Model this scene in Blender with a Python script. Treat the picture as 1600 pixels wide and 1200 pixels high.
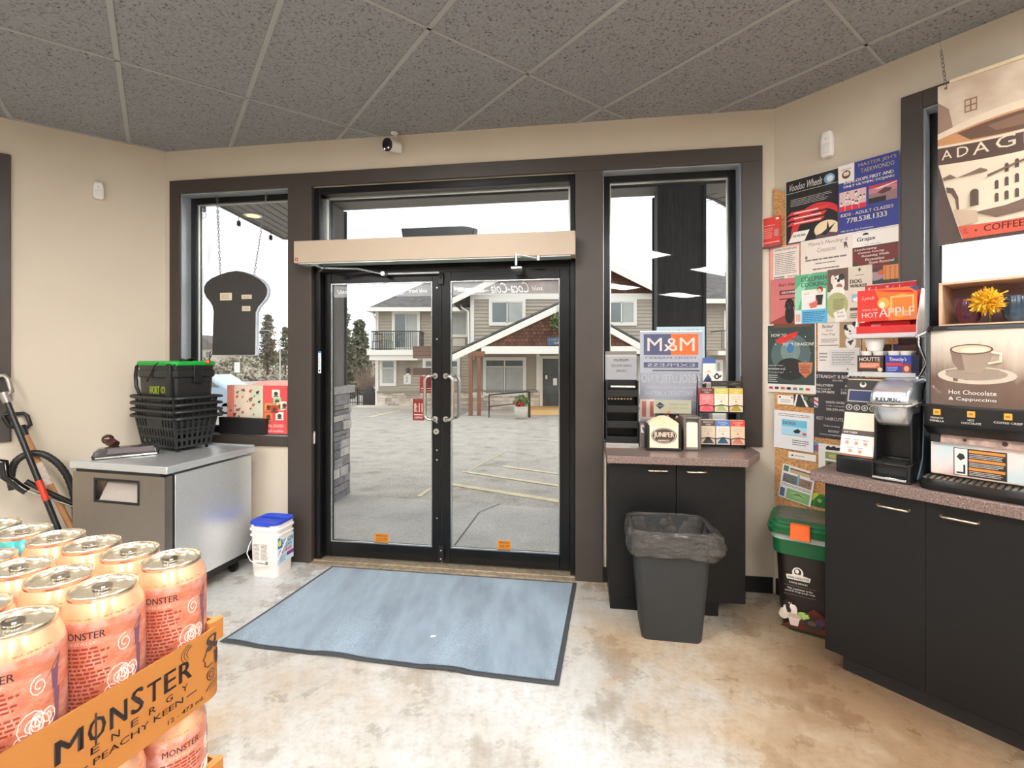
import bpy, math, random
from mathutils import Vector, Matrix
random.seed(7)
SC = bpy.context.scene
for o in list(bpy.data.objects): bpy.data.objects.remove(o)
COL = SC.collection
# ------------------------------------------------------------------ camera, world, exposure
F, H, HY, CX = 740., 1.5, 558., 800.      # focal length in px, eye height, horizon row, centre column
cd = bpy.data.cameras.new('camera'); cam = bpy.data.objects.new('camera', cd); COL.objects.link(cam)
cam.location = (0, 0, H); cam.rotation_euler = (math.pi/2, 0, 0)
cd.sensor_width = 36; cd.lens = F/1600*36; cd.shift_y = -(600-HY)/1600; cd.clip_start = .02; cd.clip_end = 600
SC.camera = cam
VS = SC.view_settings; VS.view_transform = 'Standard'; VS.look = 'None'; VS.gamma = 1; VS.use_curve_mapping = False
VS.exposure = 0.0
SKY = 1.95
LAMP = 43.

def lin(c):
    c = c/255.
    return c/12.92 if c <= .04045 else ((c+.055)/1.055)**2.4
def rgb(c): return (lin(c[0]), lin(c[1]), lin(c[2]), 1)

wd = bpy.data.worlds.new('overcast_sky'); SC.world = wd; wd.use_nodes = True
nt = wd.node_tree; nt.nodes.clear()
out = nt.nodes.new('ShaderNodeOutputWorld'); bg = nt.nodes.new('ShaderNodeBackground')
tc = nt.nodes.new('ShaderNodeTexCoord'); mp = nt.nodes.new('ShaderNodeMapping'); mp.inputs['Scale'].default_value = (1.2, 1.2, 4)
nz = nt.nodes.new('ShaderNodeTexNoise'); nz.inputs['Scale'].default_value = 2.2; nz.inputs['Detail'].default_value = 5
cr = nt.nodes.new('ShaderNodeValToRGB')
cr.color_ramp.elements[0].position = .3; cr.color_ramp.elements[0].color = (.66, .67, .69, 1)
cr.color_ramp.elements[1].position = .58; cr.color_ramp.elements[1].color = (1, 1, 1, 1)
nt.links.new(tc.outputs['Generated'], mp.inputs[0]); nt.links.new(mp.outputs[0], nz.inputs['Vector'])
nt.links.new(nz.outputs[0], cr.inputs[0]); nt.links.new(cr.outputs[0], bg.inputs[0]); bg.inputs[1].default_value = SKY
nt.links.new(bg.outputs[0], out.inputs[0])
# a weak, very soft sun behind the overcast
sd = bpy.data.lights.new('veiled_sun', 'SUN'); sd.energy = .6; sd.angle = .9; sd.color = (1, .97, .92)
so = bpy.data.objects.new('veiled_sun', sd); so.rotation_euler = (math.radians(38), 0, math.radians(35)); COL.objects.link(so)

# ------------------------------------------------------------------ frames of the three walls
CLp, CRp = (-2.667, 3.642), (1.669, 3.013)     # left and right corners of the entrance wall
FR = {'B': (CLp, -8.25), 'R': (CRp, -53.25), 'L': (CLp, 36.75), 'W': ((0, 0), 0)}
def cs(a): a = math.radians(a); return math.cos(a), math.sin(a)
def tw(fr, x, y):
    (ox, oy), a = FR[fr]; c, s = cs(a); return ox+c*x-s*y, oy+s*x+c*y
def wp(fr, px, py, y=0.):
    """point of the vertical plane y (frame coords) seen at a photo pixel -> x, z"""
    (ox, oy), a = FR[fr]; c, s = cs(a); dx, dz = (px-CX)/F, (HY-py)/F
    t = (y+(-s*ox+c*oy))/(-s*dx+c)
    return c*(t*dx-ox)+s*(t-oy), H+t*dz

# ------------------------------------------------------------------ materials
MT = {}
def _new(key):
    m = bpy.data.materials.new(key); m.use_nodes = True; MT[key] = m
    return m, m.node_tree, m.node_tree.nodes['Principled BSDF']
def _noise(nt, scale, detail=3, coord='Object', stretch=None, rough=.5):
    tc = nt.nodes.new('ShaderNodeTexCoord'); n = nt.nodes.new('ShaderNodeTexNoise')
    n.inputs['Scale'].default_value = scale; n.inputs['Detail'].default_value = detail; n.inputs['Roughness'].default_value = rough
    src = tc.outputs[coord]
    if stretch:
        mp = nt.nodes.new('ShaderNodeMapping'); mp.inputs['Scale'].default_value = stretch
        nt.links.new(src, mp.inputs[0]); src = mp.outputs[0]
    nt.links.new(src, n.inputs['Vector']); return n
def _ramp(nt, src, stops):
    r = nt.nodes.new('ShaderNodeValToRGB'); e = r.color_ramp.elements
    while len(e) < len(stops): e.new(.5)
    for k, (p, c) in enumerate(stops): e[k].position = p; e[k].color = c
    nt.links.new(src, r.inputs[0]); return r
def _bump(nt, b, src, strength, dist=.01):
    bp = nt.nodes.new('ShaderNodeBump'); bp.inputs['Strength'].default_value = strength; bp.inputs['Distance'].default_value = dist
    nt.links.new(src, bp.inputs['Height']); nt.links.new(bp.outputs[0], b.inputs['Normal'])
def pm(c, rough=.5, metal=0., spec=.5, var=.06, scale=20, bump=0., bscale=None, coat=0., stretch=None, key=None):
    """plain procedural material: sRGB colour with a soft noise variation"""
    key = key or 'm_%s_%.2f_%.2f_%.2f_%.2f_%g_%.2f_%.2f_%s' % (c, rough, metal, spec, var, scale, bump, coat, stretch)
    if key in MT: return MT[key]
    m, nt, b = _new(key); L = nt.links
    b.inputs['Roughness'].default_value = rough; b.inputs['Metallic'].default_value = metal
    b.inputs['Specular IOR Level'].default_value = spec; b.inputs['Coat Weight'].default_value = coat
    base = rgb(c); n = _noise(nt, scale, stretch=stretch)
    lo = tuple(x*(1-var) for x in base[:3])+(1,); hi = tuple(min(1, x*(1+var)) for x in base[:3])+(1,)
    r = _ramp(nt, n.outputs[0], [(.3, lo), (.7, hi)]); L.new(r.outputs[0], b.inputs['Base Color'])
    if bump:
        n2 = _noise(nt, bscale or scale*4, stretch=stretch); _bump(nt, b, n2.outputs[0], bump)
    return m
def em(c, s, key):
    if key in MT: return MT[key]
    m, nt, b = _new(key); b.inputs['Base Color'].default_value = rgb(c)
    b.inputs['Emission Color'].default_value = rgb(c); b.inputs['Emission Strength'].default_value = s; return m
def glass(tint=(.97, .985, .98), refl=.6, key='window_glass', rough=0.0):
    if key in MT: return MT[key]
    m, nt, b = _new(key); nt.nodes.remove(b); L = nt.links
    o = nt.nodes['Material Output']; t = nt.nodes.new('ShaderNodeBsdfTransparent'); g = nt.nodes.new('ShaderNodeBsdfGlossy')
    t.inputs[0].default_value = tint+(1,); g.inputs['Roughness'].default_value = rough
    fz = nt.nodes.new('ShaderNodeFresnel'); fz.inputs[0].default_value = 1.5
    n = _noise(nt, 1.5); mr = nt.nodes.new('ShaderNodeMapRange'); mr.inputs[3].default_value = refl*.9; mr.inputs[4].default_value = refl
    L.new(n.outputs[0], mr.inputs[0])
    mu = nt.nodes.new('ShaderNodeMath'); mu.operation = 'MULTIPLY'; L.new(mr.outputs[0], mu.inputs[1]); L.new(fz.outputs[0], mu.inputs[0])
    mx = nt.nodes.new('ShaderNodeMixShader'); L.new(mu.outputs[0], mx.inputs[0]); L.new(t.outputs[0], mx.inputs[1]); L.new(g.outputs[0], mx.inputs[2])
    L.new(mx.outputs[0], o.inputs[0]); return m
def film(c, alpha, key, rough=.3):
    """see-through plastic or printed film"""
    if key in MT: return MT[key]
    m, nt, b = _new(key); b.inputs['Base Color'].default_value = rgb(c); b.inputs['Alpha'].default_value = alpha
    b.inputs['Roughness'].default_value = rough
    n = _noise(nt, 30); r = _ramp(nt, n.outputs[0], [(.3, tuple(.9*x for x in rgb(c)[:3])+(1,)), (.7, rgb(c))]); nt.links.new(r.outputs[0], b.inputs['Base Color'])
    return m
def speck(key, stops, scale, rough=.5, coord='Object', bump=0., detail=2, coat=0., scale2=None, stops2=None):
    if key in MT: return MT[key]
    m, nt, b = _new(key); n = _noise(nt, scale, detail, coord)
    r = _ramp(nt, n.outputs[0], stops); src = r.outputs[0]
    if stops2:
        n2 = _noise(nt, scale2, 4, coord); r2 = _ramp(nt, n2.outputs[0], stops2)
        mx = nt.nodes.new('ShaderNodeMix'); mx.data_type = 'RGBA'; mx.blend_type = 'MULTIPLY'; mx.inputs[0].default_value = 1
        nt.links.new(src, mx.inputs[6]); nt.links.new(r2.outputs[0], mx.inputs[7]); src = mx.outputs[2]
    nt.links.new(src, b.inputs['Base Color']); b.inputs['Roughness'].default_value = rough; b.inputs['Coat Weight'].default_value = coat
    if bump: _bump(nt, b, n.outputs[0], bump)
    return m
def c4(r, g, b): return rgb((r, g, b))

WALL = pm((206, 194, 176), .75, var=.02, scale=2, bump=.06, bscale=150)
TRIM = pm((66, 58, 53), .45, var=.05, scale=6)
BRONZE = pm((30, 30, 31), .28, metal=.55, var=.1, scale=8)
BRONZE_IN = pm((178, 186, 192), .3, metal=.35, var=.1, scale=5)
ALU = pm((205, 205, 200), .3, metal=.9, var=.05, scale=15)
CHROME = pm((215, 213, 208), .14, metal=1., var=.04, scale=15)
BLACK = pm((20, 20, 21), .45, var=.15, scale=12)
GLOSSBLACK = pm((14, 14, 15), .12, var=.1, scale=10, coat=.4)
WHITE = pm((240, 238, 232), .5, var=.02, scale=10)
GLASS = glass()
LAM = pm((15, 15, 16), .45, spec=.35, var=.14, scale=5, stretch=(1, 1, 2.5), key='dark_laminate')
def m_counter():
    m, nt, b = _new('speckled_laminate'); n = _noise(nt, 160, 3)
    r = _ramp(nt, n.outputs[0], [(.32, c4(78, 62, 58)), (.48, c4(122, 103, 97)), (.62, c4(138, 118, 110)), (.72, c4(200, 186, 176))])
    nt.links.new(r.outputs[0], b.inputs['Base Color']); b.inputs['Roughness'].default_value = .28; return m
COUNTER = m_counter()
CORK = speck('cork', [(.3, c4(150, 98, 56)), (.5, c4(205, 152, 98)), (.7, c4(226, 180, 126))], 140, .9, bump=.3, detail=4)
def m_steel(key, c, rough, st, met=1.):
    m, nt, b = _new(key); n = _noise(nt, 30, 4, stretch=st)
    r = _ramp(nt, n.outputs[0], [(.3, tuple(.86*x for x in rgb(c)[:3])+(1,)), (.7, rgb(c))]); nt.links.new(r.outputs[0], b.inputs['Base Color'])
    mr = nt.nodes.new('ShaderNodeMapRange'); mr.inputs[3].default_value = rough*.8; mr.inputs[4].default_value = rough*1.2
    nt.links.new(n.outputs[0], mr.inputs[0]); nt.links.new(mr.outputs[0], b.inputs['Roughness']); b.inputs['Metallic'].default_value = met
    n2 = _noise(nt, 3, 2); _bump(nt, b, n2.outputs[0], .12, .02); return m
STEEL = m_steel('stainless_side', (232, 236, 238), .34, (1, 1, 20), .72)  # paler, less metallic than the door: reflected brightness put into its colour
STEELD = m_steel('stainless_door', (176, 168, 160), .32, (1, 1, 20))
def m_floor():
    m, nt, b = _new('stained_concrete'); L = nt.links
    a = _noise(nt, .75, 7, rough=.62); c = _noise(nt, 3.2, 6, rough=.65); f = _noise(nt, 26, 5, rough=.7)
    tx = nt.nodes.new('ShaderNodeTexCoord'); sx = nt.nodes.new('ShaderNodeSeparateXYZ'); L.new(tx.outputs['Object'], sx.inputs[0])   # browner towards the counters, paler away from them
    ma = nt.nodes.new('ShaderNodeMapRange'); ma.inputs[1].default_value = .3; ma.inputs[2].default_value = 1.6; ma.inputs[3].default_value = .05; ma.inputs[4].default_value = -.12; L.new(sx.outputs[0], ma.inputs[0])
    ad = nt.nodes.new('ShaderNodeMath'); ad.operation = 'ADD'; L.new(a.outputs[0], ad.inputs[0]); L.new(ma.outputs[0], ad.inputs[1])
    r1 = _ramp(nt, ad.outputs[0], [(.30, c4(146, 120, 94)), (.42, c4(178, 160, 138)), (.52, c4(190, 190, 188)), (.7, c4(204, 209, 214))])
    r2 = _ramp(nt, c.outputs[0], [(.32, c4(206, 194, 180)), (.48, c4(244, 240, 234)), (.66, (1, 1, 1, 1))])
    r3 = _ramp(nt, f.outputs[0], [(.25, c4(222, 216, 208)), (.55, (1, 1, 1, 1))])
    def mul(x, y):
        mx = nt.nodes.new('ShaderNodeMix'); mx.data_type = 'RGBA'; mx.blend_type = 'MULTIPLY'; mx.inputs[0].default_value = 1
        L.new(x, mx.inputs[6]); L.new(y, mx.inputs[7]); return mx.outputs[2]
    L.new(mul(mul(r1.outputs[0], r2.outputs[0]), r3.outputs[0]), b.inputs['Base Color'])
    mr = nt.nodes.new('ShaderNodeMapRange'); mr.inputs[3].default_value = .16; mr.inputs[4].default_value = .42
    L.new(c.outputs[0], mr.inputs[0]); L.new(mr.outputs[0], b.inputs['Roughness']); _bump(nt, b, c.outputs[0], .05); return m
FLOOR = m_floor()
def m_tile():
    m, nt, b = _new('fissured_ceiling_tile'); n = _noise(nt, 80, 4, rough=.7); n2 = _noise(nt, 14, 2)
    r = _ramp(nt, n.outputs[0], [(.35, c4(60, 60, 60)), (.42, c4(140, 140, 141)), (.7, c4(158, 158, 159))])
    nt.links.new(r.outputs[0], b.inputs['Base Color']); b.inputs['Roughness'].default_value = .95; _bump(nt, b, n.outputs[0], .4); return m
TILE = m_tile()
GRID = pm((164, 163, 161), .6, var=.03)
def m_mat():
    m, nt, b = _new('carpet_pile'); L = nt.links; a = _noise(nt, 420, 2); s = _noise(nt, 5, 4, stretch=(1, .3, 1), rough=.6)
    r1 = _ramp(nt, a.outputs[0], [(.34, c4(92, 108, 122)), (.6, c4(160, 182, 200))]); r2 = _ramp(nt, s.outputs[0], [(.3, c4(190, 192, 196)), (.65, (1, 1, 1, 1))])
    mx = nt.nodes.new('ShaderNodeMix'); mx.data_type = 'RGBA'; mx.blend_type = 'MULTIPLY'; mx.inputs[0].default_value = 1
    L.new(r1.outputs[0], mx.inputs[6]); L.new(r2.outputs[0], mx.inputs[7]); L.new(mx.outputs[2], b.inputs['Base Color'])
    b.inputs['Roughness'].default_value = .95; b.inputs['Sheen Weight'].default_value = .3; _bump(nt, b, a.outputs[0], .6, .004); return m
MATM = m_mat()
ASPH = speck('asphalt', [(.28, c4(140, 134, 126)), (.42, c4(168, 162, 154)), (.7, c4(182, 176, 168))], 3.2, .9, scale2=55, detail=8, stops2=[(.3, c4(196, 194, 190)), (.55, (1, 1, 1, 1))], bump=.05)
WALK = speck('sidewalk_concrete', [(.3, c4(166, 162, 158)), (.7, c4(196, 192, 188))], 1.6, .85, scale2=60, detail=6, stops2=[(.3, c4(226, 224, 222)), (.6, (1, 1, 1, 1))])
YEL = pm((204, 190, 156), .8, var=.15, scale=9)
SIDING = pm((176, 166, 152), .7, var=.04, scale=3)
XWHITE = pm((236, 232, 224), .6, var=.02)
def m_brick(key, c1, c2, mor, sx, sy, bw=.5, rh=.25, rough=.85, plane='xz', off=.5):
    m, nt, b = _new(key); L = nt.links; tc = nt.nodes.new('ShaderNodeTexCoord'); mp = nt.nodes.new('ShaderNodeMapping')
    if plane == 'xz': mp.inputs['Rotation'].default_value = (-math.pi/2, 0, 0)
    mp.inputs['Scale'].default_value = (sx, sx, sy) if plane == 'xz' else (sx, sy, 1)
    br = nt.nodes.new('ShaderNodeTexBrick'); br.inputs['Color1'].default_value = rgb(c1); br.inputs['Color2'].default_value = rgb(c2); br.inputs['Mortar'].default_value = rgb(mor)
    br.inputs['Scale'].default_value = 1; br.inputs['Brick Width'].default_value = bw; br.inputs['Row Height'].default_value = rh; br.inputs['Mortar Size'].default_value = .012; br.offset = off
    L.new(tc.outputs['Object'], mp.inputs[0]); L.new(mp.outputs[0], br.inputs[0])
    n = _noise(nt, 3, 4); r = _ramp(nt, n.outputs[0], [(.3, c4(196, 196, 196)), (.7, (1, 1, 1, 1))])
    mx = nt.nodes.new('ShaderNodeMix'); mx.data_type = 'RGBA'; mx.blend_type = 'MULTIPLY'; mx.inputs[0].default_value = 1
    L.new(br.outputs[0], mx.inputs[6]); L.new(r.outputs[0], mx.inputs[7]); L.new(mx.outputs[2], b.inputs['Base Color'])
    b.inputs['Roughness'].default_value = rough; _bump(nt, b, br.outputs['Fac'], -.3); return m
CEDAR = m_brick('cedar_shingles', (134, 88, 66), (96, 60, 46), (60, 40, 32), 1, 1, .16, .14)
SHINGLE = m_brick('asphalt_shingles', (122, 118, 116), (98, 95, 95), (80, 78, 78), 1, 1, .3, .14, plane='xy')
XGLASS = pm((96, 106, 108), .1, spec=.8, var=.25, scale=.8, coat=.5)
BLIND = pm((176, 178, 174), .5, var=.1, scale=2)
DARKWOOD = pm((62, 64, 68), .75, var=.22, scale=7, stretch=(6, 6, .5), bump=.5, bscale=20, key='dark_stained_wood')
GREYWOOD = pm((120, 116, 114), .8, var=.2, scale=7, stretch=(6, 6, .5), bump=.5, bscale=20, key='weathered_wood')
SOFFIT = pm((136, 132, 128), .6, var=.05)
REDWOOD = pm((134, 90, 70), .7, var=.15, scale=3, stretch=(4, 4, .6))

# ------------------------------------------------------------------ mesh builder
TXT = {}
def text_geo(s, bold=0., italic=0.):
    k = (s, bold, italic)
    if k in TXT: return TXT[k]
    cu = bpy.data.curves.new('t', 'FONT'); cu.body = s; cu.size = 1; cu.resolution_u = 2; cu.shear = italic; cu.fill_mode = 'FRONT'
    o = bpy.data.objects.new('t', cu); me = o.to_mesh()
    v = [(p.co.x, p.co.y) for p in me.vertices]; f = [tuple(p.vertices) for p in me.polygons]
    o.to_mesh_clear(); bpy.data.objects.remove(o); bpy.data.curves.remove(cu)
    if v and bold:                      # heavier strokes: the same glyphs again, slightly shifted
        n = len(v); b = min(bold, .03)*1.3; v = [(x+dx, y) for dx in (-b, 0, b) for x, y in v]; f = [tuple(i+n*k for i in q) for k in range(3) for q in f]
    if v:
        x0, x1 = min(p[0] for p in v), max(p[0] for p in v); y0, y1 = min(p[1] for p in v), max(p[1] for p in v)
        v = [((a-x0)/(x1-x0+1e-9), (b-y0)/(y1-y0+1e-9)) for a, b in v]
    TXT[k] = (v, f); return TXT[k]

class MB:
    def __init__(s, mat=None):
        s.v = []; s.f = []; s.mi = []; s.mats = []; s.cur = 0; s.X = None
        if mat: s.use(mat)
    def use(s, mat):
        if mat not in s.mats: s.mats.append(mat)
        s.cur = s.mats.index(mat); return s
    def add(s, vs, fs):
        n = len(s.v)
        for p in vs:
            s.v.append(tuple(s.X @ Vector(p)) if s.X is not None else tuple(p))
        for f in fs: s.f.append(tuple(i+n for i in f)); s.mi.append(s.cur)
        return s
    def box(s, x0, x1, y0, y1, z0, z1):
        if x0 > x1: x0, x1 = x1, x0
        if y0 > y1: y0, y1 = y1, y0
        if z0 > z1: z0, z1 = z1, z0
        return s.add([(x0,y0,z0),(x1,y0,z0),(x1,y1,z0),(x0,y1,z0),(x0,y0,z1),(x1,y0,z1),(x1,y1,z1),(x0,y1,z1)],
                     [(0,3,2,1),(4,5,6,7),(0,1,5,4),(1,2,6,5),(2,3,7,6),(3,0,4,7)])
    def prism(s, pts, y0, y1, ax='y'):
        """2D outline extruded: ax='y' pts are (x,z); ax='z' pts are (x,y); ax='x' pts are (y,z)"""
        g = {'y': lambda a, b, t: (a, t, b), 'z': lambda a, b, t: (a, b, t), 'x': lambda a, b, t: (t, a, b)}[ax]
        n = len(pts); v = [g(a, b, y0) for a, b in pts]+[g(a, b, y1) for a, b in pts]
        ar = sum(pts[i][0]*pts[(i+1) % n][1]-pts[(i+1) % n][0]*pts[i][1] for i in range(n))
        fl = (ar > 0) != (ax == 'y')
        if y1 < y0: fl = not fl
        fs = [tuple(range(n))[::-1], tuple(range(n, 2*n))]+[(i, (i+1) % n, n+(i+1) % n, n+i) for i in range(n)]
        if not fl: fs = [f[::-1] for f in fs]
        return s.add(v, fs)
    def cyl(s, p0, p1, r, r1=None, n=16, caps=True):
        p0, p1 = Vector(p0), Vector(p1); r1 = r if r1 is None else r1; d = (p1-p0).normalized()
        a = d.orthogonal().normalized(); b = d.cross(a); v = []
        for p, q in ((p0, r), (p1, r1)):
            for i in range(n):
                t = 2*math.pi*i/n; v.append(tuple(p+a*q*math.cos(t)+b*q*math.sin(t)))
        fs = [(i, (i+1) % n, n+(i+1) % n, n+i) for i in range(n)]
        if caps: fs += [tuple(range(n))[::-1], tuple(range(n, 2*n))]
        return s.add(v, fs)
    def tube(s, pts, r, n=10, closed=False):
        P = [Vector(p) for p in pts]; m = len(P); v = []; fs = []; up = None
        rr = r if isinstance(r, (list, tuple)) else [r]*m
        for i in range(m):
            if closed: d = (P[(i+1) % m]-P[i-1]).normalized()
            else: d = (P[min(i+1, m-1)]-P[max(i-1, 0)]).normalized()
            if up is None: up = d.orthogonal().normalized()
            else:
                up = up-d*up.dot(d); up = up.normalized() if up.length > 1e-6 else d.orthogonal().normalized()
            b = d.cross(up)
            for k in range(n):
                t = 2*math.pi*k/n; v.append(tuple(P[i]+up*rr[i]*math.cos(t)+b*rr[i]*math.sin(t)))
        for i in range(m if closed else m-1):
            j = (i+1) % m
            for k in range(n): fs.append((i*n+k, i*n+(k+1) % n, j*n+(k+1) % n, j*n+k))
        if not closed: fs += [tuple(range(n))[::-1], tuple(range((m-1)*n, m*n))]
        return s.add(v, fs)
    def lathe(s, prof, cx=0, cy=0, n=32, cz=0, cap=(True, True)):
        v = []; fs = []
        for r, z in prof:
            for i in range(n):
                t = 2*math.pi*i/n; v.append((cx+r*math.cos(t), cy+r*math.sin(t), cz+z))
        for k in range(len(prof)-1):
            for i in range(n): fs.append((k*n+i, k*n+(i+1) % n, (k+1)*n+(i+1) % n, (k+1)*n+i))
        if cap[0]: fs.append(tuple(range(n))[::-1])
        if cap[1]: fs.append(tuple(range((len(prof)-1)*n, len(prof)*n)))
        return s.add(v, fs)
    def loft(s, secs, n=6, caps=True):
        """stack of rounded rectangles (z, x0, x1, y0, y1, rad)"""
        v = []; fs = []; m = 4*(n+1)
        for z, x0, x1, y0, y1, r in secs:
            r = min(r, abs(x1-x0)/2*.99, abs(y1-y0)/2*.99)
            for (cx, cy, a) in ((x1-r, y1-r, 0), (x0+r, y1-r, 90), (x0+r, y0+r, 180), (x1-r, y0+r, 270)):
                for i in range(n+1):
                    t = math.radians(a+90*i/n); v.append((cx+r*math.cos(t), cy+r*math.sin(t), z))
        for k in range(len(secs)-1):
            for i in range(m): fs.append((k*m+i, k*m+(i+1) % m, (k+1)*m+(i+1) % m, (k+1)*m+i))
        if caps: fs += [tuple(range(m))[::-1], tuple(range((len(secs)-1)*m, len(secs)*m))]
        return s.add(v, fs)
    def ell(s, c, rx, ry, rz, n=16, m=10):
        pr = [(max(1e-4, math.sin(math.pi*k/m)), -math.cos(math.pi*k/m)) for k in range(m+1)]; v = []; fs = []
        for r, z in pr:
            for i in range(n):
                t = 2*math.pi*i/n; v.append((c[0]+rx*r*math.cos(t), c[1]+ry*r*math.sin(t), c[2]+rz*z))
        for k in range(m):
            for i in range(n): fs.append((k*n+i, k*n+(i+1) % n, (k+1)*n+(i+1) % n, (k+1)*n+i))
        return s.add(v, fs)
    def text(s, t, x0, x1, z0, z1, y, mat=None, bold=0., italic=0., mirror=False, map=None):
        """text filling a box on the plane y, read from -y"""
        if mat: s.use(mat)
        v, f = text_geo(t, bold, italic)
        if mirror: pts = [(x1-(x1-x0)*a, z0+(z1-z0)*b) for a, b in v]; f = [q[::-1] for q in f]
        else: pts = [(x0+(x1-x0)*a, z0+(z1-z0)*b) for a, b in v]
        if map: return s.add([map(a, b) for a, b in pts], f)
        return s.add([(a, y, b) for a, b in pts], f)
    def build(s, name, parent=None, label=None, cat=None, group=None, kind=None, bevel=0, smooth=35, loc=None, rotz=None, seg=2):
        me = bpy.data.meshes.new(name); me.from_pydata(s.v, [], s.f)
        for m in s.mats: me.materials.append(m)
        me.polygons.foreach_set('material_index', s.mi)
        if smooth:
            me.polygons.foreach_set('use_smooth', [True]*len(me.polygons)); me.set_sharp_from_angle(angle=math.radians(smooth))
        me.update()
        o = bpy.data.objects.new(name, me); COL.objects.link(o)
        if parent: o.parent = parent
        if loc is not None: o.location = loc
        if rotz is not None: o.rotation_euler = (0, 0, math.radians(rotz))
        tag(o, label, cat, group, kind)
        if bevel:
            b = o.modifiers.new('bevel', 'BEVEL'); b.width = bevel; b.segments = seg; b.limit_method = 'ANGLE'; b.angle_limit = math.radians(40)
        return o
def tag(o, label=None, cat=None, group=None, kind=None):
    if label: o['label'] = label
    if cat: o['category'] = cat
    if group: o['group'] = group
    if kind: o['kind'] = kind
def thing(name, label, cat, fr='W', x=0, y=0, z=0, rot=0, group=None, kind=None):
    o = bpy.data.objects.new(name, None); COL.objects.link(o); X, Y = tw(fr, x, y)
    o.location = (X, Y, z); o.rotation_euler = (0, 0, math.radians(FR[fr][1]+rot)); o.empty_display_size = .1
    tag(o, label, cat, group, kind); return o
def place(o, fr, x, y, z, rot=0):
    X, Y = tw(fr, x, y); o.location = (X, Y, z); o.rotation_euler = (0, 0, math.radians(FR[fr][1]+rot)); return o
def copy_tree(o, parent=None):
    c = o.copy(); COL.objects.link(c); c.parent = parent
    for ch in [q for q in bpy.data.objects if q.parent == o]: copy_tree(ch, c)
    return c
def ink(c): return pm(c, .6, var=.03, scale=15, key='ink_%d_%d_%d' % c)

class Sheet:
    """flat printed sheet: local x 0..w, z 0..h, front towards -y; ops in 0..1 coordinates with y down from the top"""
    def __init__(s, w, h, paper, t=.002, mb=None, x0=0, z0=0, y=0):
        s.w, s.h, s.y = w, h, y-t; s.x0, s.z0 = x0, z0; s.mb = mb or MB()
        s.mb.use(paper if not isinstance(paper, tuple) else ink(paper)); s.mb.box(x0, x0+w, y-t, y, z0, z0+h); s.k = 0
    def Y(s): s.k += 1; return s.y-.00009*s.k
    def P(s, a, b): return s.x0+a*s.w, s.z0+(1-b)*s.h
    def poly(s, pts, c):
        s.mb.use(ink(c) if isinstance(c, tuple) else c); y = s.Y(); v = []
        for a, b in pts: x, z = s.P(min(max(a, 0), 1), min(max(b, 0), 1)); v.append((x, y, z))
        ar = sum(v[i][0]*v[(i+1) % len(v)][2]-v[(i+1) % len(v)][0]*v[i][2] for i in range(len(v)))
        s.mb.add(v, [tuple(range(len(v))) if ar > 0 else tuple(range(len(v)))[::-1]]); return s
    def r(s, a0, b0, a1, b1, c): return s.poly([(a0, b0), (a0, b1), (a1, b1), (a1, b0)], c)
    def e(s, a, b, ra, rb, c, t0=0, t1=360, n=24):
        return s.poly([(a+ra*math.cos(math.radians(t0+(t1-t0)*i/n)), b+rb*math.sin(math.radians(t0+(t1-t0)*i/n))) for i in range(n+(t1-t0 < 360))], c)
    def t(s, txt, a0, b0, a1, b1, c, bold=0., italic=0., mirror=False, slant=0.):
        x0, z0 = s.P(a0, b1); x1, z1 = s.P(a1, b0); y = s.Y()
        s.mb.text(txt, x0, x1, z0, z1, y, ink(c) if isinstance(c, tuple) else c, bold, italic, mirror,
                  (lambda x, z: (x, y, z+slant*(x-x0))) if slant else None); return s
    def lines(s, a0, b0, a1, b1, n, c, fill=.4, gap=.12, seed=1):
        """rows of tiny illegible print"""
        rnd = random.Random(seed); s.mb.use(ink(c)); y = s.Y(); v = []; f = []
        for i in range(n):
            bb = b0+(b1-b0)*(i+.5)/n; hh = (b1-b0)/n*fill/2; a = a0
            end = a1-(a1-a0)*rnd.random()*.2
            while a < end:
                w = (a1-a0)*(.05+.12*rnd.random()); e = min(a+w, end)
                (xa, za), (xb, zb) = s.P(a, bb+hh), s.P(e, bb-hh); q = len(v)
                v += [(xa, y, za), (xb, y, za), (xb, y, zb), (xa, y, zb)]; f.append((q, q+1, q+2, q+3)); a = e+(a1-a0)*gap*.15
        s.mb.add(v, f); return s

# ================================================================== ROOM SHELL
ZC = 3.08                                     # ceiling height
e1 = Vector(cs(36.75)); e2 = Vector((-e1.y, e1.x))   # directions of the two long walls (and of the ceiling grid)
CL, CR = Vector(CLp), Vector(CRp)
LR, LL = 11., 8.
pR = CR-e2*LR; pL = CL-e1*LL; pS = pR-e1*((pR-pL).dot(e1))
ROOM = [pS, pR, CR, CL, pL]
def st(name, mb, fr='W', z=0, parent=None, **k):
    (ox, oy), a = FR[fr]
    if parent: return mb.build(name, parent, **k)
    return mb.build(name, None, kind='structure', loc=(ox, oy, z), rotz=a, **k)
def ring(mb, x0, x1, z0, z1, w, y0, y1, sides='lrtb'):
    if 'l' in sides: mb.box(x0, x0+w, y0, y1, z0, z1)
    if 'r' in sides: mb.box(x1-w, x1, y0, y1, z0, z1)
    xa = x0+w if 'l' in sides else x0; xb = x1-w if 'r' in sides else x1
    if 't' in sides: mb.box(xa, xb, y0, y1, z1-w, z1)
    if 'b' in sides: mb.box(xa, xb, y0, y1, z0, z0+w)
    return mb

fp = [tuple(p) for p in ROOM]
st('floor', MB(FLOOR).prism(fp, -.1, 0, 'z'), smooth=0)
st('ceiling', MB(TILE).prism(fp, ZC, ZC+.1, 'z'), smooth=0)
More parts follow.
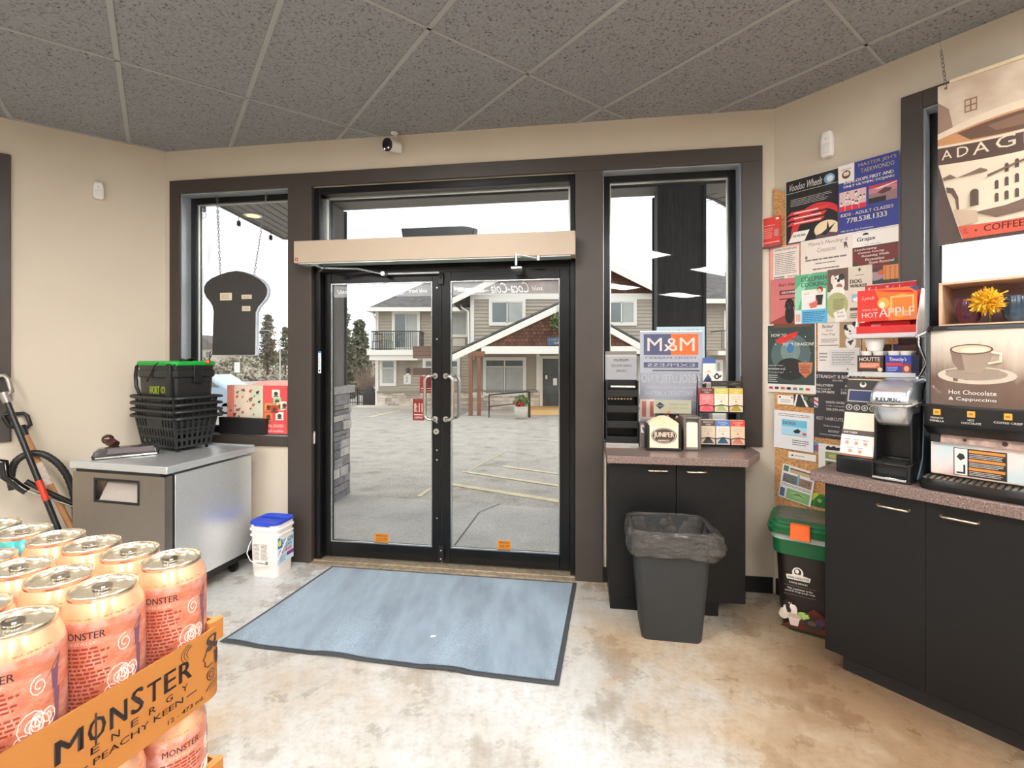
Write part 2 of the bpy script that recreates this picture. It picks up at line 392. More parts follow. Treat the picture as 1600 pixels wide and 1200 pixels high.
# T-bar grid, clipped to the room
def clip(p, d):
    lo, hi = -50., 50.; n = len(ROOM)
    for i in range(n):
        a, b = ROOM[i], ROOM[(i+1) % n]; nn = Vector((-(b-a).y, (b-a).x)).normalized()
        de, nu = nn.dot(d), nn.dot(a-p)
        if abs(de) < 1e-9:
            if nu > 0: return None
        elif de > 0: lo = max(lo, nu/de)
        else: hi = min(hi, nu/de)
    return (lo, hi) if hi > lo else None
g = MB(GRID)
def bar(p, d, w):
    c = clip(p, d)
    if not c: return
    q = Vector((-d.y, d.x))*w/2; a, b = p+d*(c[0]+.01), p+d*(c[1]-.01)
    g.prism([tuple(a-q), tuple(b-q), tuple(b+q), tuple(a+q)], ZC-.006, ZC, 'z')
for k in range(-19, 9): bar(e1*(.433+.607*k), e2, .024)
for k in range(-3, 14): bar(e2*(3.275-1.215*k), e1, .015)
st('trim_1', g, smooth=0)

zt, zi = 2.845, 2.745                     # top of the casing and of the openings
w = MB(WALL)
w.box(-.08, .138, 0, .2, 0, ZC).box(4.182, 4.46, 0, .2, 0, ZC).box(.138, 4.182, 0, .2, zi, ZC).box(.138, 1.035, 0, .2, 0, .903).box(3.309, 4.182, 0, .2, 0, .93)
st('wall_back', w, 'B', smooth=0)
w = MB(WALL).box(-.08, .733, 0, .2, 0, ZC).box(.733, 1.95, 0, .2, 2.772, ZC).box(.733, 1.95, 0, .2, 0, 1.03).box(1.95, LR+.1, 0, .2, 0, ZC)
st('wall_right', w, 'R', smooth=0)
w = MB(WALL).box(-.915, .08, 0, .2, 0, ZC).box(-2.6, -.915, 0, .2, 2.75, ZC).box(-2.6, -.915, 0, .2, 0, 1.03).box(-LL-.1, -2.6, 0, .2, 0, ZC)
st('wall_left', w, 'L', smooth=0)
def wall_between(name, a, b):
    d = (b-a).normalized(); q = Vector((d.y, -d.x))*.2
    st(name, MB(WALL).prism([tuple(a), tuple(b), tuple(b+q), tuple(a+q)], 0, ZC, 'z'), smooth=0)
wall_between('wall_rear', pS, pR); wall_between('wall_side', pL, pS)

# casings
t = MB(TRIM); Y0, Y1 = -.02, 0
t.box(.055, 4.305, Y0, Y1, zi, zt).box(.055, .138, Y0, Y1, .842, zi).box(.138, 1.035, Y0, Y1, .842, .915)
t.box(1.035, 1.222, Y0, .17, 0, zi).box(3.126, 3.309, Y0, .17, 0, zi).box(4.182, 4.305, Y0, Y1, .93, zi)
st('trim_2', t, 'B', smooth=0, bevel=.003)
t = MB(TRIM).box(.645, .733, Y0, Y1, .955, 2.86).box(.733, 1.95, Y0, Y1, 2.772, 2.86).box(.733, 1.95, Y0, Y1, .955, 1.03).box(1.95, 2.04, Y0, Y1, .955, 2.86)
st('trim_3', t, 'R', smooth=0, bevel=.003)
t = MB(TRIM).box(-.915, -.826, Y0, Y1, .94, 2.84).box(-2.6, -.915, Y0, Y1, 2.75, 2.84).box(-2.6, -.915, Y0, Y1, .94, 1.03).box(-2.69, -2.6, Y0, Y1, .94, 2.84)
st('trim_4', t, 'L', smooth=0, bevel=.003)
bb = pm((22, 21, 21), .5)
st('baseboard_back', MB(bb).box(.02, 1.033, -.012, 0, 0, .1).box(3.311, 4.37, -.012, 0, 0, .1), 'B', smooth=0, bevel=.002)
st('baseboard_right', MB(bb).box(.012, LR, -.012, 0, 0, .1), 'R', smooth=0, bevel=.002)
st('baseboard_left', MB(bb).box(-LL, -.012, -.012, 0, 0, .1), 'L', smooth=0, bevel=.002)

def window(n, fr, x0, x1, z0, z1, w=.045):
    o = MB(BRONZE_IN)       # bright lining of the reveal
    o.box(x0, x0+.006, .0, .17, z0, z1).box(x1-.006, x1, .0, .17, z0, z1).box(x0, x1, .0, .17, z1-.006, z1).box(x0, x1, .0, .17, z0, z0+.006)
    win = st('window_%d' % n, o, fr, smooth=0)
    f = MB(BRONZE); ring(f, x0+.006, x1-.006, z0+.006, z1-.006, w, .085, .15); f.build('window_frame', win, smooth=0, bevel=.004)
    b = MB(ALU); ring(b, x0+w+.006, x1-w-.006, z0+w+.006, z1-w-.006, .008, .1, .118); b.build('glazing_bead', win, smooth=0)
    MB(GLASS).box(x0+w, x1-w, .118, .124, z0+w, z1-w).build('pane', win, smooth=0)
    return win
window(1, 'B', .138, 1.035, .915, zi); window(2, 'B', 3.309, 4.182, .94, zi)
window(3, 'R', .733, 1.95, 1.03, 2.772); window(4, 'L', -2.6, -.915, 1.03, 2.75)
# transom and door frame
o = MB(BRONZE)
o.box(1.222, 1.268, 0.02, .16, 0, zi).box(3.092, 3.126, .02, .16, 0, zi).box(1.268, 3.092, .02, .16, 2.695, zi).box(1.268, 3.092, .03, .16, 2.125, 2.26)
win = st('window_5', o, 'B', smooth=0, bevel=.004, label='transom frame over the double doors')
b = MB(ALU); ring(b, 1.268, 3.092, 2.26, 2.695, .014, .095, .118); b.build('glazing_bead', win, smooth=0)
MB(GLASS).box(1.268, 3.092, .118, .124, 2.26, 2.695).build('pane', win, smooth=0)
o = MB(pm((176, 160, 138), .4, metal=.5, var=.25, scale=30)).box(1.222, 3.126, -.05, .2, 0, .012).box(1.222, 3.126, 0, .02, .012, .018)
st('trim_5', o, 'B', smooth=0, bevel=.002)

# door leaves
REDST = pm((176, 52, 44), .5, var=.05); BROWNST = pm((84, 66, 56), .5)
def leaf(n, x0, x1, gl, gr, meet):
    o = MB(BRONZE); ya, yb = .075, .12
    o.box(x0, gl, ya, yb, .02, 2.12).box(gr, x1, ya, yb, .02, 2.12).box(gl, gr, ya, yb, .02, .13).box(gl, gr, ya, yb, 2.045, 2.12)
    d = st('door_%d' % n, o, 'B', smooth=0, bevel=.004)
    b = MB(pm((168, 174, 176), .2, metal=.9)); ring(b, gl, gr, .13, 2.045, .007, ya-.003, ya+.01); b.build('glazing_bead', d, smooth=0)
    MB(GLASS).box(gl, gr, .098, .103, .13, 2.045).build('pane', d, smooth=0)
    return d
dl = leaf(1, 1.27, 2.168, 1.323, 2.103, 2.16); dr = leaf(2, 2.174, 3.09, 2.240, 3.018, 2.18)
HND = pm((196, 192, 184), .28, metal=.85, var=.05)
def pull(par, x, sx, y0, sy):
    z0, z1 = 1.055, 1.365; pts = []; r = .035; L = .062
    pts.append((x, y0, z1))
    for i in range(6): a = math.radians(90*i/5); pts.append((x+sx*(L-r+r*math.sin(a)), y0-sy*(.045), z1-r+r*math.cos(a)))
    for i in range(6): a = math.radians(90*i/5); pts.append((x+sx*(L-r+r*math.cos(a)), y0-sy*.045, z0+r-r*math.sin(a)))
    pts.append((x, y0, z0))
    MB(HND).tube(pts, .0125, 12).cyl((x, y0, z1), (x, y0-sy*.006, z1), .02).cyl((x, y0, z0), (x, y0-sy*.006, z0), .02).build('handle', par, smooth=60)
pull(dl, 2.125, -1, .075, 1); pull(dr, 2.205, 1, .075, 1); pull(dl, 2.15, -1, .12, -1); pull(dr, 2.215, 1, .12, -1)
k = MB(ALU).cyl((2.134, .075, .965), (2.134, .066, .965), .02, n=20); k.use(BLACK).cyl((2.134, .066, .965), (2.134, .0655, .965), .006); k.build('lock_cylinder', dl)
k = MB(ALU)
for z in (2.0, 1.63, 1.03, .83, .76, .34): k.cyl((2.138, .075, z), (2.138, .073, z), .006, n=8)
k.build('bolt', dl)
MB(BLACK).box(2.150, 2.19, .055, .075, 2.02, 2.10).cyl((2.17, .055, 2.07), (2.17, .045, 2.07), .008).build('top_latch', dr, bevel=.003)
k = MB(BLACK).box(2.155, 2.195, .05, .075, .045, .15); k.use(ALU).cyl((2.175, .05, .12), (2.175, .045, .12), .006).cyl((2.175, .05, .06), (2.175, .045, .06), .006)
k.build('bottom_latch', dr, bevel=.003)
# stickers on the panes
def sticker(par, pa, pb, ops, c, name='sticker', y=.097, lab=None):
    x0, z1 = wp('B', pa[0], pa[1], y); x1, z0 = wp('B', pb[0], pb[1], y)
    s = Sheet(x1-x0, z1-z0, c, .0008, x0=x0, z0=z0, y=y)
    if ops: ops(s)
    return s.mb.build(name, par, smooth=0, label=lab)
OR_ = (204, 132, 40)
def stk(s): s.t('WATCH', .1, .12, .9, .38, (90, 40, 10), .02).t('YOUR STEP', .1, .5, .9, .72, (90, 40, 10), .02).r(.1, .8, .9, .84, (90, 40, 10))
sticker(dl, (585, 833), (607, 848), stk, OR_, lab='small orange sticker'); sticker(dr, (777, 844), (798, 859), stk, OR_, lab='small orange sticker')
def stk(s):
    for b in (.1, .42, .74): s.r(.03, b, .97, b+.03, (70, 54, 46))
sticker(dl, (645, 541), (677, 560), stk, (100, 78, 68), lab='dark brown slatted decal'); sticker(dl, (645, 575), (677, 586), None, (78, 62, 48), lab='brown bar decal')
def stk(s): s.e(.55, .35, .3, .28, (120, 24, 20)).r(.1, .7, .9, .75, (232, 190, 180)).t('STORE HOURS', .08, .82, .94, .92, (232, 190, 180), .02)
sticker(dl, (656, 588), (677, 614), stk, (134, 34, 30), lab='red decal above the pull handle')
def stk(s): s.t('8:', .12, .2, .4, .62, (240, 210, 200), .03, mirror=False).t('11', .52, .2, .85, .62, (240, 210, 200), .03).r(.12, .72, .88, .76, (240, 210, 200)).t('OPEN', .15, .82, .85, .92, (240, 210, 200), .03)
sticker(dl, (645, 623), (663, 657), stk, (126, 36, 30), lab='red opening hours decal')
FROST = film((225, 228, 232), .22, 'frosted_band')
SCR = pm((236, 238, 240), .5, var=.02, key='white_vinyl')
def bandf(par, x0, x1, words):
    m = MB(FROST).box(x0, x1, .0965, .0975, 1.945, 2.04); 
    for wd_, a, b, z0, z1, it in words: m.text(wd_, a, b, z0, z1, .096, SCR, .0, it, True)
    m.build('lettering', par, smooth=0)
bandf(dl, 1.333, 2.093, [('ice cold', 1.36, 1.52, 1.97, 2.0, .4), ('Coca-Cola', 1.66, 1.88, 1.955, 2.02, .45), ('sold here', 1.92, 2.06, 1.97, 2.0, .3)])
bandf(dr, 2.25, 3.008, [('served ice cold', 2.28, 2.48, 1.97, 2.0, .3), ('Coca-Cola', 2.53, 2.80, 1.955, 2.03, .45), ('sold', 2.82, 2.9, 1.97, 2.0, .3)])
# things on the left door jamb
x, z = wp('B', 486, 693, .02); 
s = Sheet(.034, .09, (214, 206, 204), .012, x0=0, z0=0)
for i in range(4): s.e(.3, .14+.23*i, .14, .05, (120, 70, 70)); s.e(.7, .16+.23*i, .14, .05, (60, 60, 66))
place(s.mb.build('keypad', None, 'small white button strip on the black jamb left of the glass doors', 'keypad', smooth=0, bevel=.002), 'B', x, .02, z)
x, z = wp('B', 498, 583, .02)
s = Sheet(.02, .16, (226, 236, 240), .008).r(0, 0, 1, .08, (40, 120, 200)).lines(.1, .12, .9, .75, 12, (120, 130, 140), .3).e(.5, .88, .3, .05, (60, 60, 60))
place(s.mb.build('thermometer', None, 'thin white strip thermometer with blue top on the door jamb', 'thermometer', smooth=0, bevel=.001), 'B', x, .02, z)

# automatic door operator
op = thing('door_operator', 'long beige metal automatic operator box above the double doors', 'door opener', 'B', 1.167, -.02, 2.16)
OPM = pm((184, 166, 146), .5, metal=.08, var=.03, scale=2)
MB(OPM).box(0, 1.962, -.13, 0, 0, .155).build('cover', op, bevel=.004)
MB(pm((190, 204, 200), .3, metal=.5)).box(.03, 1.93, -.12, -.01, -.006, 0).build('underside_plate', op)
s = Sheet(.02, .022, (150, 44, 36), .001, x0=.012, z0=.015, y=-.13); s.r(.25, .3, .75, .7, (230, 190, 170)); s.mb.build('badge', op, smooth=0)
a = MB(pm((168, 172, 172), .25, metal=.9)).tube([(.13, -.07, -.01), (.22, -.10, -.04), (.17, -.08, -.05)], .010).box(.10, .17, -.09, -.05, -.014, 0)
a.tube([(.19, -.1, -.035), (.42, -.02, -.03), (.60, .03, -.065)], .008).cyl((.60, .06, -.065), (.60, .0, -.065), .016); a.build('arm', op, smooth=50)
a = MB(pm((168, 172, 172), .25, metal=.9)).tube([(1.58, -.12, .012), (1.72, -.12, -.015)], .011).cyl((1.575, -.12, .022), (1.575, -.12, -.06), .011).box(1.54, 1.61, -.11, .0, -.075, -.063).cyl((1.72, -.12, -.03), (1.72, -.12, .0), .016)
a.build('arm', op, smooth=50)
m = MB(pm((215, 225, 230), .2)).box(.62, 1.0, .045, .06, -.065, -.055); m.build('light_strip', op)
# dark box seen through the transom
x0, z0 = wp('B', 634, 382, .25); x1, z1 = wp('B', 742, 355, .25)
m = MB(pm((58, 62, 68), .4)).prism([(0, 0), (x1-x0-.01, 0), (x1-x0+.01, z1-z0), (-.02, z1-z0)], -.06, .06)
m.prism([(.2, -.1), (.34, -.1), (.34, 0), (.2, 0)], -.03, .03)
place(m.build('door_sensor', None, 'flat dark hood standing on the outside of the transom bar, against the sky', 'sensor', bevel=.006), 'B', x0, .26, z0)

# ================================================================== OUTSIDE
def gz(Y): return -.03 if Y < 5 else (-.03-(Y-5)*.057 if Y < 26 else -1.227-(min(Y, 62)-26)*.03)
def G(px, py):
    d = 1.245/((py-HY)/F-.057); return ((px-CX)/F*d, d, gz(d))
# ground strips
v = []; ys = [4.0, 5, 12, 19, 26, 40, 62, 66]
m = MB(ASPH)
for i in range(len(ys)-1):
    a, b = ys[i], ys[i+1]; m.add([(-70, a, gz(a)), (70, a, gz(a)), (70, b, gz(b)), (-70, b, gz(b))], [(0, 1, 2, 3)])
lot = m.build('parking_lot', None, 'grey asphalt parking lot sloping away from the door', 'parking lot', kind='structure')
def paint(quads):
    m = MB(YEL)
    for q in quads: m.add([(p[0], p[1], p[2]+.006) for p in (G(*c) for c in q)], [(0, 1, 2, 3)])
    m.build('painted_line', lot)
paint([[(651, 776), (658, 777), (676, 763), (671, 763)]]); paint([[(704, 755), (704, 759), (873, 786), (873, 781)]])
paint([[(722, 736), (722, 738), (873, 761), (873, 758)]]); paint([[(786, 728), (786, 730), (873, 742), (873, 740)]])
paint([[(725, 739), (728, 739), (790, 706), (788, 706)]]); paint([[(575, 651), (580, 652), (627, 641), (623, 641)]])
# sidewalk in front of the door, with its joint
m = MB(WALK).prism([(-12, 7.35), (-12, 1), (12, 1), (12, 2.3)], -.3, -.012, 'z')
sw = m.build('sidewalk', None, 'pale concrete sidewalk slab under the porch outside the doors', 'sidewalk', kind='structure', smooth=0)
def P0(px, py, z=-.01): d = (H-z)/((py-HY)/F); return ((px-CX)/F*d, d, z)
j = MB(pm((96, 92, 90), .9)).add([P0(*c) for c in ((709, 852), (712, 852), (750, 800), (748, 800))], [(0, 1, 2, 3)]).add([P0(*c) for c in ((748, 800), (750, 800), (784, 787), (780, 787))], [(0, 1, 2, 3)])
j.build('joint', sw)

def stones(mb, x0, x1, y0, y1, z0, z1, mats, rh=(.05, .11), bw=(.12, .3), d=.03, seed=1):
    """ledgestone wall faces around a box; every block a bevel-less box of its own depth"""
    rnd = random.Random(seed)
    for side in range(4):
        L = (x1-x0) if side % 2 == 0 else (y1-y0); z = z0
        while z < z1-1e-4:
            h = min(rnd.uniform(*rh), z1-z); a = 0
            if z1-(z+h) < rh[0]*.5: h = z1-z
            while a < L-1e-4:
                b = min(rnd.uniform(*bw), L-a); b = L-a if L-a-b < bw[0]*.5 else b; q = d*rnd.uniform(.3, 1); g_ = .004
                mb.use(rnd.choice(mats))
                if side == 0: mb.box(x0+a+g_, x0+a+b-g_, y0-q, y0+.01, z+g_, z+h-g_)
                elif side == 2: mb.box(x0+a+g_, x0+a+b-g_, y1-.01, y1+q, z+g_, z+h-g_)
                elif side == 1: mb.box(x1-.01, x1+q, y0+a+g_, y0+a+b-g_, z+g_, z+h-g_)
                else: mb.box(x0-q, x0+.01, y0+a+g_, y0+a+b-g_, z+g_, z+h-g_)
                a += b
            z += h
    return mb
STN = [pm(c, .85, var=.2, scale=18, bump=.6, bscale=60) for c in ((146, 144, 148), (176, 172, 172), (116, 114, 120), (196, 190, 186), (134, 128, 130))]
def porch_post(fr_x0, fr_x1, y0, y1, lab, wood, seed):
    o = thing('porch_post', lab, 'porch post', 'B', fr_x0, y0, -.012); W_, D_ = fr_x1-fr_x0, y1-y0
    core = MB(pm((60, 58, 58), .9)).box(0, W_, 0, D_, 0, 1.12); core.build('core', o)
    stones(MB(), 0, W_, 0, D_, 0, 1.12, STN, seed=seed).build('stone_base', o, smooth=0)
    MB(STN[1]).box(-.05, W_+.05, -.05, D_+.05, 1.12, 1.20).build('stone_cap', o, bevel=.01)
    MB(wood).box(.03, W_-.03, .03, D_-.03, 1.20, 3.117).build('shaft', o, bevel=.004)
    m = MB(DARKWOOD)
    for xa in (.03, W_-.03): 
        m.box(xa-.014, xa+.014, .015, .045, 1.20, 3.116).box(xa-.014, xa+.014, D_-.045, D_-.015, 1.20, 3.116)
    m.build('corner_board', o, bevel=.002); return o
porch_post(.16, .62, 1.36, 1.72, 'porch post with grey ledgestone base seen through the left door pane', GREYWOOD, 3)
porch_post(3.86, 4.33, 1.36, 1.74, 'dark timber porch post seen through the window right of the doors', DARKWOOD, 5)
m = MB(DARKWOOD).box(.3, 4.6, 1.42, 1.70, 3.125, 3.30); m.use(SOFFIT).box(.3, 4.6, 1.43, 1.69, 3.118, 3.125)
bm_ = m.build('porch_beam', None, 'dark timber beam spanning between the two porch posts above the doors', 'beam', bevel=.003); place(bm_, 'B', 0, 0, 0)
e2_ = Vector((-math.sin(math.radians(36.75)), math.cos(math.radians(36.75))))
# soffit with its grooves, fascia and gutter edge
bl = Vector(tw('B', .25, 1.95)); br_ = Vector(tw('B', 4.1, 1.95))
ra = Vector((2.30, 5.37)); rb = ra+Vector((.37, .35))*1.3; rc = rb-e2_*12
SP = [(-16, 1), (-3.45, 1), (-3.45, 7.2), tuple(bl), tuple(br_), tuple(ra), tuple(rb), tuple(rc), (-16, -6)]
sf = MB(SOFFIT).prism(SP, 3.30, 3.36, 'z')
so_ = sf.build('porch_soffit', None, 'grooved grey porch soffit outside the windows', 'soffit', kind='structure', smooth=0)
gm = MB(pm((84, 80, 78), .7))
def groove(a, b): 
    a, b = Vector(a), Vector(b); d = (b-a).normalized(); q = Vector((-d.y, d.x))*.008
    gm.prism([tuple(a-q), tuple(b-q), tuple(b+q), tuple(a+q)], 3.297, 3.30, 'z')
for i in range(11):
    y = .35+.15*i; groove(tw('B', -.75, y), tw('B', 4.3, y))
for i in range(18): 
    X = -3.40+.13*i; groove((X, 5.9-.25*i if X < -2.2 else 5.2, )[:2] if False else (X, 4.62-.145*(X+3.4)+.9), (X, min(7.1-1.02*(X+3.45)*.98, 7.1)))
for i in range(12):
    a = br_+Vector((.12*i, .1*i))*1.2; groove(tuple(a), (a.x+.9, a.y-.9))
gm.build('groove', so_)
fm = MB(pm((92, 88, 86), .5))
for a, b in zip(SP[1:7], SP[2:8]):
    a, b = Vector(a), Vector(b); d = (b-a).normalized(); q = Vector((d.y, -d.x))*.03
    if (a, b): fm.prism([tuple(a), tuple(b), tuple(b-q), tuple(a-q)], 3.285, 3.46, 'z')
fm.build('fascia', so_)
# recessed soffit lamp that is on
rl = thing('recessed_lamp', 'lit round lamp recessed in the porch soffit seen through the left window', 'lamp', 'W', -3.28, 6.0, 3.292)
MB(XWHITE).lathe([(.11, .004), (.11, -.004), (.08, -.004)], n=24).build('rim', rl); MB(em((255, 214, 140), 2.2, 'lamp_warm')).lathe([(.0001, -.002), (.08, -.002), (.08, -.005), (.0001, -.005)], n=24).build('diffuser', rl)
# string lights
def bulb(px, py, zr, lab):
    d = (zr-.1-H)*F/(HY-py); X = (px-CX)/F*d
    o = thing('string_light', lab, 'light bulb', 'W', X, d, zr-.1, group='bare bulbs hanging along the porch eave')
    MB(BLACK).cyl((0, 0, .03), (0, 0, .12), .004).lathe([(.012, -.03), (.024, -.02), (.024, .03), (.01, .045)], n=12).build('socket', o)
    MB(glass(key='bulb_glass')).lathe([(.018, 0), (.03, -.035), (.03, -.055), (.015, -.08), (.002, -.085)], n=12, cz=-.02).build('bulb', o)
bulb(318, 327, 3.29, 'string light bulb nearest the left frame of the left window')
bulb(373, 350, 3.29, 'string light bulb hanging from the eave, middle one in the left window')
bulb(423, 372, 3.29, 'string light bulb hanging from the eave just left of the door casing')
bulb(1141, 336, 3.29, 'string light bulb in the right window beside the dark post')

# ------------------------------------------------------------------ the house across the lot
def X_(px, Y): return (px-CX)/F*Y
def Z_(py, Y): return H+(HY-py)/F*Y
HS = 'two storey house across the parking lot'
hb = thing('apartment_house', 'two storey taupe house with cedar gables across the parking lot', 'building')
def siding(mb, pts_fn, x0, x1, z0, z1, Y, lap=.16):
    """lap siding; pts_fn limits each course to the wall outline"""
    z = z0
    while z < z1-1e-4:
        zz = min(z+lap, z1); a, b = pts_fn((z+zz)/2) if pts_fn else (x0, x1)
        if b > a: mb.add([(a, Y-.05, z), (b, Y-.05, z), (b, Y-.008, zz), (a, Y-.008, zz), (a, Y, z), (b, Y, z)], [(0, 1, 2, 3), (0, 4, 5, 1)])
        z = zz
    mb.box(x0, x1, Y, Y+.1, z0, z1) if not pts_fn else None
YL, YR, YG = 25., 21., 18.6
LST = [pm(c, .9, var=.15, scale=4, bump=.3) for c in ((206, 192, 176), (188, 174, 158), (222, 210, 196), (172, 160, 148))]
# left wing, right wing walls
w_ = MB(SIDING); xl0, xl1 = X_(590, YL), X_(738, YL); zb, ze = gz(YL)-.1, Z_(484, YL)
siding(w_, None, xl0, xl1+.3, zb, ze, YL); w_.build('left_wall', hb, smooth=0)
xr0, xr1 = X_(735, YR), X_(1060, YR); zr = gz(YR)-.1; zband = Z_(460, YR)
w_ = MB(SIDING); siding(w_, None, xr0, xr1, zr, zband, YR); w_.box(xr0, xr0+.05, YR, YL+.2, zr, zband+.3).box(xr1-.05, xr1, YR, YL+8, zr, zband+.3); w_.build('right_wall', hb, smooth=0)
for k_, (xa_, xb_, Y_, zz_) in enumerate(((xl0-.02, xl1+.3, YL, zb), (xr0-.02, X_(842, YR), YR, zr), (X_(905, YR), xr1, YR, zr))):
    stones(MB(), xa_, xb_, Y_-.08, Y_+.1, zz_, Z_(612.5, Y_), LST, rh=(.09, .16), bw=(.2, .6), d=.03, seed=2+k_).build('stone_wainscot', hb, smooth=0)
for a, b, Y, p0, p1 in ((587, 592, YL, 484, 640), (652, 657, YL, 484, 548), (735, 741, YR, 460, 562), (1020, 1026, YR, 462, 612), (838, 843, YR, 552, 612), (1053, 1060, YR, 462, 612)):
    MB(XWHITE).box(X_(a, Y), X_(b, Y), Y-.08, Y+.02, Z_(p1, Y), Z_(p0, Y)).build('trim_board', hb, smooth=0)
MB(XWHITE).box(xr0, xr1, YR-.1, YR, Z_(468, YR), Z_(459, YR)).build('band_board', hb, smooth=0)
LED = pm((150, 140, 128), .7)
MB(LED).box(xl0, xl1, YL-.14, YL, Z_(613, YL), Z_(611, YL)+.02).build('ledge', hb, smooth=0)
MB(LED).box(xr0, X_(840, YR), YR-.14, YR, Z_(612, YR), Z_(610, YR)+.02).build('ledge', hb, smooth=0)
# roofs
rt = MB(SHINGLE); ev = 24.3; zE = Z_(482, ev); A = (X_(572, ev), ev, zE); B_ = (X_(760, ev), ev, zE); yr = 29.5; zR = Z_(440, yr)
C_ = (X_(668, yr), yr, zR); D_ = (X_(800, yr), yr, zR); E_ = (A[0], 35., zE)
rt.add([A, B_, D_, C_, E_, (B_[0], 35., zE)], [(0, 1, 2, 3), (0, 3, 4), (3, 2, 5, 4)])
# upper gable roof over the right wing
yg0, yg1 = 20.4, 33.; pk = (X_(884, yg0), Z_(381, yg0)); el = (X_(704, yg0), Z_(471, yg0)); er = (X_(1064, yg0), Z_(471, yg0))
rt.prism([el, pk, er, (er[0], er[1]+.12), (pk[0], pk[1]+.16), (el[0], el[1]+.12)], yg0, yg1)
rt.build('roof', hb, smooth=0)
fa = MB(XWHITE)
fa.box(A[0], B_[0], ev-.05, ev+.05, zE-.14, zE+.06).box(A[0]-.02, A[0]+.06, ev, 35, zE-.14, zE+.06)
fa.prism([(el[0], el[1]-.16), (pk[0], pk[1]-.2), (er[0], er[1]-.16), (er[0], er[1]+.1), (pk[0], pk[1]+.12), (el[0], el[1]+.1)], yg0-.06, yg0-.02)
fa.build('fascia', hb, smooth=0)
so2 = MB(pm((206, 198, 188), .7)).box(A[0], B_[0], ev, YL, zE-.1, zE-.08); so2.build('eave_soffit', hb, smooth=0)
ce = MB(CEDAR); ce.prism([(X_(716, YR), zband), (X_(1052, YR), zband), (X_(884, YR), Z_(386, YR))], YR-.02, YR+.1); ce.build('upper_gable_shingles', hb, smooth=0)
# windows of the house
def hwin(a, b, p0, p1, Y, div=1, trans=0., tw_=.11, blind=True, name='window'):
    x0, x1, z0, z1 = X_(a, Y), X_(b, Y), Z_(p1, Y), Z_(p0, Y)
    f = MB(XWHITE); ring(f, x0, x1, z0, z1, tw_, Y-.11, Y); ring(f, x0+tw_, x1-tw_, z0+tw_, z1-tw_, .04, Y-.09, Y)
    for i in range(1, div+1):
        if div > 0: xm = x0+(x1-x0)*i/(div+1); f.box(xm-.025, xm+.025, Y-.09, Y, z0+tw_, z1-tw_)
    zt_ = z1-tw_-trans
    if trans: f.box(x0+tw_, x1-tw_, Y-.09, Y, zt_-.025, zt_+.025)
    wi = f.build(name, hb, smooth=0)
    MB(XGLASS).box(x0+tw_, x1-tw_, Y-.07, Y-.06, z0+tw_, z1-tw_).build('pane', wi, smooth=0)
    if blind:
        bm = MB(BLIND); zz = z0+tw_+.05; bt = (zt_ if trans else z1-tw_)-.04
        for i in range(div+1):
            xa = x0+tw_+(x1-x0-2*tw_)*i/(div+1)+.06; xb = x0+tw_+(x1-x0-2*tw_)*(i+1)/(div+1)-.05
            if i == div or trans: bm.box(xa, xb, Y-.076, Y-.071, zz, bt)
        bm.build('blind', wi, smooth=0)
hwin(764, 821, 468, 509, YR); hwin(947, 994, 468, 509, YR); hwin(702, 733, 484, 527, YL, div=0)
hwin(594, 620, 560, 603, YL, div=0, trans=.4); hwin(661, 694, 560, 598, YL, div=0, trans=.35); hwin(697, 719, 560, 596, YL, div=0, trans=.35)
hwin(755, 822, 558, 618, YR, div=1, trans=.32); hwin(945, 1000, 556, 615, YR, div=1, trans=.32)
# balcony door and balcony
hwin(613, 657, 486, 548, YL, div=1, tw_=.12, name='balcony_door')
bc = MB(XWHITE); yb0 = YL-1.3; bc.box(X_(573, yb0), X_(652, yb0), yb0, YL, Z_(555, yb0), Z_(547, yb0)).box(X_(573, yb0)+.1, X_(652, yb0), yb0+.1, YL, Z_(563, yb0), Z_(555, yb0)+.02)
bo = bc.build('balcony_slab', hb, smooth=0, bevel=.01)
br2 = MB(BLACK); xa, xb = X_(580, yb0), X_(655, yb0); za, zc = Z_(547, yb0), Z_(517, yb0)
br2.box(xa, xb, yb0, yb0+.04, zc-.04, zc).box(xa, xb, yb0, yb0+.04, za+.05, za+.08)
for xs in (xa, xb): br2.box(xs-.02, xs+.02, yb0, YL, zc-.04, zc).box(xs-.02, xs+.02, yb0, YL, za+.05, za+.08)
n_ = 22
for i in range(n_+1): x = xa+(xb-xa)*i/n_; br2.box(x-.009, x+.009, yb0+.01, yb0+.03, za, zc)
for i in range(1, 9): y = yb0+(YL-yb0)*i/9; br2.box(xa-.009, xa+.009, y-.009, y+.009, za, zc).box(xb-.009, xb+.009, y-.009, y+.009, za, zc)
br2.build('railing', bo, smooth=0)
# bistro chairs on the balcony
for px, c, lb in ((589, (60, 60, 62), 'dark'), (607, (70, 140, 140), 'teal')):
    o = thing('balcony_chair', lb+' slender chair standing on the balcony of the house across', 'chair', 'W', X_(px, 24.3), 24.3, Z_(547, 24.3)); mm = pm(c, .5)
    MB(mm).box(-.2, .2, -.2, .2, .42, .45).build('seat', o); MB(mm).box(-.2, .2, .17, .19, .80, .86).box(-.2, -.18, .17, .19, .45, .86).box(.18, .2, .17, .19, .45, .86).box(-.1, -.085, .17, .19, .45, .8).box(0, .015, .17, .19, .45, .8).box(.09, .105, .17, .19, .45, .8).build('backrest', o)
    for sx in (-.17, .17):
        for sy in (-.17, .17): MB(mm).cyl((sx, sy, 0), (sx, sy, .43), .015, n=6).build('leg', o)
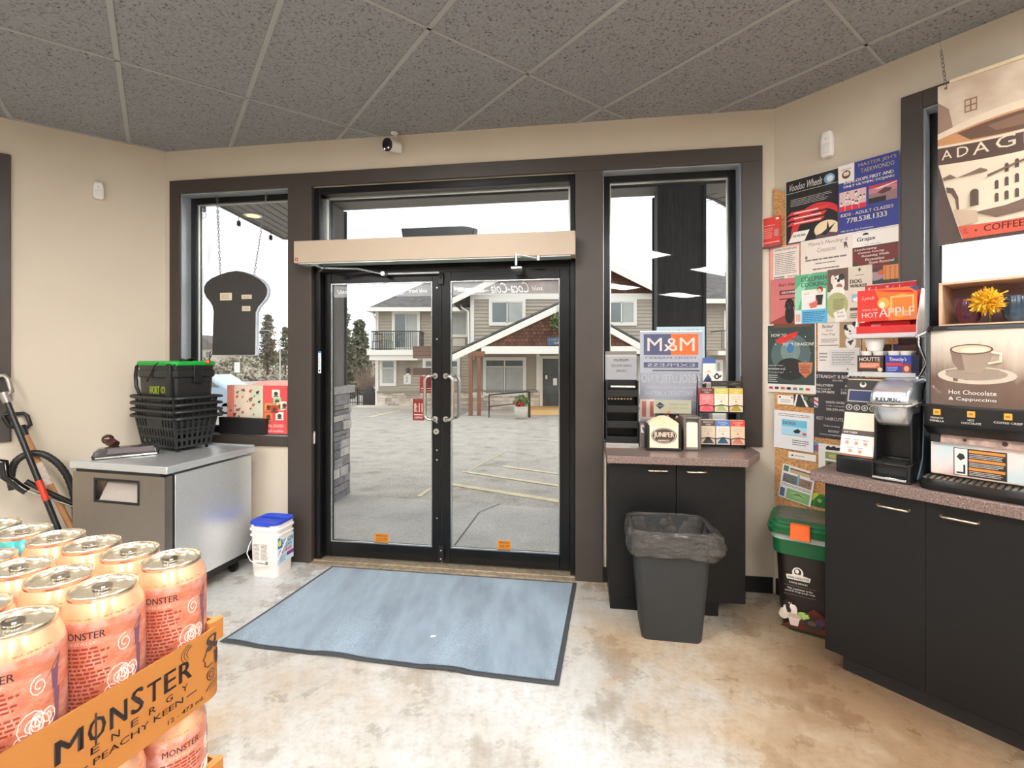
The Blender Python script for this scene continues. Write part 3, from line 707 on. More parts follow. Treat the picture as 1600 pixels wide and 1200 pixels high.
# neighbouring wing on the right
yN = 23.5; wN = MB(SIDING); siding(wN, None, X_(1061, yN), X_(1250, yN), gz(yN)-.1, Z_(470, yN), yN); 
nb = thing('neighbouring_house', 'part of a taupe house with grey roof and small balcony right of the dark post', 'building')
wN.build('wall', nb, smooth=0)
r = MB(SHINGLE).add([(X_(1058, 22.8), 22.8, Z_(468, 22.8)), (X_(1260, 22.8), 22.8, Z_(470, 22.8)), (X_(1260, 29), 29, Z_(425, 29)), (X_(1058, 29), 29, Z_(425, 29))], [(0, 1, 2, 3)]); r.build('roof', nb, smooth=0)
MB(XWHITE).box(X_(1058, 22.8), X_(1260, 22.8), 22.75, 22.85, Z_(474, 22.8), Z_(467, 22.8)).build('fascia', nb)
hb2 = hb; hb = nb; hwin(1130, 1150, 486, 545, yN, div=0); hwin(1115, 1128, 562, 600, yN, div=0); hb = hb2
m = MB(XWHITE).box(X_(1122, 22.3), X_(1190, 22.3), 22.3, yN, Z_(555, 22.3), Z_(548, 22.3)); bo = m.build('balcony_slab', nb)
m = MB(BLACK); za, zc = Z_(548, 22.3), Z_(516, 22.3); m.box(X_(1128, 22.3), X_(1190, 22.3), 22.3, 22.34, zc-.04, zc).box(X_(1128, 22.3)-.02, X_(1128, 22.3)+.02, 22.3, yN, zc-.04, zc)
for i in range(16): x = X_(1128, 22.3)+.12*i; m.box(x-.009, x+.009, 22.31, 22.33, za, zc)
m.build('railing', bo, smooth=0)
# entrance porch gable
yg = YG; gpk = (X_(883, yg), Z_(471, yg)); gl = (X_(690, yg), Z_(562, yg)); gr = (X_(1060, yg), Z_(570, yg))
ry = MB(XWHITE); t_ = .25
ry.prism([gl, gpk, gr, (gr[0], gr[1]-t_), (gpk[0], gpk[1]-t_*1.1), (gl[0], gl[1]-t_)], yg-.05, yg+.02); ry.build('porch_rake', hb, smooth=0)
rf = MB(SHINGLE).prism([(gl[0]-.05, gl[1]+.02), (gpk[0], gpk[1]+.03), (gr[0]+.05, gr[1]+.02), (gr[0]+.05, gr[1]+.09), (gpk[0], gpk[1]+.11), (gl[0]-.05, gl[1]+.09)], yg-.06, YR); rf.build('porch_roof', hb, smooth=0)
zb1, zb0 = Z_(541, yg), Z_(553, yg)
MB(CEDAR).prism([(X_(742, yg), zb1), (X_(1010, yg), zb1), (gpk[0], gpk[1]-t_)], yg+.03, yg+.12).build('porch_gable_shingles', hb, smooth=0)
MB(XWHITE).box(X_(752, yg), X_(1012, yg), yg-.02, yg+.18, zb0, zb1).box(X_(752, yg), X_(756, yg), yg, YR, zb0, zb1).build('porch_beam', hb, smooth=0, bevel=.01)
MB(pm((190, 182, 172), .7)).box(X_(752, yg), X_(1012, yg), yg+.18, YR, zb1-.03, zb1).build('porch_ceiling', hb, smooth=0)
for c_ in (735, 748):
    MB(REDWOOD).box(X_(c_-3, yg), X_(c_+3, yg), yg, yg+.2, gz(yg)-.02, zb0+.06).build('porch_column', hb, smooth=0, bevel=.01)
MB(REDWOOD).box(X_(734, yg), X_(758, yg), yg-.03, yg+.23, zb0-.1, Z_(549, yg)).build('column_bracket', hb, smooth=0, bevel=.01)
m = MB(REDWOOD).box(X_(957, yg), X_(963, yg), yg, yg+.2, gz(yg)-.02, zb0+.06).build('porch_column', hb, smooth=0, bevel=.01)
# blue name board and plant on the gable
s = Sheet(X_(890, yg)-X_(855, yg), Z_(527, yg)-Z_(539, yg), (70, 92, 118), .03).t('FAMILY CARE', .08, .15, .92, .5, (226, 230, 234), .02).t('CLINIC', .3, .62, .7, .85, (226, 230, 234))
s.mb.build('name_board', hb, smooth=0).location = (X_(855, yg), yg+.02, Z_(539, yg))
def leaves(mb, c, R_, n, size, mats, seed=1, squash=1.):
    rnd = random.Random(seed)
    for i in range(n):
        d = Vector((rnd.gauss(0, 1), rnd.gauss(0, 1), rnd.gauss(0, 1))).normalized()*R_*rnd.uniform(.35, 1)**.5; d.z *= squash; p = Vector(c)+d
        a = Vector((rnd.gauss(0, 1), rnd.gauss(0, 1), rnd.gauss(0, 1))).normalized(); b = a.orthogonal().normalized(); q = size*rnd.uniform(.6, 1.3)
        mb.use(rnd.choice(mats)); mb.add([tuple(p-a*q), tuple(p+b*q*.45), tuple(p+a*q), tuple(p-b*q*.45)], [(0, 1, 2, 3)])
    return mb
GR = [pm(c, .7) for c in ((76, 104, 60), (104, 128, 74), (58, 84, 48), (140, 150, 96))]
o = thing('hanging_plant', 'green hanging plant in front of the cedar porch gable across the lot', 'plant', 'W', X_(871, yg-.35), yg-.35, Z_(518, yg-.35))
leaves(MB(), (0, 0, .35), .28, 220, .09, GR, 3, 1.3).build('foliage', o, smooth=0); MB(pm((88, 66, 52), .8)).lathe([(.08, 0), (.17, .18), (.18, .2)], n=16).build('basket', o)
MB(BLACK).cyl((0, 0, .2), (0, .2, 1.0), .01, n=6).build('hook', o)
# entrance door of the house
dx0, dx1 = X_(843, YR), X_(884, YR)
f = MB(pm((226, 220, 210), .5)); ring(f, dx0, dx1, Z_(645, YR), Z_(556, YR), .13, YR-.11, YR); f.box(dx0, dx1, YR-.11, YR, Z_(645, YR), Z_(637, YR)); dd = f.build('entrance_door', hb, smooth=0)
MB(pm((70, 76, 78), .1, var=.4, scale=2, coat=.5)).box(dx0+.13, dx1-.13, YR-.075, YR-.065, Z_(637, YR), Z_(556, YR)-.13).build('pane', dd, smooth=0)
MB(WHITE).box(X_(864, YR), X_(870, YR), YR-.083, YR-.076, Z_(602, YR), Z_(591, YR)).build('notice', dd, smooth=0)
MB(WHITE).box(X_(852, YR), X_(855, YR), YR-.083, YR-.076, Z_(592, YR), Z_(586, YR)).build('notice', dd, smooth=0)
# raised walk, yellow step
m = MB(pm((196, 188, 178), .85, var=.06, scale=2))
zW = gz(19.5)+.12; m.prism([(X_(706, 16.6), 16.6), (X_(1100, 15.6), 15.6), (12, YR), (X_(735, YR), YR)], zW-.3, zW-.1, 'z')
m.box(xl0-1.0, xl1, 24.0, YL+.1, gz(24.5)-.1, gz(24.5)+.1)
m.build('house_walkway', None, 'raised pale concrete walkway along the house front', 'walkway', kind='structure', smooth=0)
MB(pm((222, 180, 120), .8)).box(X_(826, 19.2), X_(900, 19.2), 19.2, YR-.1, zW-.1, zW+.08).build('entrance_step', None, 'yellow painted step below the house entrance door', 'step', kind='structure')
# wall lamp, notice, vent on the left wing
o = thing('wall_lamp', 'small cylindrical wall lamp beside the ground floor window of the house', 'lamp', 'W', X_(638, YL), YL-.04, Z_(580, YL))
MB(pm((90, 88, 86), .4)).cyl((0, -.1, -.12), (0, -.1, .16), .1, n=14).box(-.05, .05, -.05, .02, -.05, .08).build('body', o); MB(em((255, 246, 226), .9, 'lamp_glow')).cyl((0, -.1, -.16), (0, -.1, -.12), .08, n=14).build('diffuser', o)
s = Sheet(X_(642, YL)-X_(631, YL), Z_(586, YL)-Z_(600, YL), (238, 234, 228), .02).t('6', .35, .1, .65, .45, (120, 116, 110)).t('P', .35, .55, .65, .9, (120, 116, 110))
o = s.mb.build('number_plate', None, 'small white plate under the wall lamp on the house', 'sign', smooth=0); o.location = (X_(631, YL), YL-.03, Z_(600, YL))
# handrail
o = thing('handrail', 'thin dark metal handrail on the walkway before the house window', 'handrail', 'W', 0, 0, 0)
yh = 17.6; A = (X_(764, yh), yh, Z_(617, yh)); B2 = (X_(826, yh), yh, Z_(612, yh)); zf = gz(yh)-.0
MB(BLACK).tube([A, B2], .025, 8).tube([(A[0]+1.1*0, yh, Z_(636, yh)+.02), (X_(806, yh), yh, Z_(631, yh)), (B2[0], yh, Z_(629, yh))], .018, 8).build('rail', o)
for q in (A, B2, (X_(828, yh), yh+.0, B2[2])): MB(BLACK).tube([q, (q[0], yh, zf-.02)], .022, 8).build('post', o)
# planter with flowers
yp = 16.9; zp = gz(yp)+.01; o = thing('planter', 'round pale stone planter with red flowers by the handrail', 'planter', 'W', X_(814, yp), yp, zp)
MB(pm((200, 194, 184), .8, var=.08)).lathe([(.12, 0), (.17, .03), (.22, .14), (.255, .30), (.245, .40), (.26, .42), (.25, .45), (.21, .45), (.20, .40)], n=28).build('pot', o)
leaves(MB(), (0, 0, .62), .26, 170, .09, GR, 5, .9).build('foliage', o, smooth=0); leaves(MB(), (-.05, -.15, .56), .15, 60, .05, [pm((190, 50, 44), .6)], 6).build('flower', o, smooth=0)
# downpipe-like AC unit box under the window
MB(pm((214, 206, 194), .7)).box(X_(708, YL), X_(727, YL), YL-.1, YL, Z_(541, YL), Z_(529, YL)).build('air_conditioner', hb, bevel=.01)
dp = MB(XWHITE).tube([(X_(716, YR), YR+1, Z_(472, YR)), (X_(722, YR), YR-.1, Z_(481, YR)), (X_(732, YR), YR-.08, Z_(487, YR)), (X_(733, YR), YR-.08, Z_(560, YR))], .04, 8); dp.build('downpipe', hb)
dp = MB(XWHITE).tube([(X_(580, ev), ev+.1, zE-.12), (X_(588, YL), YL-.08, zE-.5), (X_(590, YL), YL-.08, Z_(548, YL))], .04, 8); dp.build('downpipe', hb)

# ------------------------------------------------------------------ trees, hillside, fence, signs
BARK = pm((96, 80, 68), .9, var=.2, scale=10)
PINES = [pm(c, .85) for c in ((92, 98, 78), (112, 114, 92), (76, 82, 68), (130, 124, 104))]
PINEB = [pm(c, .85) for c in ((122, 110, 92), (136, 122, 104), (104, 98, 80), (96, 96, 80))]
def conifer(px, pb, pt, Y, wpx, mats, lab, seed, n=2600, group=None, q=None):
    zb_, zt_ = Z_(pb, Y), Z_(pt, Y); h = zt_-zb_; R_ = wpx/2/F*Y; rnd = random.Random(seed); q = q or h*.022
    o = thing('pine_tree', lab, 'tree', 'W', X_(px, Y), Y, zb_-1.0, group=group)
    MB(BARK).cyl((0, 0, 0), (0, 0, h+.8), .025*h, .004*h, 8).build('trunk', o)
    m = MB()
    # whorls of boughs, each bough a scatter of needle clumps
    nb = n//30
    for i in range(nb):
        t = (i+.5)/nb; zz = 1.0+h*(.08+.92*t); a = rnd.uniform(0, 6.28); L = R_*(1-t)**.7*rnd.uniform(.55, 1.12)*(.75+.25*min(1, t*5))+.06*R_
        for k in range(30):
            u = rnd.uniform(.15, 1); p = Vector((math.cos(a)*L*u, math.sin(a)*L*u, zz+.12*L*u*u*2-.1*L+rnd.gauss(0, .05*R_)))+Vector((rnd.gauss(0, .12), rnd.gauss(0, .12), 0))*R_
            d = Vector((rnd.gauss(0, 1), rnd.gauss(0, 1), rnd.gauss(.4, .7))).normalized(); b = d.orthogonal().normalized(); qq = q*rnd.uniform(.6, 1.4)
            m.use(mats[rnd.randrange(len(mats))]); m.add([tuple(p-d*qq), tuple(p+b*qq*.5), tuple(p+d*qq), tuple(p-b*qq*.5)], [(0, 1, 2, 3)])
    m.build('foliage', o, smooth=0); return o
GT = 'pines beyond the parking lot'
conifer(418, 575, 493, 68, 36, PINEB, 'tallest brownish pine seen through the left window right of the bread shaped sign', 1, 3600, GT)
conifer(446, 575, 512, 66, 30, PINES, 'green pine at the left window cut by the door casing', 2, 2600, GT)
conifer(562, 625, 502, 40, 46, PINES, 'dark bushy pine beside the balcony seen through the left door pane', 3, 5200, GT, q=.17)
conifer(536, 610, 480, 46, 44, PINES, 'tall pine half hidden by the stone based porch post', 4, 3000, GT)
conifer(548, 628, 540, 34, 30, PINES, 'low pine behind the iron fence left of the house', 5, 2600, GT, q=.13)
o = thing('bare_shrub', 'leafless brown shrub behind the iron fence at the left of the house', 'shrub', 'W', X_(572, 31), 31, gz(31)); rnd = random.Random(5); m = MB(pm((150, 130, 116), .9))
for i in range(160):
    a = rnd.uniform(0, 6.28); L = rnd.uniform(.5, 1.1); h_ = rnd.uniform(1.2, 2.6); m.tube([(0, 0, 0), (math.cos(a)*L*.5, math.sin(a)*L*.5, h_*.6), (math.cos(a+.3)*L, math.sin(a+.3)*L, h_)], [.02, .012, .004], 3)
m.build('branches', o, smooth=0)
# hillside of sagebrush: one terrain, one uncountable scrub
def hz(x, y): 
    t = max(0, min(1, (y-66)/40)); return -2.3+t*4.2*(1-.35*max(0, min(1, (x+30)/22)))+.35*math.sin(x*.35+y*.2)*t+.25*math.sin(x*.9)*t
m = MB(pm((176, 166, 148), .95, var=.15, scale=.5)); nx, ny = 60, 16; v = []; f = []
for j in range(ny+1):
    for i in range(nx+1): x = -90+180*i/nx; y = 66+54*j/ny; v.append((x, y, hz(x, y)))
for j in range(ny):
    for i in range(nx): a = j*(nx+1)+i; f.append((a, a+1, a+nx+2, a+nx+1))
m.add(v, f); m.build('hillside', None, 'dry hillside beyond the road', 'hillside', kind='structure')
m = MB(); rnd = random.Random(9); SG = [pm(c, .95) for c in ((150, 144, 128), (118, 114, 102), (178, 168, 150), (96, 92, 84), (196, 186, 172))]
for i in range(1500):
    x = rnd.uniform(-62, -8); y = rnd.uniform(66, 106); r = rnd.uniform(.35, .9); mt_ = rnd.choice(SG); z = hz(x, y)
    for k in range(9):
        p = Vector((x+rnd.gauss(0, r*.5), y+rnd.gauss(0, r*.5), z+rnd.uniform(.1, r))); d = Vector((rnd.gauss(0, 1), rnd.gauss(0, 1), rnd.gauss(.5, 1))).normalized(); b = d.orthogonal().normalized(); q = r*rnd.uniform(.3, .6)
        m.use(mt_ if k % 3 else rnd.choice(SG)); m.add([tuple(p-d*q), tuple(p+b*q*.6), tuple(p+d*q), tuple(p-b*q*.6)], [(0, 1, 2, 3)])
m.build('sagebrush', None, 'grey brown sagebrush covering the hillside', 'brush', kind='stuff', smooth=0)
o = thing('distant_house', 'small pale house with grey roof far off at the left edge of the left window', 'building', 'W', X_(322, 95), 95, 1.2)
MB(pm((200, 190, 176), .8)).box(-3.4, 4, -3, 3, -1, 1.9).build('wall', o, smooth=0); MB(pm((110, 106, 104), .9)).prism([(-4, 1.9), (4.6, 1.9), (1, 4.6), (-2, 4.8)], -3.4, 3.4).build('roof', o, smooth=0)
for q in (-2.2, -.2, 1.9): MB(XGLASS).box(q, q+.9, -3.03, -3, .2, 1.3).build('window', o, smooth=0)
o = thing('street_lamp', 'curved arm street lamp between the two pines in the left window', 'street lamp', 'W', X_(437.5, 60), 60, gz(60))
zt_ = Z_(532, 60); MB(pm((190, 190, 188), .5)).tube([(0, 0, 0), (0, 0, zt_-gz(60))]+[(-.1-1.2*math.sin(math.radians(a)), 0, zt_-gz(60)+1.3*math.sin(math.radians(a))+.0) for a in (10, 30, 50, 70)]+[(-2.0, 0, zt_-gz(60)+1.3)], [.09, .07, .06, .05, .05, .05, .05], 8).build('pole', o)
MB(pm((150, 150, 150), .5)).box(-2.5, -1.9, -.12, .12, zt_-gz(60)+1.22, zt_-gz(60)+1.36).build('lamp_head', o)
o = thing('road_sign', 'small white road sign on a thin post before the sagebrush hillside', 'sign', 'W', X_(371, 55), 55, gz(55))
MB(pm((180, 178, 172), .6)).cyl((0, 0, 0), (0, 0, Z_(568, 55)-gz(55)), .05, n=8).build('post', o); MB(WHITE).box(-.33, .33, -.08, -.05, Z_(582, 55)-gz(55), Z_(566, 55)-gz(55)).build('plate', o)
m = MB(pm((214, 212, 206), .7)).box(X_(330, 58), X_(460, 58), 58, 58.3, gz(58)-.2, Z_(596, 58)); m.build('road_barrier', None, 'low pale barrier along the road below the hillside', 'barrier')
o = thing('iron_fence', 'black iron fence between the stone post and the house across', 'fence', 'W', 0, 0, 0); yf = 27.5; xa, xb = X_(530, yf), X_(588, yf); za, zc = gz(yf), Z_(608, yf)
m = MB(BLACK).box(xa, xb, yf-.02, yf+.02, zc-.1, zc-.06).box(xa, xb, yf-.02, yf+.02, za+.12, za+.16)
x = xa
while x < xb: m.box(x-.01, x+.01, yf-.01, yf+.01, za, zc); x += .13
m.build('panel', o, smooth=0)
for x in (xa, (xa+xb)/2, xb): MB(BLACK).box(x-.035, x+.035, yf-.035, yf+.035, za, zc+.06).build('post', o)
o = thing('covered_grill', 'dark covered barbecue standing by the iron fence at the house corner', 'grill', 'W', X_(578, 26.6), 26.6, gz(26.6))
MB(pm((44, 44, 46), .7)).loft([(0, -.35, .35, -.25, .25, .05), (.75, -.33, .33, -.24, .24, .06), (.95, -.24, .24, -.2, .2, .1), (1.08, -.1, .1, -.1, .1, .05)]).build('cover', o); MB(BLACK).box(-.55, -.3, -.12, .12, .62, .72).build('side_shelf', o, bevel=.01)
# parked car glimpsed between the baskets and the gift box
o = thing('parked_car', 'pale blue car glimpsed outside between the black baskets and the pink box', 'car', 'W', X_(307, 20), 20.5, gz(20.5)); BL = pm((176, 196, 214), .25, metal=.3, coat=.6)
sec = [(-2.2, .35, .95), (-2.1, .3, 1.05), (-1.4, .28, 1.12), (-.8, .28, 1.6), (.7, .28, 1.66), (1.5, .28, 1.15), (2.1, .3, 1.05), (2.25, .4, .85)]
body = [(a, b) for a, b, c in sec]+[(a, c) for a, b, c in sec][::-1]
MB(BL).prism(body, -.85, .85).build('body', o, bevel=.08, seg=3)
MB(XGLASS).prism([(-1.15, 1.16), (-.72, 1.52), (-.1, 1.56), (-.1, 1.16)], -.87, .87).prism([(0, 1.16), (0, 1.57), (.62, 1.57), (1.2, 1.16)], -.87, .87).build('side_window', o)
for x in (-1.4, 1.45):
    for y in (-.82, .72):
        wv = MB(BLACK).cyl((x, y-.02, .32), (x, y+.13, .32), .32, n=24).build('wheel', o); MB(ALU).cyl((x, y-.03, .32), (x, y-.02, .32), .19, n=16).build('hubcap', wv)

# ================================================================== INTERIOR: ceiling lights (behind and above the camera)
DIFF = em((255, 252, 248), LAMP, 'lit_diffuser')
def troffer(a, b, lab):
    p = e1*a+e2*b
    o = thing('ceiling_light', lab, 'light', 'W', p.x, p.y, ZC-.012); o.rotation_euler = (0, 0, math.radians(36.75)); tag(o, group='recessed fluorescent ceiling panels')
    MB(WHITE).box(-.3, .3, -.6, -.57, -.012, .01).box(-.3, .3, .57, .6, -.012, .01).box(-.3, -.27, -.57, .57, -.012, .01).box(.27, .3, -.57, .57, -.012, .01).build('frame', o, smooth=0)
    MB(DIFF).box(-.27, .27, -.57, .57, -.004, .008).build('diffuser', o, smooth=0)
LS = [(.13, 1.45), (-2.3, 1.45), (-4.73, 1.45), (2.56, -.98), (.13, -.98), (-2.3, -.98), (-4.73, -.98), (2.56, -3.41), (.13, -3.41), (-2.3, -3.41), (.13, -5.84), (-2.3, -5.84)]
for a, b in LS: troffer(a, b, 'lit rectangular panel recessed in the grey grid ceiling behind the viewer')

# ------------------------------------------------------------------ fixtures on the walls
o = thing('security_camera', 'small white bullet camera with black face above the doors', 'camera', 'B', 1.87, -.09, 2.965)
d = Vector((-.42, -1, -.22)).normalized()
MB(WHITE).cyl(tuple(-d*.06), tuple(d*.045), .036, .042, 24).build('body', o, bevel=.006)
MB(GLOSSBLACK).cyl(tuple(d*.045), tuple(d*.056), .044, .042, 24).cyl(tuple(d*.056), tuple(d*.06), .02, n=16).build('lens_face', o, bevel=.003)
m = MB(em((255, 255, 250), 1.2, 'small_led'));  sx = Vector((d.y, -d.x, 0)).normalized()
for s_ in (-.018, .018): m.cyl(tuple(d*.056+sx*s_+Vector((0, 0, -.026))), tuple(d*.0585+sx*s_+Vector((0, 0, -.026))), .005, n=10)
m.build('led', o)
MB(WHITE).tube([(.02, .02, .02), (.015, .05, .08), (-.005, .05, .108)], .007).cyl((-.005, .05, .108), (-.005, .05, .1149), .025).cyl((.02, .04, 0), (.02, .09, 0), .016).build('bracket', o)
def motion(fr, x, z0, z1, lab):
    w_, h_ = .062, z1-z0
    o = thing('motion_sensor', lab, 'sensor', fr, x, 0, z0)
    MB(WHITE).prism([(-w_*.42, 0), (w_*.42, 0), (w_*.5, h_*.15), (w_*.5, h_*.7), (w_*.36, h_), (-w_*.36, h_), (-w_*.5, h_*.7), (-w_*.5, h_*.15)], -.042, 0).build('housing', o, bevel=.009, seg=3)
    MB(pm((228, 226, 220), .35)).box(-w_*.32, w_*.32, -.046, -.042, h_*.1, h_*.5).build('lens', o, bevel=.004)
    MB(pm((190, 40, 36), .4)).cyl((0, -.042, h_*.68), (0, -.044, h_*.68), .003, n=8).build('indicator', o)
motion('L', -.385, 2.632, 2.752, 'white motion sensor high on the left wall'); motion('R', .305, 2.665, 2.812, 'white motion sensor high on the right wall above the posters')

# bread shaped hanging sign
pts = [(348, 1175), (630, 1175), (634, 890), (652, 850), (688, 810), (708, 775), (712, 735), (696, 700), (660, 668), (610, 640), (560, 622), (505, 613), (450, 622), (395, 640), (345, 662), (310, 690), (294, 720), (293, 755), (308, 790), (335, 822), (350, 850), (357, 885)]
pz = [wp('B', 250+a/4.284, 280+b/4.284, .03) for a, b in pts]; x0, z0 = pz[0]
out_ = [(a-x0, b-z0) for a, b in pz]
o = thing('bread_shaped_sign', 'black bread slice shaped sign hanging on two chains in the left window', 'sign', 'B', x0, .03, z0)
MB(pm((58, 56, 54), .5, var=.08)).prism(out_, 0, .012).build('back_panel', o, bevel=.003)
cx_ = sum(p[0] for p in out_)/len(out_); cz_ = sum(p[1] for p in out_)/len(out_)
MB(pm((214, 222, 238), .4)).prism([(cx_+(a-cx_)*1.02+.008, cz_+(b-cz_)*1.012) for a, b in out_], .013, .035).build('face_panel', o, label='pale translucent front panel')
for (a, b, a2, b2) in ((403, 762, 481, 810), (547, 774, 614, 801), (550, 850, 605, 882)):
    u0, v1 = wp('B', 250+a/4.284, 280+b/4.284, .03); u1, v0 = wp('B', 250+a2/4.284, 280+b2/4.284, .03)
    s = Sheet(u1-u0, v1-v0, (224, 210, 186), .001, x0=u0-x0, z0=v0-z0, y=0).lines(.1, .15, .9, .85, 5, (120, 104, 90), .35, seed=a); s.mb.build('label', o, smooth=0)
def chain(mb, A, B, link=.022, wire=.0024):
    A, B = Vector(A), Vector(B); n = max(2, int((B-A).length/link)); d = (B-A)/n; dn = d.normalized(); s1 = dn.orthogonal().normalized(); s2 = dn.cross(s1)
    for i in range(n):
        c = A+d*(i+.5); s = s1 if i % 2 else s2
        mb.tube([tuple(c+dn*link*.62*math.cos(t)+s*link*.28*math.sin(t)) for t in [2*math.pi*k/8 for k in range(8)]], wire, 4, closed=True)
for (a, b, a2, b2) in ((378, 95, 400, 640), (710, 78, 627, 640)):
    u, v_ = wp('B', 250+a/4.284, 280+b/4.284, .03); u2, v2 = wp('B', 250+a2/4.284, 280+b2/4.284, .03)
    m = MB(pm((150, 148, 144), .35, metal=.8)); chain(m, (u-x0, .006, min(v_, 2.735)-z0), (u2-x0, .006, v2-z0)); m.build('chain', o, smooth=0)
MB(BLACK).tube([(.0, .006, .01), (-.02, .006, -.02), (-.05, .006, -.05), (-.075, .004, -.02)], .003, 6).build('power_cord', o)

# gift box and its black tray in the left window
x0, z1 = wp('B', 355, 602, .02); x1, z0 = wp('B', 449, 667, .02); z0 = .9275
o = thing('snack_box', 'pink and green printed carton with animal drawings standing in the left window', 'box', 'B', x0, .02, z0)
s = Sheet(x1-x0, z1-z0, (236, 120, 112), .06, y=.06); W_ = s.w
s.r(0, 0, .6, 1, (236, 138, 120)).r(.12, 0, .6, 1, (226, 208, 186)).r(.38, 0, .6, 1, (206, 208, 184)).r(.6, 0, 1, 1, (226, 84, 84))
rr = random.Random(4); cols = [(60, 56, 54), (206, 84, 60), (84, 110, 90), (170, 90, 70), (40, 60, 70)]
for i in range(34):
    a, b, c = rr.uniform(.05, .56), rr.uniform(.06, .9), rr.choice(cols); q = rr.uniform(.012, .028)
    if rr.random() < .5: s.e(a, b, q, q*1.2, c); s.e(a+q, b-q, q*.5, q*.7, c); s.r(a-q*.7, b, a-q*.4, b+q*1.8, c); s.r(a+q*.4, b, a+q*.7, b+q*1.8, c)
    else: s.poly([(a, b-q*1.6), (a-q, b+q), (a+q, b+q)], c)
for (a, b, c) in ((.76, .08, (238, 232, 222)), (.78, .24, (170, 200, 150)), (.64, .36, (240, 150, 80)), (.83, .34, (236, 200, 150)), (.9, .32, (240, 226, 210)), (.64, .56, (226, 130, 70)), (.82, .54, (240, 236, 226)), (.74, .40, (190, 70, 50))):
    s.r(a, b, a+.13, b+.17, c).e(a+.065, b+.085, .035, .045, (90, 60, 50)).r(a+.02, b+.13, a+.11, b+.15, (60, 50, 46))
s.e(.23, .86, .09, .07, (50, 28, 60)).t('PURDYS', .16, .83, .3, .88, (240, 226, 236), .02).t('ANIMAL CRACKERS', .64, .8, .95, .86, (250, 226, 220)).t('and cookies', .68, .9, .95, .96, (250, 226, 220), 0, .2)
s.mb.build('carton', o, smooth=0, bevel=0)
MB(pm((236, 176, 170), .5)).prism([(W_*.35, s.h), (W_*.56, s.h+.035), (W_, s.h+.04), (W_, s.h)], .012, .05).build('open_flap', o)
place(MB(pm((22, 21, 21), .5)).prism([(0, 0), (.365, 0), (.372, .115), (-.008, .125)], -.045, 0).build('display_tray', None, 'low black wedge tray in front of the pink carton on the window ledge', 'tray', bevel=.004), 'B', .49, .012, .928)

# ------------------------------------------------------------------ undercounter refrigerator
RF = -13.2
o = thing('undercounter_refrigerator', 'stainless steel undercounter refrigerator with dark recessed handle by the left wall', 'refrigerator', 'W', -2.725, 2.92, 0, RF)
W_, D_ = .745, .66
MB(STEEL).box(.02, W_-.02, .065, D_, .12, .80).build('cabinet', o, bevel=.003)
MB(BLACK).box(.025, W_-.022, .052, .065, .14, .80).box(.03, W_-.03, .08, D_-.02, .08, .12).box(.05, W_-.05, .0, .07, .80, .818).build('gasket', o)
MB(STEEL).box(0, W_, -.005, D_+.01, .818, .862).box(0, W_, D_-.01, D_+.01, .862, .872).build('worktop', o, bevel=.005)
m = MB(STEELD); hx0, hx1, hz0, hz1 = .195, .535, .625, .765
m.box(.02, hx0, 0, .05, .135, .80).box(hx1, W_-.022, 0, .05, .135, .80).box(hx0, hx1, 0, .05, hz1, .80).box(hx0, hx1, 0, .05, .135, hz0).box(hx0, hx1, .044, .05, hz0, hz1)
dd = m.build('door', o, smooth=0)
m = MB(BLACK); ring(m, hx0-.004, hx1+.004, hz0-.004, hz1+.004, .014, -.003, .006); m.build('handle_rim', dd, bevel=.002)
MB(pm((176, 166, 158), .4)).add([(hx0+.03, .006, hz0+.01), (hx1-.012, .006, hz0+.01), (hx1-.012, .04, hz1-.03), (hx0+.05, .04, hz1-.03)], [(0, 1, 2, 3)]).build('recessed_handle', dd, smooth=0)
for x in (.08, W_-.08):
    for y in (.12, D_-.1): MB(BLACK).cyl((x, y-.012, .035), (x, y+.012, .035), .035, n=16).box(x-.02, x+.02, y-.02, y+.02, .05, .08).build('caster', o)

# ------------------------------------------------------------------ basket stack on it
BK = pm((40, 42, 43), .42, var=.08, scale=20)
def slotwall(mb, a, b, c, d, nc, nr, hole, t=.003):
    """patch a(b.l) b(b.r) c(t.r) d(t.l) of nc x nr cells; hole(i,j) cells stay open; has thickness t"""
    a, b, c, d = map(Vector, (a, b, c, d)); nrm = (b-a).cross(d-a).normalized()*t
    def pt(i, j): u, v = i/nc, j/nr; return (a*(1-u)+b*u)*(1-v)+(d*(1-u)+c*u)*v
    for j in range(nr):
        for i in range(nc):
            if hole(i, j): continue
            q = [pt(i, j), pt(i+1, j), pt(i+1, j+1), pt(i, j+1)]
            mb.add([tuple(p) for p in q]+[tuple(p-nrm) for p in q], [(0, 1, 2, 3), (7, 6, 5, 4), (0, 4, 5, 1), (1, 5, 6, 2), (2, 6, 7, 3), (3, 7, 4, 0)])
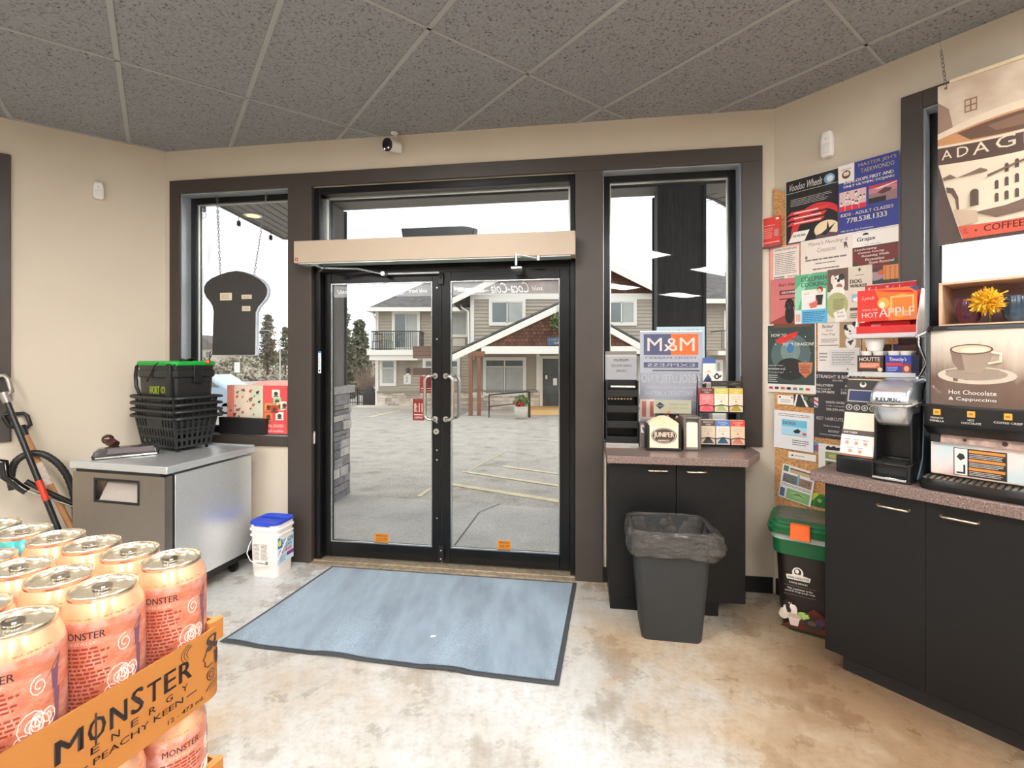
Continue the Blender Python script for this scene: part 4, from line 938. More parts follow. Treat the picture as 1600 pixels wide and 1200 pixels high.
def basket_parts(root, casters):
    L, D, h, f = .40, .235, .205, .03
    lo = [(0, 0), (L, 0), (L, D), (0, D)]; hi = [(-f, -f), (L+f, -f), (L+f, D+f), (-f, D+f)]
    m = MB(BK)
    def hole_l(i, j): return (i % 2 == 1) and j in (1, 2, 3, 5, 6, 7, 9, 10, 11) and not (j >= 9 and 7 < i < 19)
    def hole_s(i, j): return (i % 2 == 1) and j in (1, 2, 4, 5, 6, 8, 9, 10)
    for k in range(4):
        p, q = lo[k], lo[(k+1) % 4]; P_, Q_ = hi[k], hi[(k+1) % 4]; long = k % 2 == 0
        slotwall(m, (*p, 0), (*q, 0), (*Q_, h), (*P_, h), 27 if long else 15, 13 if long else 12, hole_l if long else hole_s)
    m.box(0, L, 0, D, 0, .004); m.build('shell', root, smooth=0)
    r = MB(BK)
    def rr_(off): return [(-f-off, -f-off), (L+f+off, -f-off), (L+f+off, D+f+off), (-f-off, D+f+off)]
    A = rr_(.012)
    r.tube([(x, y, h) for x, y in A], .010, 8, closed=True); r.build('rim', root)
    for sx, xe in ((-1, -f-.012), (1, L+f+.012)):
        E = xe+sx*(.085 if sx < 0 else .05)
        MB(BK).tube([(xe, -f, h-.002), (xe+sx*.03, -f, h+.001), (E, .0, h+.003), (E, D, h+.003), (xe+sx*.03, D+f, h+.001), (xe, D+f, h-.002)], [.010, .009, .006, .006, .009, .010], 8).build('handle', root)
    if casters:
        for x in (.02, L-.02):
            for y in (.02, D-.02): MB(BLACK).cyl((x, y-.006, -.012), (x, y+.006, -.012), .0105, n=12).cyl((x, y, -.01), (x, y, .002), .005, n=8).build('caster', root)
bx, by = -2.24-.40*.905, 3.155+.40*.43; BR_ = -25.4; zb_ = .862+.0235
labs = ['black slotted shopping basket, bottom of the stack and standing on casters', 'black shopping basket, second from the bottom of the stack', 'black shopping basket, third from the bottom of the stack', 'black shopping basket, fourth from the bottom just under the green rimmed bin']
BG = 'nested black shopping baskets on the refrigerator'
b0 = thing('shopping_basket', labs[0], 'basket', 'W', bx, by, zb_, BR_, group=BG); basket_parts(b0, True)
for k in range(1, 4):
    c = b0.copy(); COL.objects.link(c); c['label'] = labs[k]; c.location = (bx, by, zb_+.045*k)
    for ch in [q for q in bpy.data.objects if q.parent == b0 and not q.name.startswith('caster')]:
        h_ = ch.copy(); COL.objects.link(h_); h_.parent = c
zt_ = zb_+.317
o = thing('storage_bin', 'black bin with bright green rim and carry strap on top of the basket stack', 'bin', 'W', bx, by, zt_, BR_)
BK2 = pm((34, 36, 36), .35, var=.08); GRN = pm((26, 170, 60), .4, key='green_plastic'); L, D = .40, .235
m = MB(BK2).loft([(-.172, .012, L-.012, .012, D-.012, .02), (0, -.004, L+.004, -.004, D+.004, .02), (.155, -.012, L+.012, -.012, D+.012, .025), (.165, -.022, L+.022, -.022, D+.022, .025), (.205, -.024, L+.024, -.024, D+.024, .025), (.21, -.014, L+.014, -.014, D+.014, .02), (.25, -.018, L+.018, -.018, D+.018, .02), (.252, -.002, L+.002, -.002, D+.002, .02), (.12, .01, L-.01, .01, D-.01, .02), (-.16, .03, L-.03, .03, D-.03, .02)]); m.build('shell', o)
m = MB(GRN)
for z, r in ((.258, .012), (.248, .008)): m.tube([(-.016+.02, -.02, z), (L-.01, -.02, z), (L+.018, -.0, z), (L+.018, D, z), (L, D+.018, z), (0, D+.018, z), (-.018, D, z), (-.018, 0, z)], r, 8, closed=True)
m.build('rim', o, label='bright green rim')
LG = (190, 214, 60)
s = MB(); s.text('iVORT', .12, .235, .045, .10, -.0115, ink(LG), .02); s.text('pro', .30, .33, .05, .062, -.0115, ink((210, 214, 200)), .02)
s.use(ink(LG)); s.tube([(.275+.022*math.cos(t), -.011, .075+.022*math.sin(t)) for t in [k*.63 for k in range(10)]], .0015, 4, closed=True); s.tube([(.275, -.011, .055), (.275, -.011, .095)], .0015, 4); s.build('lettering', o, smooth=0)
m = MB(pm((110, 200, 150), .5)).add([(L+.009, .07, .11), (L+.003, .085, .055), (L+.004, .19, .055), (L+.009, .155, .11)], [(0, 1, 2, 3)]); m.X = None; m.build('label', o, smooth=0)
m = MB(BLACK).box(L+.005, L+.03, .10, .16, .12, .24).box(.345, .395, -.035, -.01, .0, .25); m.build('latch', o, bevel=.004)
m = MB(BK2).tube([(-.02, .0, .25), (-.06, .0, .23), (-.075, .0, .17), (-.065, .0, .09), (-.02, .0, .03)], .012, 8); m.build('strap', o)
m = MB(BLACK).tube([(.26, -.03, .262), (.22, -.032, .24), (.12, -.028, .13)], .004, 6); m.build('cord', o)
o = thing('scoop', 'black tool handle sticking out of the green rimmed bin', 'scoop', 'W', bx+.27, by+.06, zt_+.12, BR_)
MB(BLACK).prism([(-.065, .17), (0, .155), (.07, .172), (.085, .166), (.04, .138), (-.03, .136), (-.07, .162)], -.016, .016).build('grip', o, bevel=.004)
MB(pm((150, 128, 116), .5)).prism([(-.02, .138), (.03, .138), (.018, 0), (-.01, 0)], -.01, .01).build('shaft', o, bevel=.003)
MB(pm((226, 110, 60), .5)).ell((.22, .02, .145), .018, .018, .014).build('knob', o); MB(BLACK).tube([(.24, .02, .14), (.27, .0, .19), (.285, 0, .22)], .003, 6).build('wire', o)

# vacuum power head lying on the refrigerator
o = thing('vacuum_floor_tool', 'clear and black vacuum floor head lying at the left front of the refrigerator top', 'vacuum tool', 'W', -2.485, 3.055, .862, 36)
MB(BLACK).loft([(0, -.165, .165, -.05, .055, .02), (.018, -.17, .17, -.055, .06, .02), (.024, -.168, .168, -.053, .058, .02)]).build('sole', o)
MB(pm((70, 66, 68), .1, coat=.6)).loft([(.024, -.165, .165, -.05, .055, .02), (.045, -.16, .16, -.045, .055, .02), (.062, -.14, .14, -.02, .05, .02)]).build('hood', o)
MB(pm((112, 104, 106), .12, coat=.5)).loft([(.03, -.1, .15, -.0565, -.03, .01), (.058, -.09, .14, -.035, -.01, .01)]).build('clear_window', o)
MB(CHROME).loft([(.006, -.15, .16, -.06, -.05, .003), (.016, -.15, .16, -.06, -.05, .003)]).build('front_strip', o)
MB(pm((72, 44, 36), .15, coat=.5)).cyl((-.06, .05, .07), (-.1, .09, .10), .028, n=20).ell((-.1, .09, .105), .033, .033, .033).build('swivel_neck', o)

# ------------------------------------------------------------------ tools leaning on the left wall
def foot(p0, p1, y):
    """floor point with frame-L depth y on the picture line p0-p1 continued downwards"""
    for k in range(1, 4000):
        t = k*.002; px = p0[0]+(p1[0]-p0[0])*t; py = p0[1]+(p1[1]-p0[1])*t
        if py <= HY+5: continue
        x, z = wp('L', px, py, y)
        if z <= .03: return (x, y, .03)
def tool(name, lab, cat, p0, p1, ytop, yfoot, build):
    x, z = wp('L', *p0, ytop); f = foot(p0, p1, yfoot); o = thing(name, lab, cat, 'L', f[0], f[1], 0)
    build(o, Vector((x-f[0], ytop-f[1], z)), Vector((0, 0, .03)))
WOODT = pm((196, 140, 92), .55, var=.15, scale=8, stretch=(3, 3, .4))
def dgrip(mb, top, d, w=.055, h=.10, r=.012):
    s = Vector((1, 0, 0)); mb.tube([tuple(top-d*.02), tuple(top+s*w*.9+d*.015), tuple(top+s*w+d*h*.8), tuple(top+s*w*.8+d*h), tuple(top-s*w*.8+d*h), tuple(top-s*w+d*h*.8), tuple(top-s*w*.9+d*.015)], r, 8, closed=True)
    mb.cyl(tuple(top-d*.06), tuple(top+d*.01), .02, .026, 12)
def b1(o, top, bot):
    d = (top-bot).normalized(); mid = bot+d*.3
    MB(WOODT).cyl(tuple(mid), tuple(top-d*.03), .019, n=14).build('shaft', o, smooth=60)
    m = MB(pm((24, 24, 25), .4)); dgrip(m, top, d); m.build('grip', o, smooth=60)
    MB(pm((222, 206, 192), .6, var=.15, scale=60)).cyl(tuple(top-d*.42), tuple(top-d*.26), .0195, n=14, caps=False).build('paper_label', o, smooth=60)
    m = MB(pm((60, 62, 64), .5, metal=.5)); m.X = Matrix.Translation(mid)@d.to_track_quat('Z', 'X').to_matrix().to_4x4()
    m.prism([(-.13, -.28), (.13, -.28), (.14, -.05), (.03, 0), (-.03, 0), (-.14, -.05)], -.006, .006); m.build('blade', o, bevel=.003)
tool('shovel', 'wooden shaft shovel with black D grip leaning on the left wall', 'shovel', (33, 668), (113, 828), -.05, -.28, b1)
def b2(o, top, bot):
    d = (top-bot).normalized(); mid = bot+d*.25
    MB(pm((30, 30, 31), .3)).cyl(tuple(mid), tuple(top-d*.02), .017, n=14).build('shaft', o, smooth=60)
    m = MB(pm((168, 160, 152), .3, metal=.5)); dgrip(m, top, d, .045, .13, .013); m.build('grip', o, smooth=60)
    MB(pm((206, 60, 30), .5)).cyl(tuple(top-d*.74), tuple(top-d*.60), .0178, n=14, caps=False).build('warning_label', o, smooth=60)
    MB(pm((160, 162, 160), .35, metal=.7)).cyl(tuple(top-d*.62), tuple(top-d*.3), .006, n=6).build('seam', o) if 0 else None
    m = MB(pm((40, 40, 42), .4)); m.X = Matrix.Translation(mid)@d.to_track_quat('Z', 'X').to_matrix().to_4x4(); m.prism([(-.12, -.22), (.12, -.22), (.12, -.04), (.04, .02), (-.04, .02), (-.12, -.04)], -.01, .01); m.build('blade', o, bevel=.005)
tool('snow_shovel', 'black shaft snow shovel with grey grip and red sticker leaning on the left wall', 'shovel', (6, 616), (88, 820), -.10, -.38, b2)
# vacuum cleaner with its hose behind the shovels
o = thing('vacuum_cleaner', 'black vacuum cleaner with looping hose standing on the floor by the left wall', 'vacuum cleaner', 'L', -.70, -.2, 0)
def LP(px, py, y=-.14): x, z = wp('L', px, py, y); return (x+.70, y+.2, z)
hose = pm((34, 34, 35), .4); m = MB(hose)
P_ = [LP(*q) for q in ((20, 765), (17, 745), (24, 722), (45, 709), (68, 710), (90, 724), (107, 748), (117, 785), (118, 830), (112, 870))]
cr_ = []
for i in range(len(P_)-1):
    p0, p1, p2, p3 = [Vector(P_[max(0, min(len(P_)-1, i+k))]) for k in (-1, 0, 1, 2)]
    for k in range(8):
        t = k/8; cr_.append(tuple(.5*((2*p1)+(p2-p0)*t+(2*p0-5*p1+4*p2-p3)*t*t+(3*p1-p0-3*p2+p3)*t**3)))
m.tube(cr_, [.020+.0022*(i % 2) for i in range(len(cr_))], 10); m.build('hose', o, smooth=60)
m = MB(GLOSSBLACK).tube([LP(-8, 722, -.2), LP(6, 722, -.2), LP(8, 745, -.2), LP(20, 752, -.2), LP(32, 762, -.2), LP(42, 768, -.2)], .024, 10); m.build('hose_grip', o, smooth=60)
m = MB(BLACK).tube([LP(40, 752, -.2), LP(76, 770, -.2), LP(122, 790, -.2)], .016, 10); m.use(CHROME).tube([LP(40, 765, -.2), LP(90, 783, -.2), LP(118, 792, -.2)], .008, 8); m.build('wand', o, smooth=60)
x_, z_ = wp('L', 60, 832, -.2)
MB(pm((54, 26, 24), .12, coat=.6)).ell((x_+.70, .0, z_-.11), .13, .13, .13, 24, 14).build('dust_dome', o, smooth=60)
MB(BLACK).loft([(0.0, -.14, .16, -.13, .13, .05), (.20, -.14, .16, -.13, .13, .05), (.235, -.11, .13, -.1, .1, .05)]).build('body', o, smooth=60)

# ------------------------------------------------------------------ white bucket with blue lid
o = thing('bucket', 'white rectangular plastic bucket with blue lid on the floor beside the refrigerator', 'bucket', 'W', -1.80, 3.24, 0, -11)
BW = pm((240, 232, 226), .4, var=.02); W_, D_ = .215, .19
MB(BW).loft([(0, .012, W_-.012, .012, D_-.01, .03), (.012, .008, W_-.008, .008, D_-.008, .035), (.275, .0, W_, 0, D_, .04), (.277, -.006, W_+.006, -.006, D_+.006, .04), (.285, -.006, W_+.006, -.006, D_+.006, .04), (.287, 0, W_, 0, D_, .04),
   (.315, -.001, W_+.001, -.001, D_+.001, .04), (.317, -.009, W_+.009, -.009, D_+.009, .045), (.328, -.009, W_+.009, -.009, D_+.009, .045), (.33, -.002, W_+.002, -.002, D_+.002, .04), (.362, -.004, W_+.004, -.004, D_+.004, .04)]).build('body', o, smooth=40)
BLU = pm((38, 72, 196), .35, key='blue_plastic')
MB(BLU).loft([(.358, -.008, W_+.008, -.008, D_+.008, .045), (.374, -.008, W_+.008, -.008, D_+.008, .045), (.376, 0, W_, 0, D_, .04), (.366, .014, W_-.014, .014, D_-.014, .03)]).box(.05, W_-.05, -.014, -.006, .352, .368).build('lid', o, smooth=40, bevel=.001)
MB(BLU).box(.0, W_, D_*.62, D_*.66, .368, .377).build('lid_hinge', o)
m = MB(BW).tube([(.0-.008, .09, .255)]+[(-.012, .09-.1*math.sin(math.radians(a)), .255-.15*(1-math.cos(math.radians(a)))-.0) for a in (20, 45, 70)]+[(.02, -.012, .115), (W_/2, -.016, .085), (W_-.02, -.012, .10), (W_+.012, .0, .13), (W_+.014, .09, .255)], .003, 6); m.build('bail', o)
s = Sheet(.12, .16, (232, 224, 216), .0006, x0=.03, z0=.07, y=-.0005); s.lines(.05, .02, .48, .7, 13, (90, 86, 84), .45, seed=3).lines(.52, .02, .97, .7, 13, (90, 86, 84), .45, seed=5).t('WARNING', .05, .8, .8, .87, (70, 66, 64), .03).r(.82, .74, .98, .9, (120, 116, 112)); s.mb.build('back_label', o, smooth=0)
s = Sheet(.165, .18, (206, 226, 240), .0006); s.r(0, 0, .28, .4, (30, 110, 160)).e(.12, .2, .1, .12, (226, 214, 120)).t('OXYGEN', .28, .12, .98, .3, (30, 70, 150), .03, .3).t('CLEAN', .3, .32, .9, .46, (50, 120, 180), .03, .3).t('OXI-WASH', .08, .48, .9, .64, (206, 50, 70), .03, .3).r(.55, .68, 1, .82, (140, 40, 130)).lines(.1, .7, .5, .95, 4, (60, 130, 150), .4)
ro = s.mb.build('front_label', o, smooth=0); ro.location = (W_-.0015, .012, .085); ro.rotation_euler = (0, 0, math.radians(90))

# ------------------------------------------------------------------ entrance mat
C4 = [tw('B', 1.292, -.989), tw('B', 3.064, -1.058), tw('B', 3.136, -.058), tw('B', 1.403, -.058)]
def matgrid(mb, ins, z0, amp, nx=48, ny=20):
    v = []; f = []; a, b, c, d = [Vector(q) for q in C4]
    for j in range(ny+1):
        for i in range(nx+1):
            u = ins+(1-2*ins)*i/nx; w_ = ins*1.7+(1-3.4*ins)*j/ny; p = (a*(1-u)+b*u)*(1-w_)+(d*(1-u)+c*u)*w_
            e = (1-w_)**5*max(0, math.sin(u*19+.8))*amp*(1 if u < .75 else .3)
            v.append((p.x, p.y, z0+e))
    for j in range(ny):
        for i in range(nx): k = j*(nx+1)+i; f.append((k, k+1, k+nx+2, k+nx+1))
    n = len(v); v += [(x, y, z-.004) for x, y, z in v[:n]]
    for j in range(ny):
        for i in range(nx): k = n+j*(nx+1)+i; f.append((k+nx+1, k+nx+2, k+1, k))
    bd = [i for i in range(nx+1)]+[(j+1)*(nx+1)-1 for j in range(1, ny+1)]+[ny*(nx+1)+i for i in range(nx-1, -1, -1)]+[j*(nx+1) for j in range(ny-1, 0, -1)]
    for q in range(len(bd)): a_, b_ = bd[q], bd[(q+1) % len(bd)]; f.append((b_, a_, a_+n, b_+n))
    mb.add(v, f)
o = thing('entrance_mat', 'large blue grey carpet mat with black rubber border in front of the doors', 'mat')
m = MB(pm((62, 64, 68), .6)); matgrid(m, 0, .006, .011); m.build('rubber_border', o); m = MB(MATM); matgrid(m, .014, .012, .011); m.build('pile', o)
X, Y = P0(672, 996, .013)[:2]
place(MB(WHITE).add([(0, 0, .0), (.028, .004, .002), (.03, .018, .0), (.016, .014, .004), (.004, .022, .0)], [(0, 1, 2, 3, 4)]).build('paper_scrap', None, 'tiny white paper scrap lying on the blue grey mat', 'scrap', smooth=0), 'W', X, Y, .0135)

# ------------------------------------------------------------------ small counter right of the doors
def bar_handle(par, x0, x1, z, y, mat=None):
    MB(mat or pm((214, 196, 170), .25, metal=.85)).tube([(x0, y, z), (x0, y-.022, z), (x0+.006, y-.028, z), (x1-.006, y-.028, z), (x1, y-.022, z), (x1, y, z)], .005, 8).build('handle', par, smooth=60)
o = thing('small_cabinet', 'black two door cabinet under the window right of the doors', 'cabinet', 'B', 3.33, -.36, 0)
W_, D_ = .762, .345
MB(LAM).box(0, W_, .018, D_, .085, .883).build('carcass', o, bevel=.002)
MB(LAM).box(.006, .62, .02, D_-.02, 0, .085).build('plinth', o, bevel=.001)
for k, (a, b) in enumerate(((0.0, .379), (.383, W_))):
    d_ = MB(LAM).box(a, b, 0, .017, .09, .875).build('door', o, bevel=.0015)
    bar_handle(d_, *((.222, .332) if k == 0 else (.437, .545)), .84, 0)
m = MB(COUNTER).prism([(0, 0), (.775, 0), (.915, .23), (.915, .416), (0, .416)], 0, .044, 'z')
place(m.build('small_worktop', None, 'brown speckled worktop with clipped corner on the small cabinet', 'worktop', bevel=.003), 'B', 3.314, -.42, .884)

# ------------------------------------------------------------------ trash can
o = thing('trash_can', 'dark grey rectangular trash can lined with a smoky plastic bag', 'trash can', 'W', .86, 2.60, 0, -9)
TC = pm((44, 46, 47), .55, var=.06, bump=.1, bscale=200)
MB(TC).loft([(0, -.15, .15, -.105, .115, .03), (.01, -.155, .155, -.108, .118, .03), (.56, -.2, .2, -.14, .15, .035), (.565, -.208, .208, -.148, .158, .04), (.58, -.208, .208, -.148, .158, .04), (.58, -.196, .196, -.136, .146, .035), (.02, -.145, .145, -.1, .11, .03)]).build('bin', o, smooth=40)
def bagmesh(mb, seed, shell=.0):
    rnd = random.Random(seed); ring_ = 150; rows = [(.30, -.012, .8), (.36, -.014, .9), (.42, -.016, .9), (.48, -.02, .9), (.585, -.01, .3), (.592, .006, .2), (.583, .016, .4), (.565, .019, .9), (.545, .02, 1.), (.525, .021, 1.2), (.505, .022, 1.3), (.488, .022, 1.3), (.470, .020, 1.2), (.455, .016, 1.)]
    v = []; f = []; ph = [rnd.uniform(0, 6.28) for _ in range(8)]
    for k, (z, off, am) in enumerate(rows):
        for i in range(ring_):
            am_ = am*(.35 if k < 3 else 1); t = 2*math.pi*i/ring_; c, s_ = math.cos(t), math.sin(t); inn = k < 4; w_ = (.139+.086*min(z, .58)) if inn else (.157+.087*min(z, .58)+off); d_ = (.098+.060*min(z, .58)) if inn else (.117+.062*min(z, .58)+off)
            q = (abs(c)**6+abs(s_)**6)**(-1/6.); 
            n_ = am_*(.009*abs(math.sin(4.5*t+ph[0]+k*.35))-.005+.006*abs(math.sin(11*t+ph[1]-k*.9))+.004*abs(math.sin(23*t-k*1.3+ph[2]))-.004)
            x = (w_+n_)*c*q; y = (d_+n_)*s_*q+.005; zz = z+am*.007*math.sin(5*t+ph[3])+(.012*math.sin(3*t+ph[4]) if k == len(rows)-1 else 0)
            if x > .17 and y < 0 and k > 6: x += .03*am*max(0, (x-.17)/.05); 
            v.append((x, y, zz))
    for k in range(len(rows)-1):
        for i in range(ring_): f.append((k*ring_+i, k*ring_+(i+1) % ring_, (k+1)*ring_+(i+1) % ring_, (k+1)*ring_+i))
    mb.add(v, f)
def m_bag():
    m, nt, b = _new('smoky_bag'); n = _noise(nt, 13, 6, stretch=(1, 1, 2.6), rough=.55); n.inputs['Distortion'].default_value = 1.2; b.inputs['Base Color'].default_value = rgb((80, 78, 76)); b.inputs['Alpha'].default_value = .74
    r = _ramp(nt, n.outputs[0], [(.3, c4(52, 50, 48)), (.7, c4(104, 99, 94))]); nt.links.new(r.outputs[0], b.inputs['Base Color'])
    b.inputs['Roughness'].default_value = .15; b.inputs['Coat Weight'].default_value = .6; _bump(nt, b, n.outputs[0], 1., .035); return m
m = MB(m_bag()); bagmesh(m, 4); m.build('liner', o, smooth=38)

# ------------------------------------------------------------------ coffee pod recycling bin
o = thing('recycling_bin', 'black and green coffee pod bin with orange latch beside the long counter', 'bin', 'W', 1.455, 2.615, 0, -33)
W_, D_ = .30, .27; BD = pm((30, 22, 21), .35, var=.1); DG = pm((14, 92, 52), .4, key='dark_green_plastic')
m = MB(DG).loft([(0, .035, W_-.03, .03, D_-.03, .06), (.01, .028, W_-.022, .022, D_-.025, .07)]); m.use(BD).loft([(.01, .03, W_-.024, .024, D_-.025, .07), (.12, .016, W_-.014, .008, D_-.01, .07), (.44, .0, W_-.004, -.008, D_, .06)]); m.build('body', o, smooth=40)
MB(DG).loft([(.43, -.012, W_+.006, -.018, D_+.008, .055), (.44, -.014, W_+.008, -.02, D_+.01, .055), (.515, -.018, W_+.012, -.026, D_+.012, .055)]).build('collar', o, smooth=40)
MB(film((196, 204, 200), .8, 'bag_edge')).loft([(.512, -.022, W_+.014, -.03, D_+.014, .055), (.548, -.026, W_+.016, -.036, D_+.016, .055)]).build('liner', o, smooth=40)
m = MB(DG).loft([(.545, -.034, W_+.02, -.05, D_+.02, .05), (.575, -.04, W_+.024, -.058, D_+.022, .05), (.58, -.03, W_+.016, -.046, D_+.016, .05), (.597, -.03, W_+.014, -.044, D_+.014, .05), (.60, -.018, W_+.004, -.03, D_+.004, .05), (.612, -.016, W_+.002, -.028, D_+.002, .05), (.618, .0, W_-.01, -.01, D_-.01, .05)]); ld = m.build('lid', o, smooth=40)
MB(pm((92, 84, 76), .3, var=.4, scale=14)).loft([(.6185, .012, W_-.02, .0, D_-.02, .045), (.6195, .012, W_-.02, .0, D_-.02, .045)]).ell((.1, .07, .619), .045, .028, .0015).build('lid_label', ld, label='brown and grey printed lid picture')
MB(pm((236, 104, 40), .45)).loft([(.535, .07, .165, -.072, -.055, .008), (.61, .072, .163, -.070, -.04, .008), (.613, .075, .16, -.06, -.04, .008)]).build('latch', o, label='bright orange latch')
s = MB(); wi = (238, 232, 222)
def face(z): return -.0085+.034*max(0, (.12-z)/.11) if z < .12 else .008-.016*(z-.12)/.32
def pr(x, z): return (x, face(z)-.0015, z)
K = [0]
def bp(pts, c):
    s.use(ink(c)); K[0] += 1; e_ = -.0004*K[0]; s.add([(x, face(z)-.001+e_, z) for x, z in pts], [tuple(range(len(pts)))])
def el(cx, cz, rx, rz, c, n=20): bp([(cx+rx*math.cos(6.2832*i/n), cz+rz*math.sin(6.2832*i/n)) for i in range(n)], c)
def bt(t, x0, x1, z0, z1, c=wi, b=.02): s.text(t, x0, x1, z0, z1, 0, ink(c), b, 0, False, lambda x, z: (x, face(z)-.006, z))
el(.105, .335, .026, .03, wi); el(.105, .34, .017, .02, (60, 40, 34)); el(.102, .343, .009, .012, wi); bp([(.05, .318), (.055, .295), (.16, .295), (.165, .318), (.105, .328)], wi); bt('VAN HOUTTE', .058, .157, .302, .314, (40, 30, 28)); bt('COFFEE SERVICES', .065, .15, .275, .284)
bp([(.04, .262), (.19, .262), (.19, .2605), (.04, .2605)], (150, 140, 130)); bt('This container is for', .055, .175, .242, .252); bt('used K-Cup pods only', .045, .185, .226, .237); bp([(.04, .212), (.19, .212), (.19, .2105), (.04, .2105)], (150, 140, 130))
bp([(.02, .02), (.27, .02), (.27, .10), (.18, .16), (.10, .09)], (92, 44, 30))
el(.07, .13, .034, .034, (222, 208, 194)); el(.064, .15, .027, .034, (24, 20, 20)); bt('VH', .054, .076, .148, .166); el(.13, .11, .03, .018, (150, 180, 90)); el(.09, .095, .03, .022, (208, 186, 168)); bp([(.06, .09), (.115, .09), (.105, .04), (.07, .04)], (230, 214, 200)); el(.175, .075, .045, .034, (50, 52, 58)); el(.17, .08, .02, .015, (110, 84, 60)); el(.215, .10, .03, .02, (84, 54, 84)); el(.04, .10, .024, .03, (206, 196, 180))
s.build('printed_graphic', o, smooth=0)

# ------------------------------------------------------------------ long counter on the right
o = thing('long_cabinet', 'long run of black cabinet doors under the coffee machines', 'cabinet', 'R', .494, -.58, 0)
W_ = 2.6
MB(LAM).box(0, W_, .02, .57, .10, .905).build('carcass', o, bevel=.002)
MB(pm((34, 33, 34), .5)).box(.05, W_, .08, .55, 0, .10).build('plinth', o)
xs = [0, .372, .748, 1.124, 1.5, 1.876, 2.252]
hx = [(.212, .319), (.422, .533), (.96, 1.07), (1.17, 1.28), (1.71, 1.82), (1.92, 2.03), (2.4, 2.5)]
for i, x in enumerate(xs):
    d_ = MB(LAM).box(x, min(x+.372, W_), 0, .018, .104, .90).build('door', o, bevel=.0015); bar_handle(d_, *hx[i], .848 if i == 0 else .856, 0)
place(MB(COUNTER).box(0, 2.7, 0, .617, 0, .047).build('long_worktop', None, 'brown speckled worktop carrying the coffee machines', 'worktop', bevel=.003), 'R', .445, -.62, .906)

# ------------------------------------------------------------------ cork board and everything pinned to it
o = thing('cork_board', 'long cork board strip on the right wall beneath all the posters', 'board', 'R', -.0, -.002, .56)
m = MB(CORK).prism([(0.012, .0), (.43, .0), (.43, .405), (.63, .405), (.632, 1.0), (.63, 1.66), (.5, 1.72), (.2, 1.86), (.004, 2.01), (.008, 1.2)], -.016, 0); m.build('cork_panel', o, smooth=0, bevel=.002)
PY = -.022
def poster(p0, p1, paper, ops, lab, name='poster', cat='poster', y=PY, rot=0, fr='R', t=.0012, curl=0, corners=None):
    x0, z1 = wp(fr, *p0, y); x1, z0 = wp(fr, *p1, y)
    s = Sheet(x1-x0, z1-z0, paper, t); ops(s)
    if curl:
        w_ = s.w; s.mb.v = [(a, b-curl*((a/w_-.5)**2*4)*(1 if c < s.h*.5 else .2), c) for a, b, c in s.mb.v]
    o = s.mb.build(name, None, lab, cat, smooth=0); place(o, fr, x0, y, z0)
    if rot: o.rotation_euler = (Matrix.Rotation(o.rotation_euler.z, 3, 'Z')@Matrix.Rotation(math.radians(rot), 3, 'Y')).to_euler()
    return o
K_, W0, RD = (24, 22, 24), (238, 232, 226), (206, 44, 50)
def f(s):
    s.t('Voodoo Wheels', .08, .06, .72, .17, W0, .01, .4).e(.85, .12, .1, .075, (120, 160, 196)).e(.86, .12, .06, .045, (214, 222, 226)).r(0, .2, 1, .205, W0).lines(.1, .3, .9, .42, 5, (170, 166, 164), .35, .08)
    s.e(.65, .9, .55, .46, RD, 180, 360).e(.68, .92, .46, .38, K_, 180, 360)
    for b in (.50, .58, .66): s.poly([(0, b+.055), (.02, b+.06), (.12, b), (.85-(b-.5)*.5, b), (.78-(b-.5)*.5, b+.055)], (220, 60, 62)).lines(.17, b+.012, .7, b+.045, 1, W0, .5, .05, int(b*100))
    s.poly([(.05, .98), (.16, .82), (.48, .82), (.38, .98)], W0).t('250.460.0402', .14, .865, .4, .9, K_, .02).e(.8, .86, .23, .13, (236, 214, 176)).poly([(.6, .93), (.8, .9), (1, .94), (1, 1), (.6, 1)], (90, 70, 84))
    s.poly([(.68, .93), (.8, .86), (.82, .74), (.85, .85), (.96, .79), (.86, .9), (.78, .95)], (40, 32, 34)).r(0, 0, 1, .006, W0).r(0, 0, .008, 1, W0)
poster((1228, 285), (1309, 369), K_, f, 'black poster with red ring and white slanted title, top left of the cork board')
NV = (52, 62, 140)
def f(s):
    s.r(.0, .0, .28, .25, W0).e(.14, .14, .075, .06, (110, 70, 50)).e(.12, .13, .03, .03, (230, 214, 196)).e(.16, .13, .03, .03, (230, 214, 196)).t('KAMLOOPS', .05, .055, .23, .075, K_).t("MASTER JEH'S", .35, .035, .96, .095, (236, 214, 180), .005).t('TAEKWONDO', .39, .115, .93, .175, (236, 214, 180), .005)
    s.t('KAMLOOPS FIRST AND', .1, .235, .92, .28, W0, .03).t('ONLY OLYMPIC DOJANG', .09, .30, .93, .345, W0, .03)
    s.r(.02, .385, .48, .66, (224, 186, 184)).r(.02, .59, .48, .66, (214, 44, 70)).r(.52, .385, .97, .63, (196, 130, 140)).r(.52, .5, .97, .63, (150, 116, 120)).r(.52, .56, .8, .63, (40, 32, 34)).r(.52, .385, .97, .43, (190, 60, 84)).poly([(.6, .44), (.78, .42), (.97, .4), (.97, .41), (.7, .45)], W0).poly([(.66, .5), (.78, .45), (.9, .47), (.86, .51), (.74, .53)], (90, 50, 60))
    rr = random.Random(3)
    for i in range(16): a, b = .05+.4*rr.random(), .41+.16*rr.random(); s.e(a, b, .014, .012, (60, 44, 60)); s.r(a-.014, b+.012, a+.014, b+.045, (236, 230, 226))
    for a in (.12, .24, .36): s.r(a, .385, a+.006, .66, W0)
    s.t('KIDS - ADULT CLASSES', .05, .70, .92, .745, W0, .02).t('778.538.1333', .15, .775, .82, .845, W0, .025).t('108 Oriole Rd, Kamloops', .05, .94, .6, .97, W0).r(0, .985, 1, 1, W0)
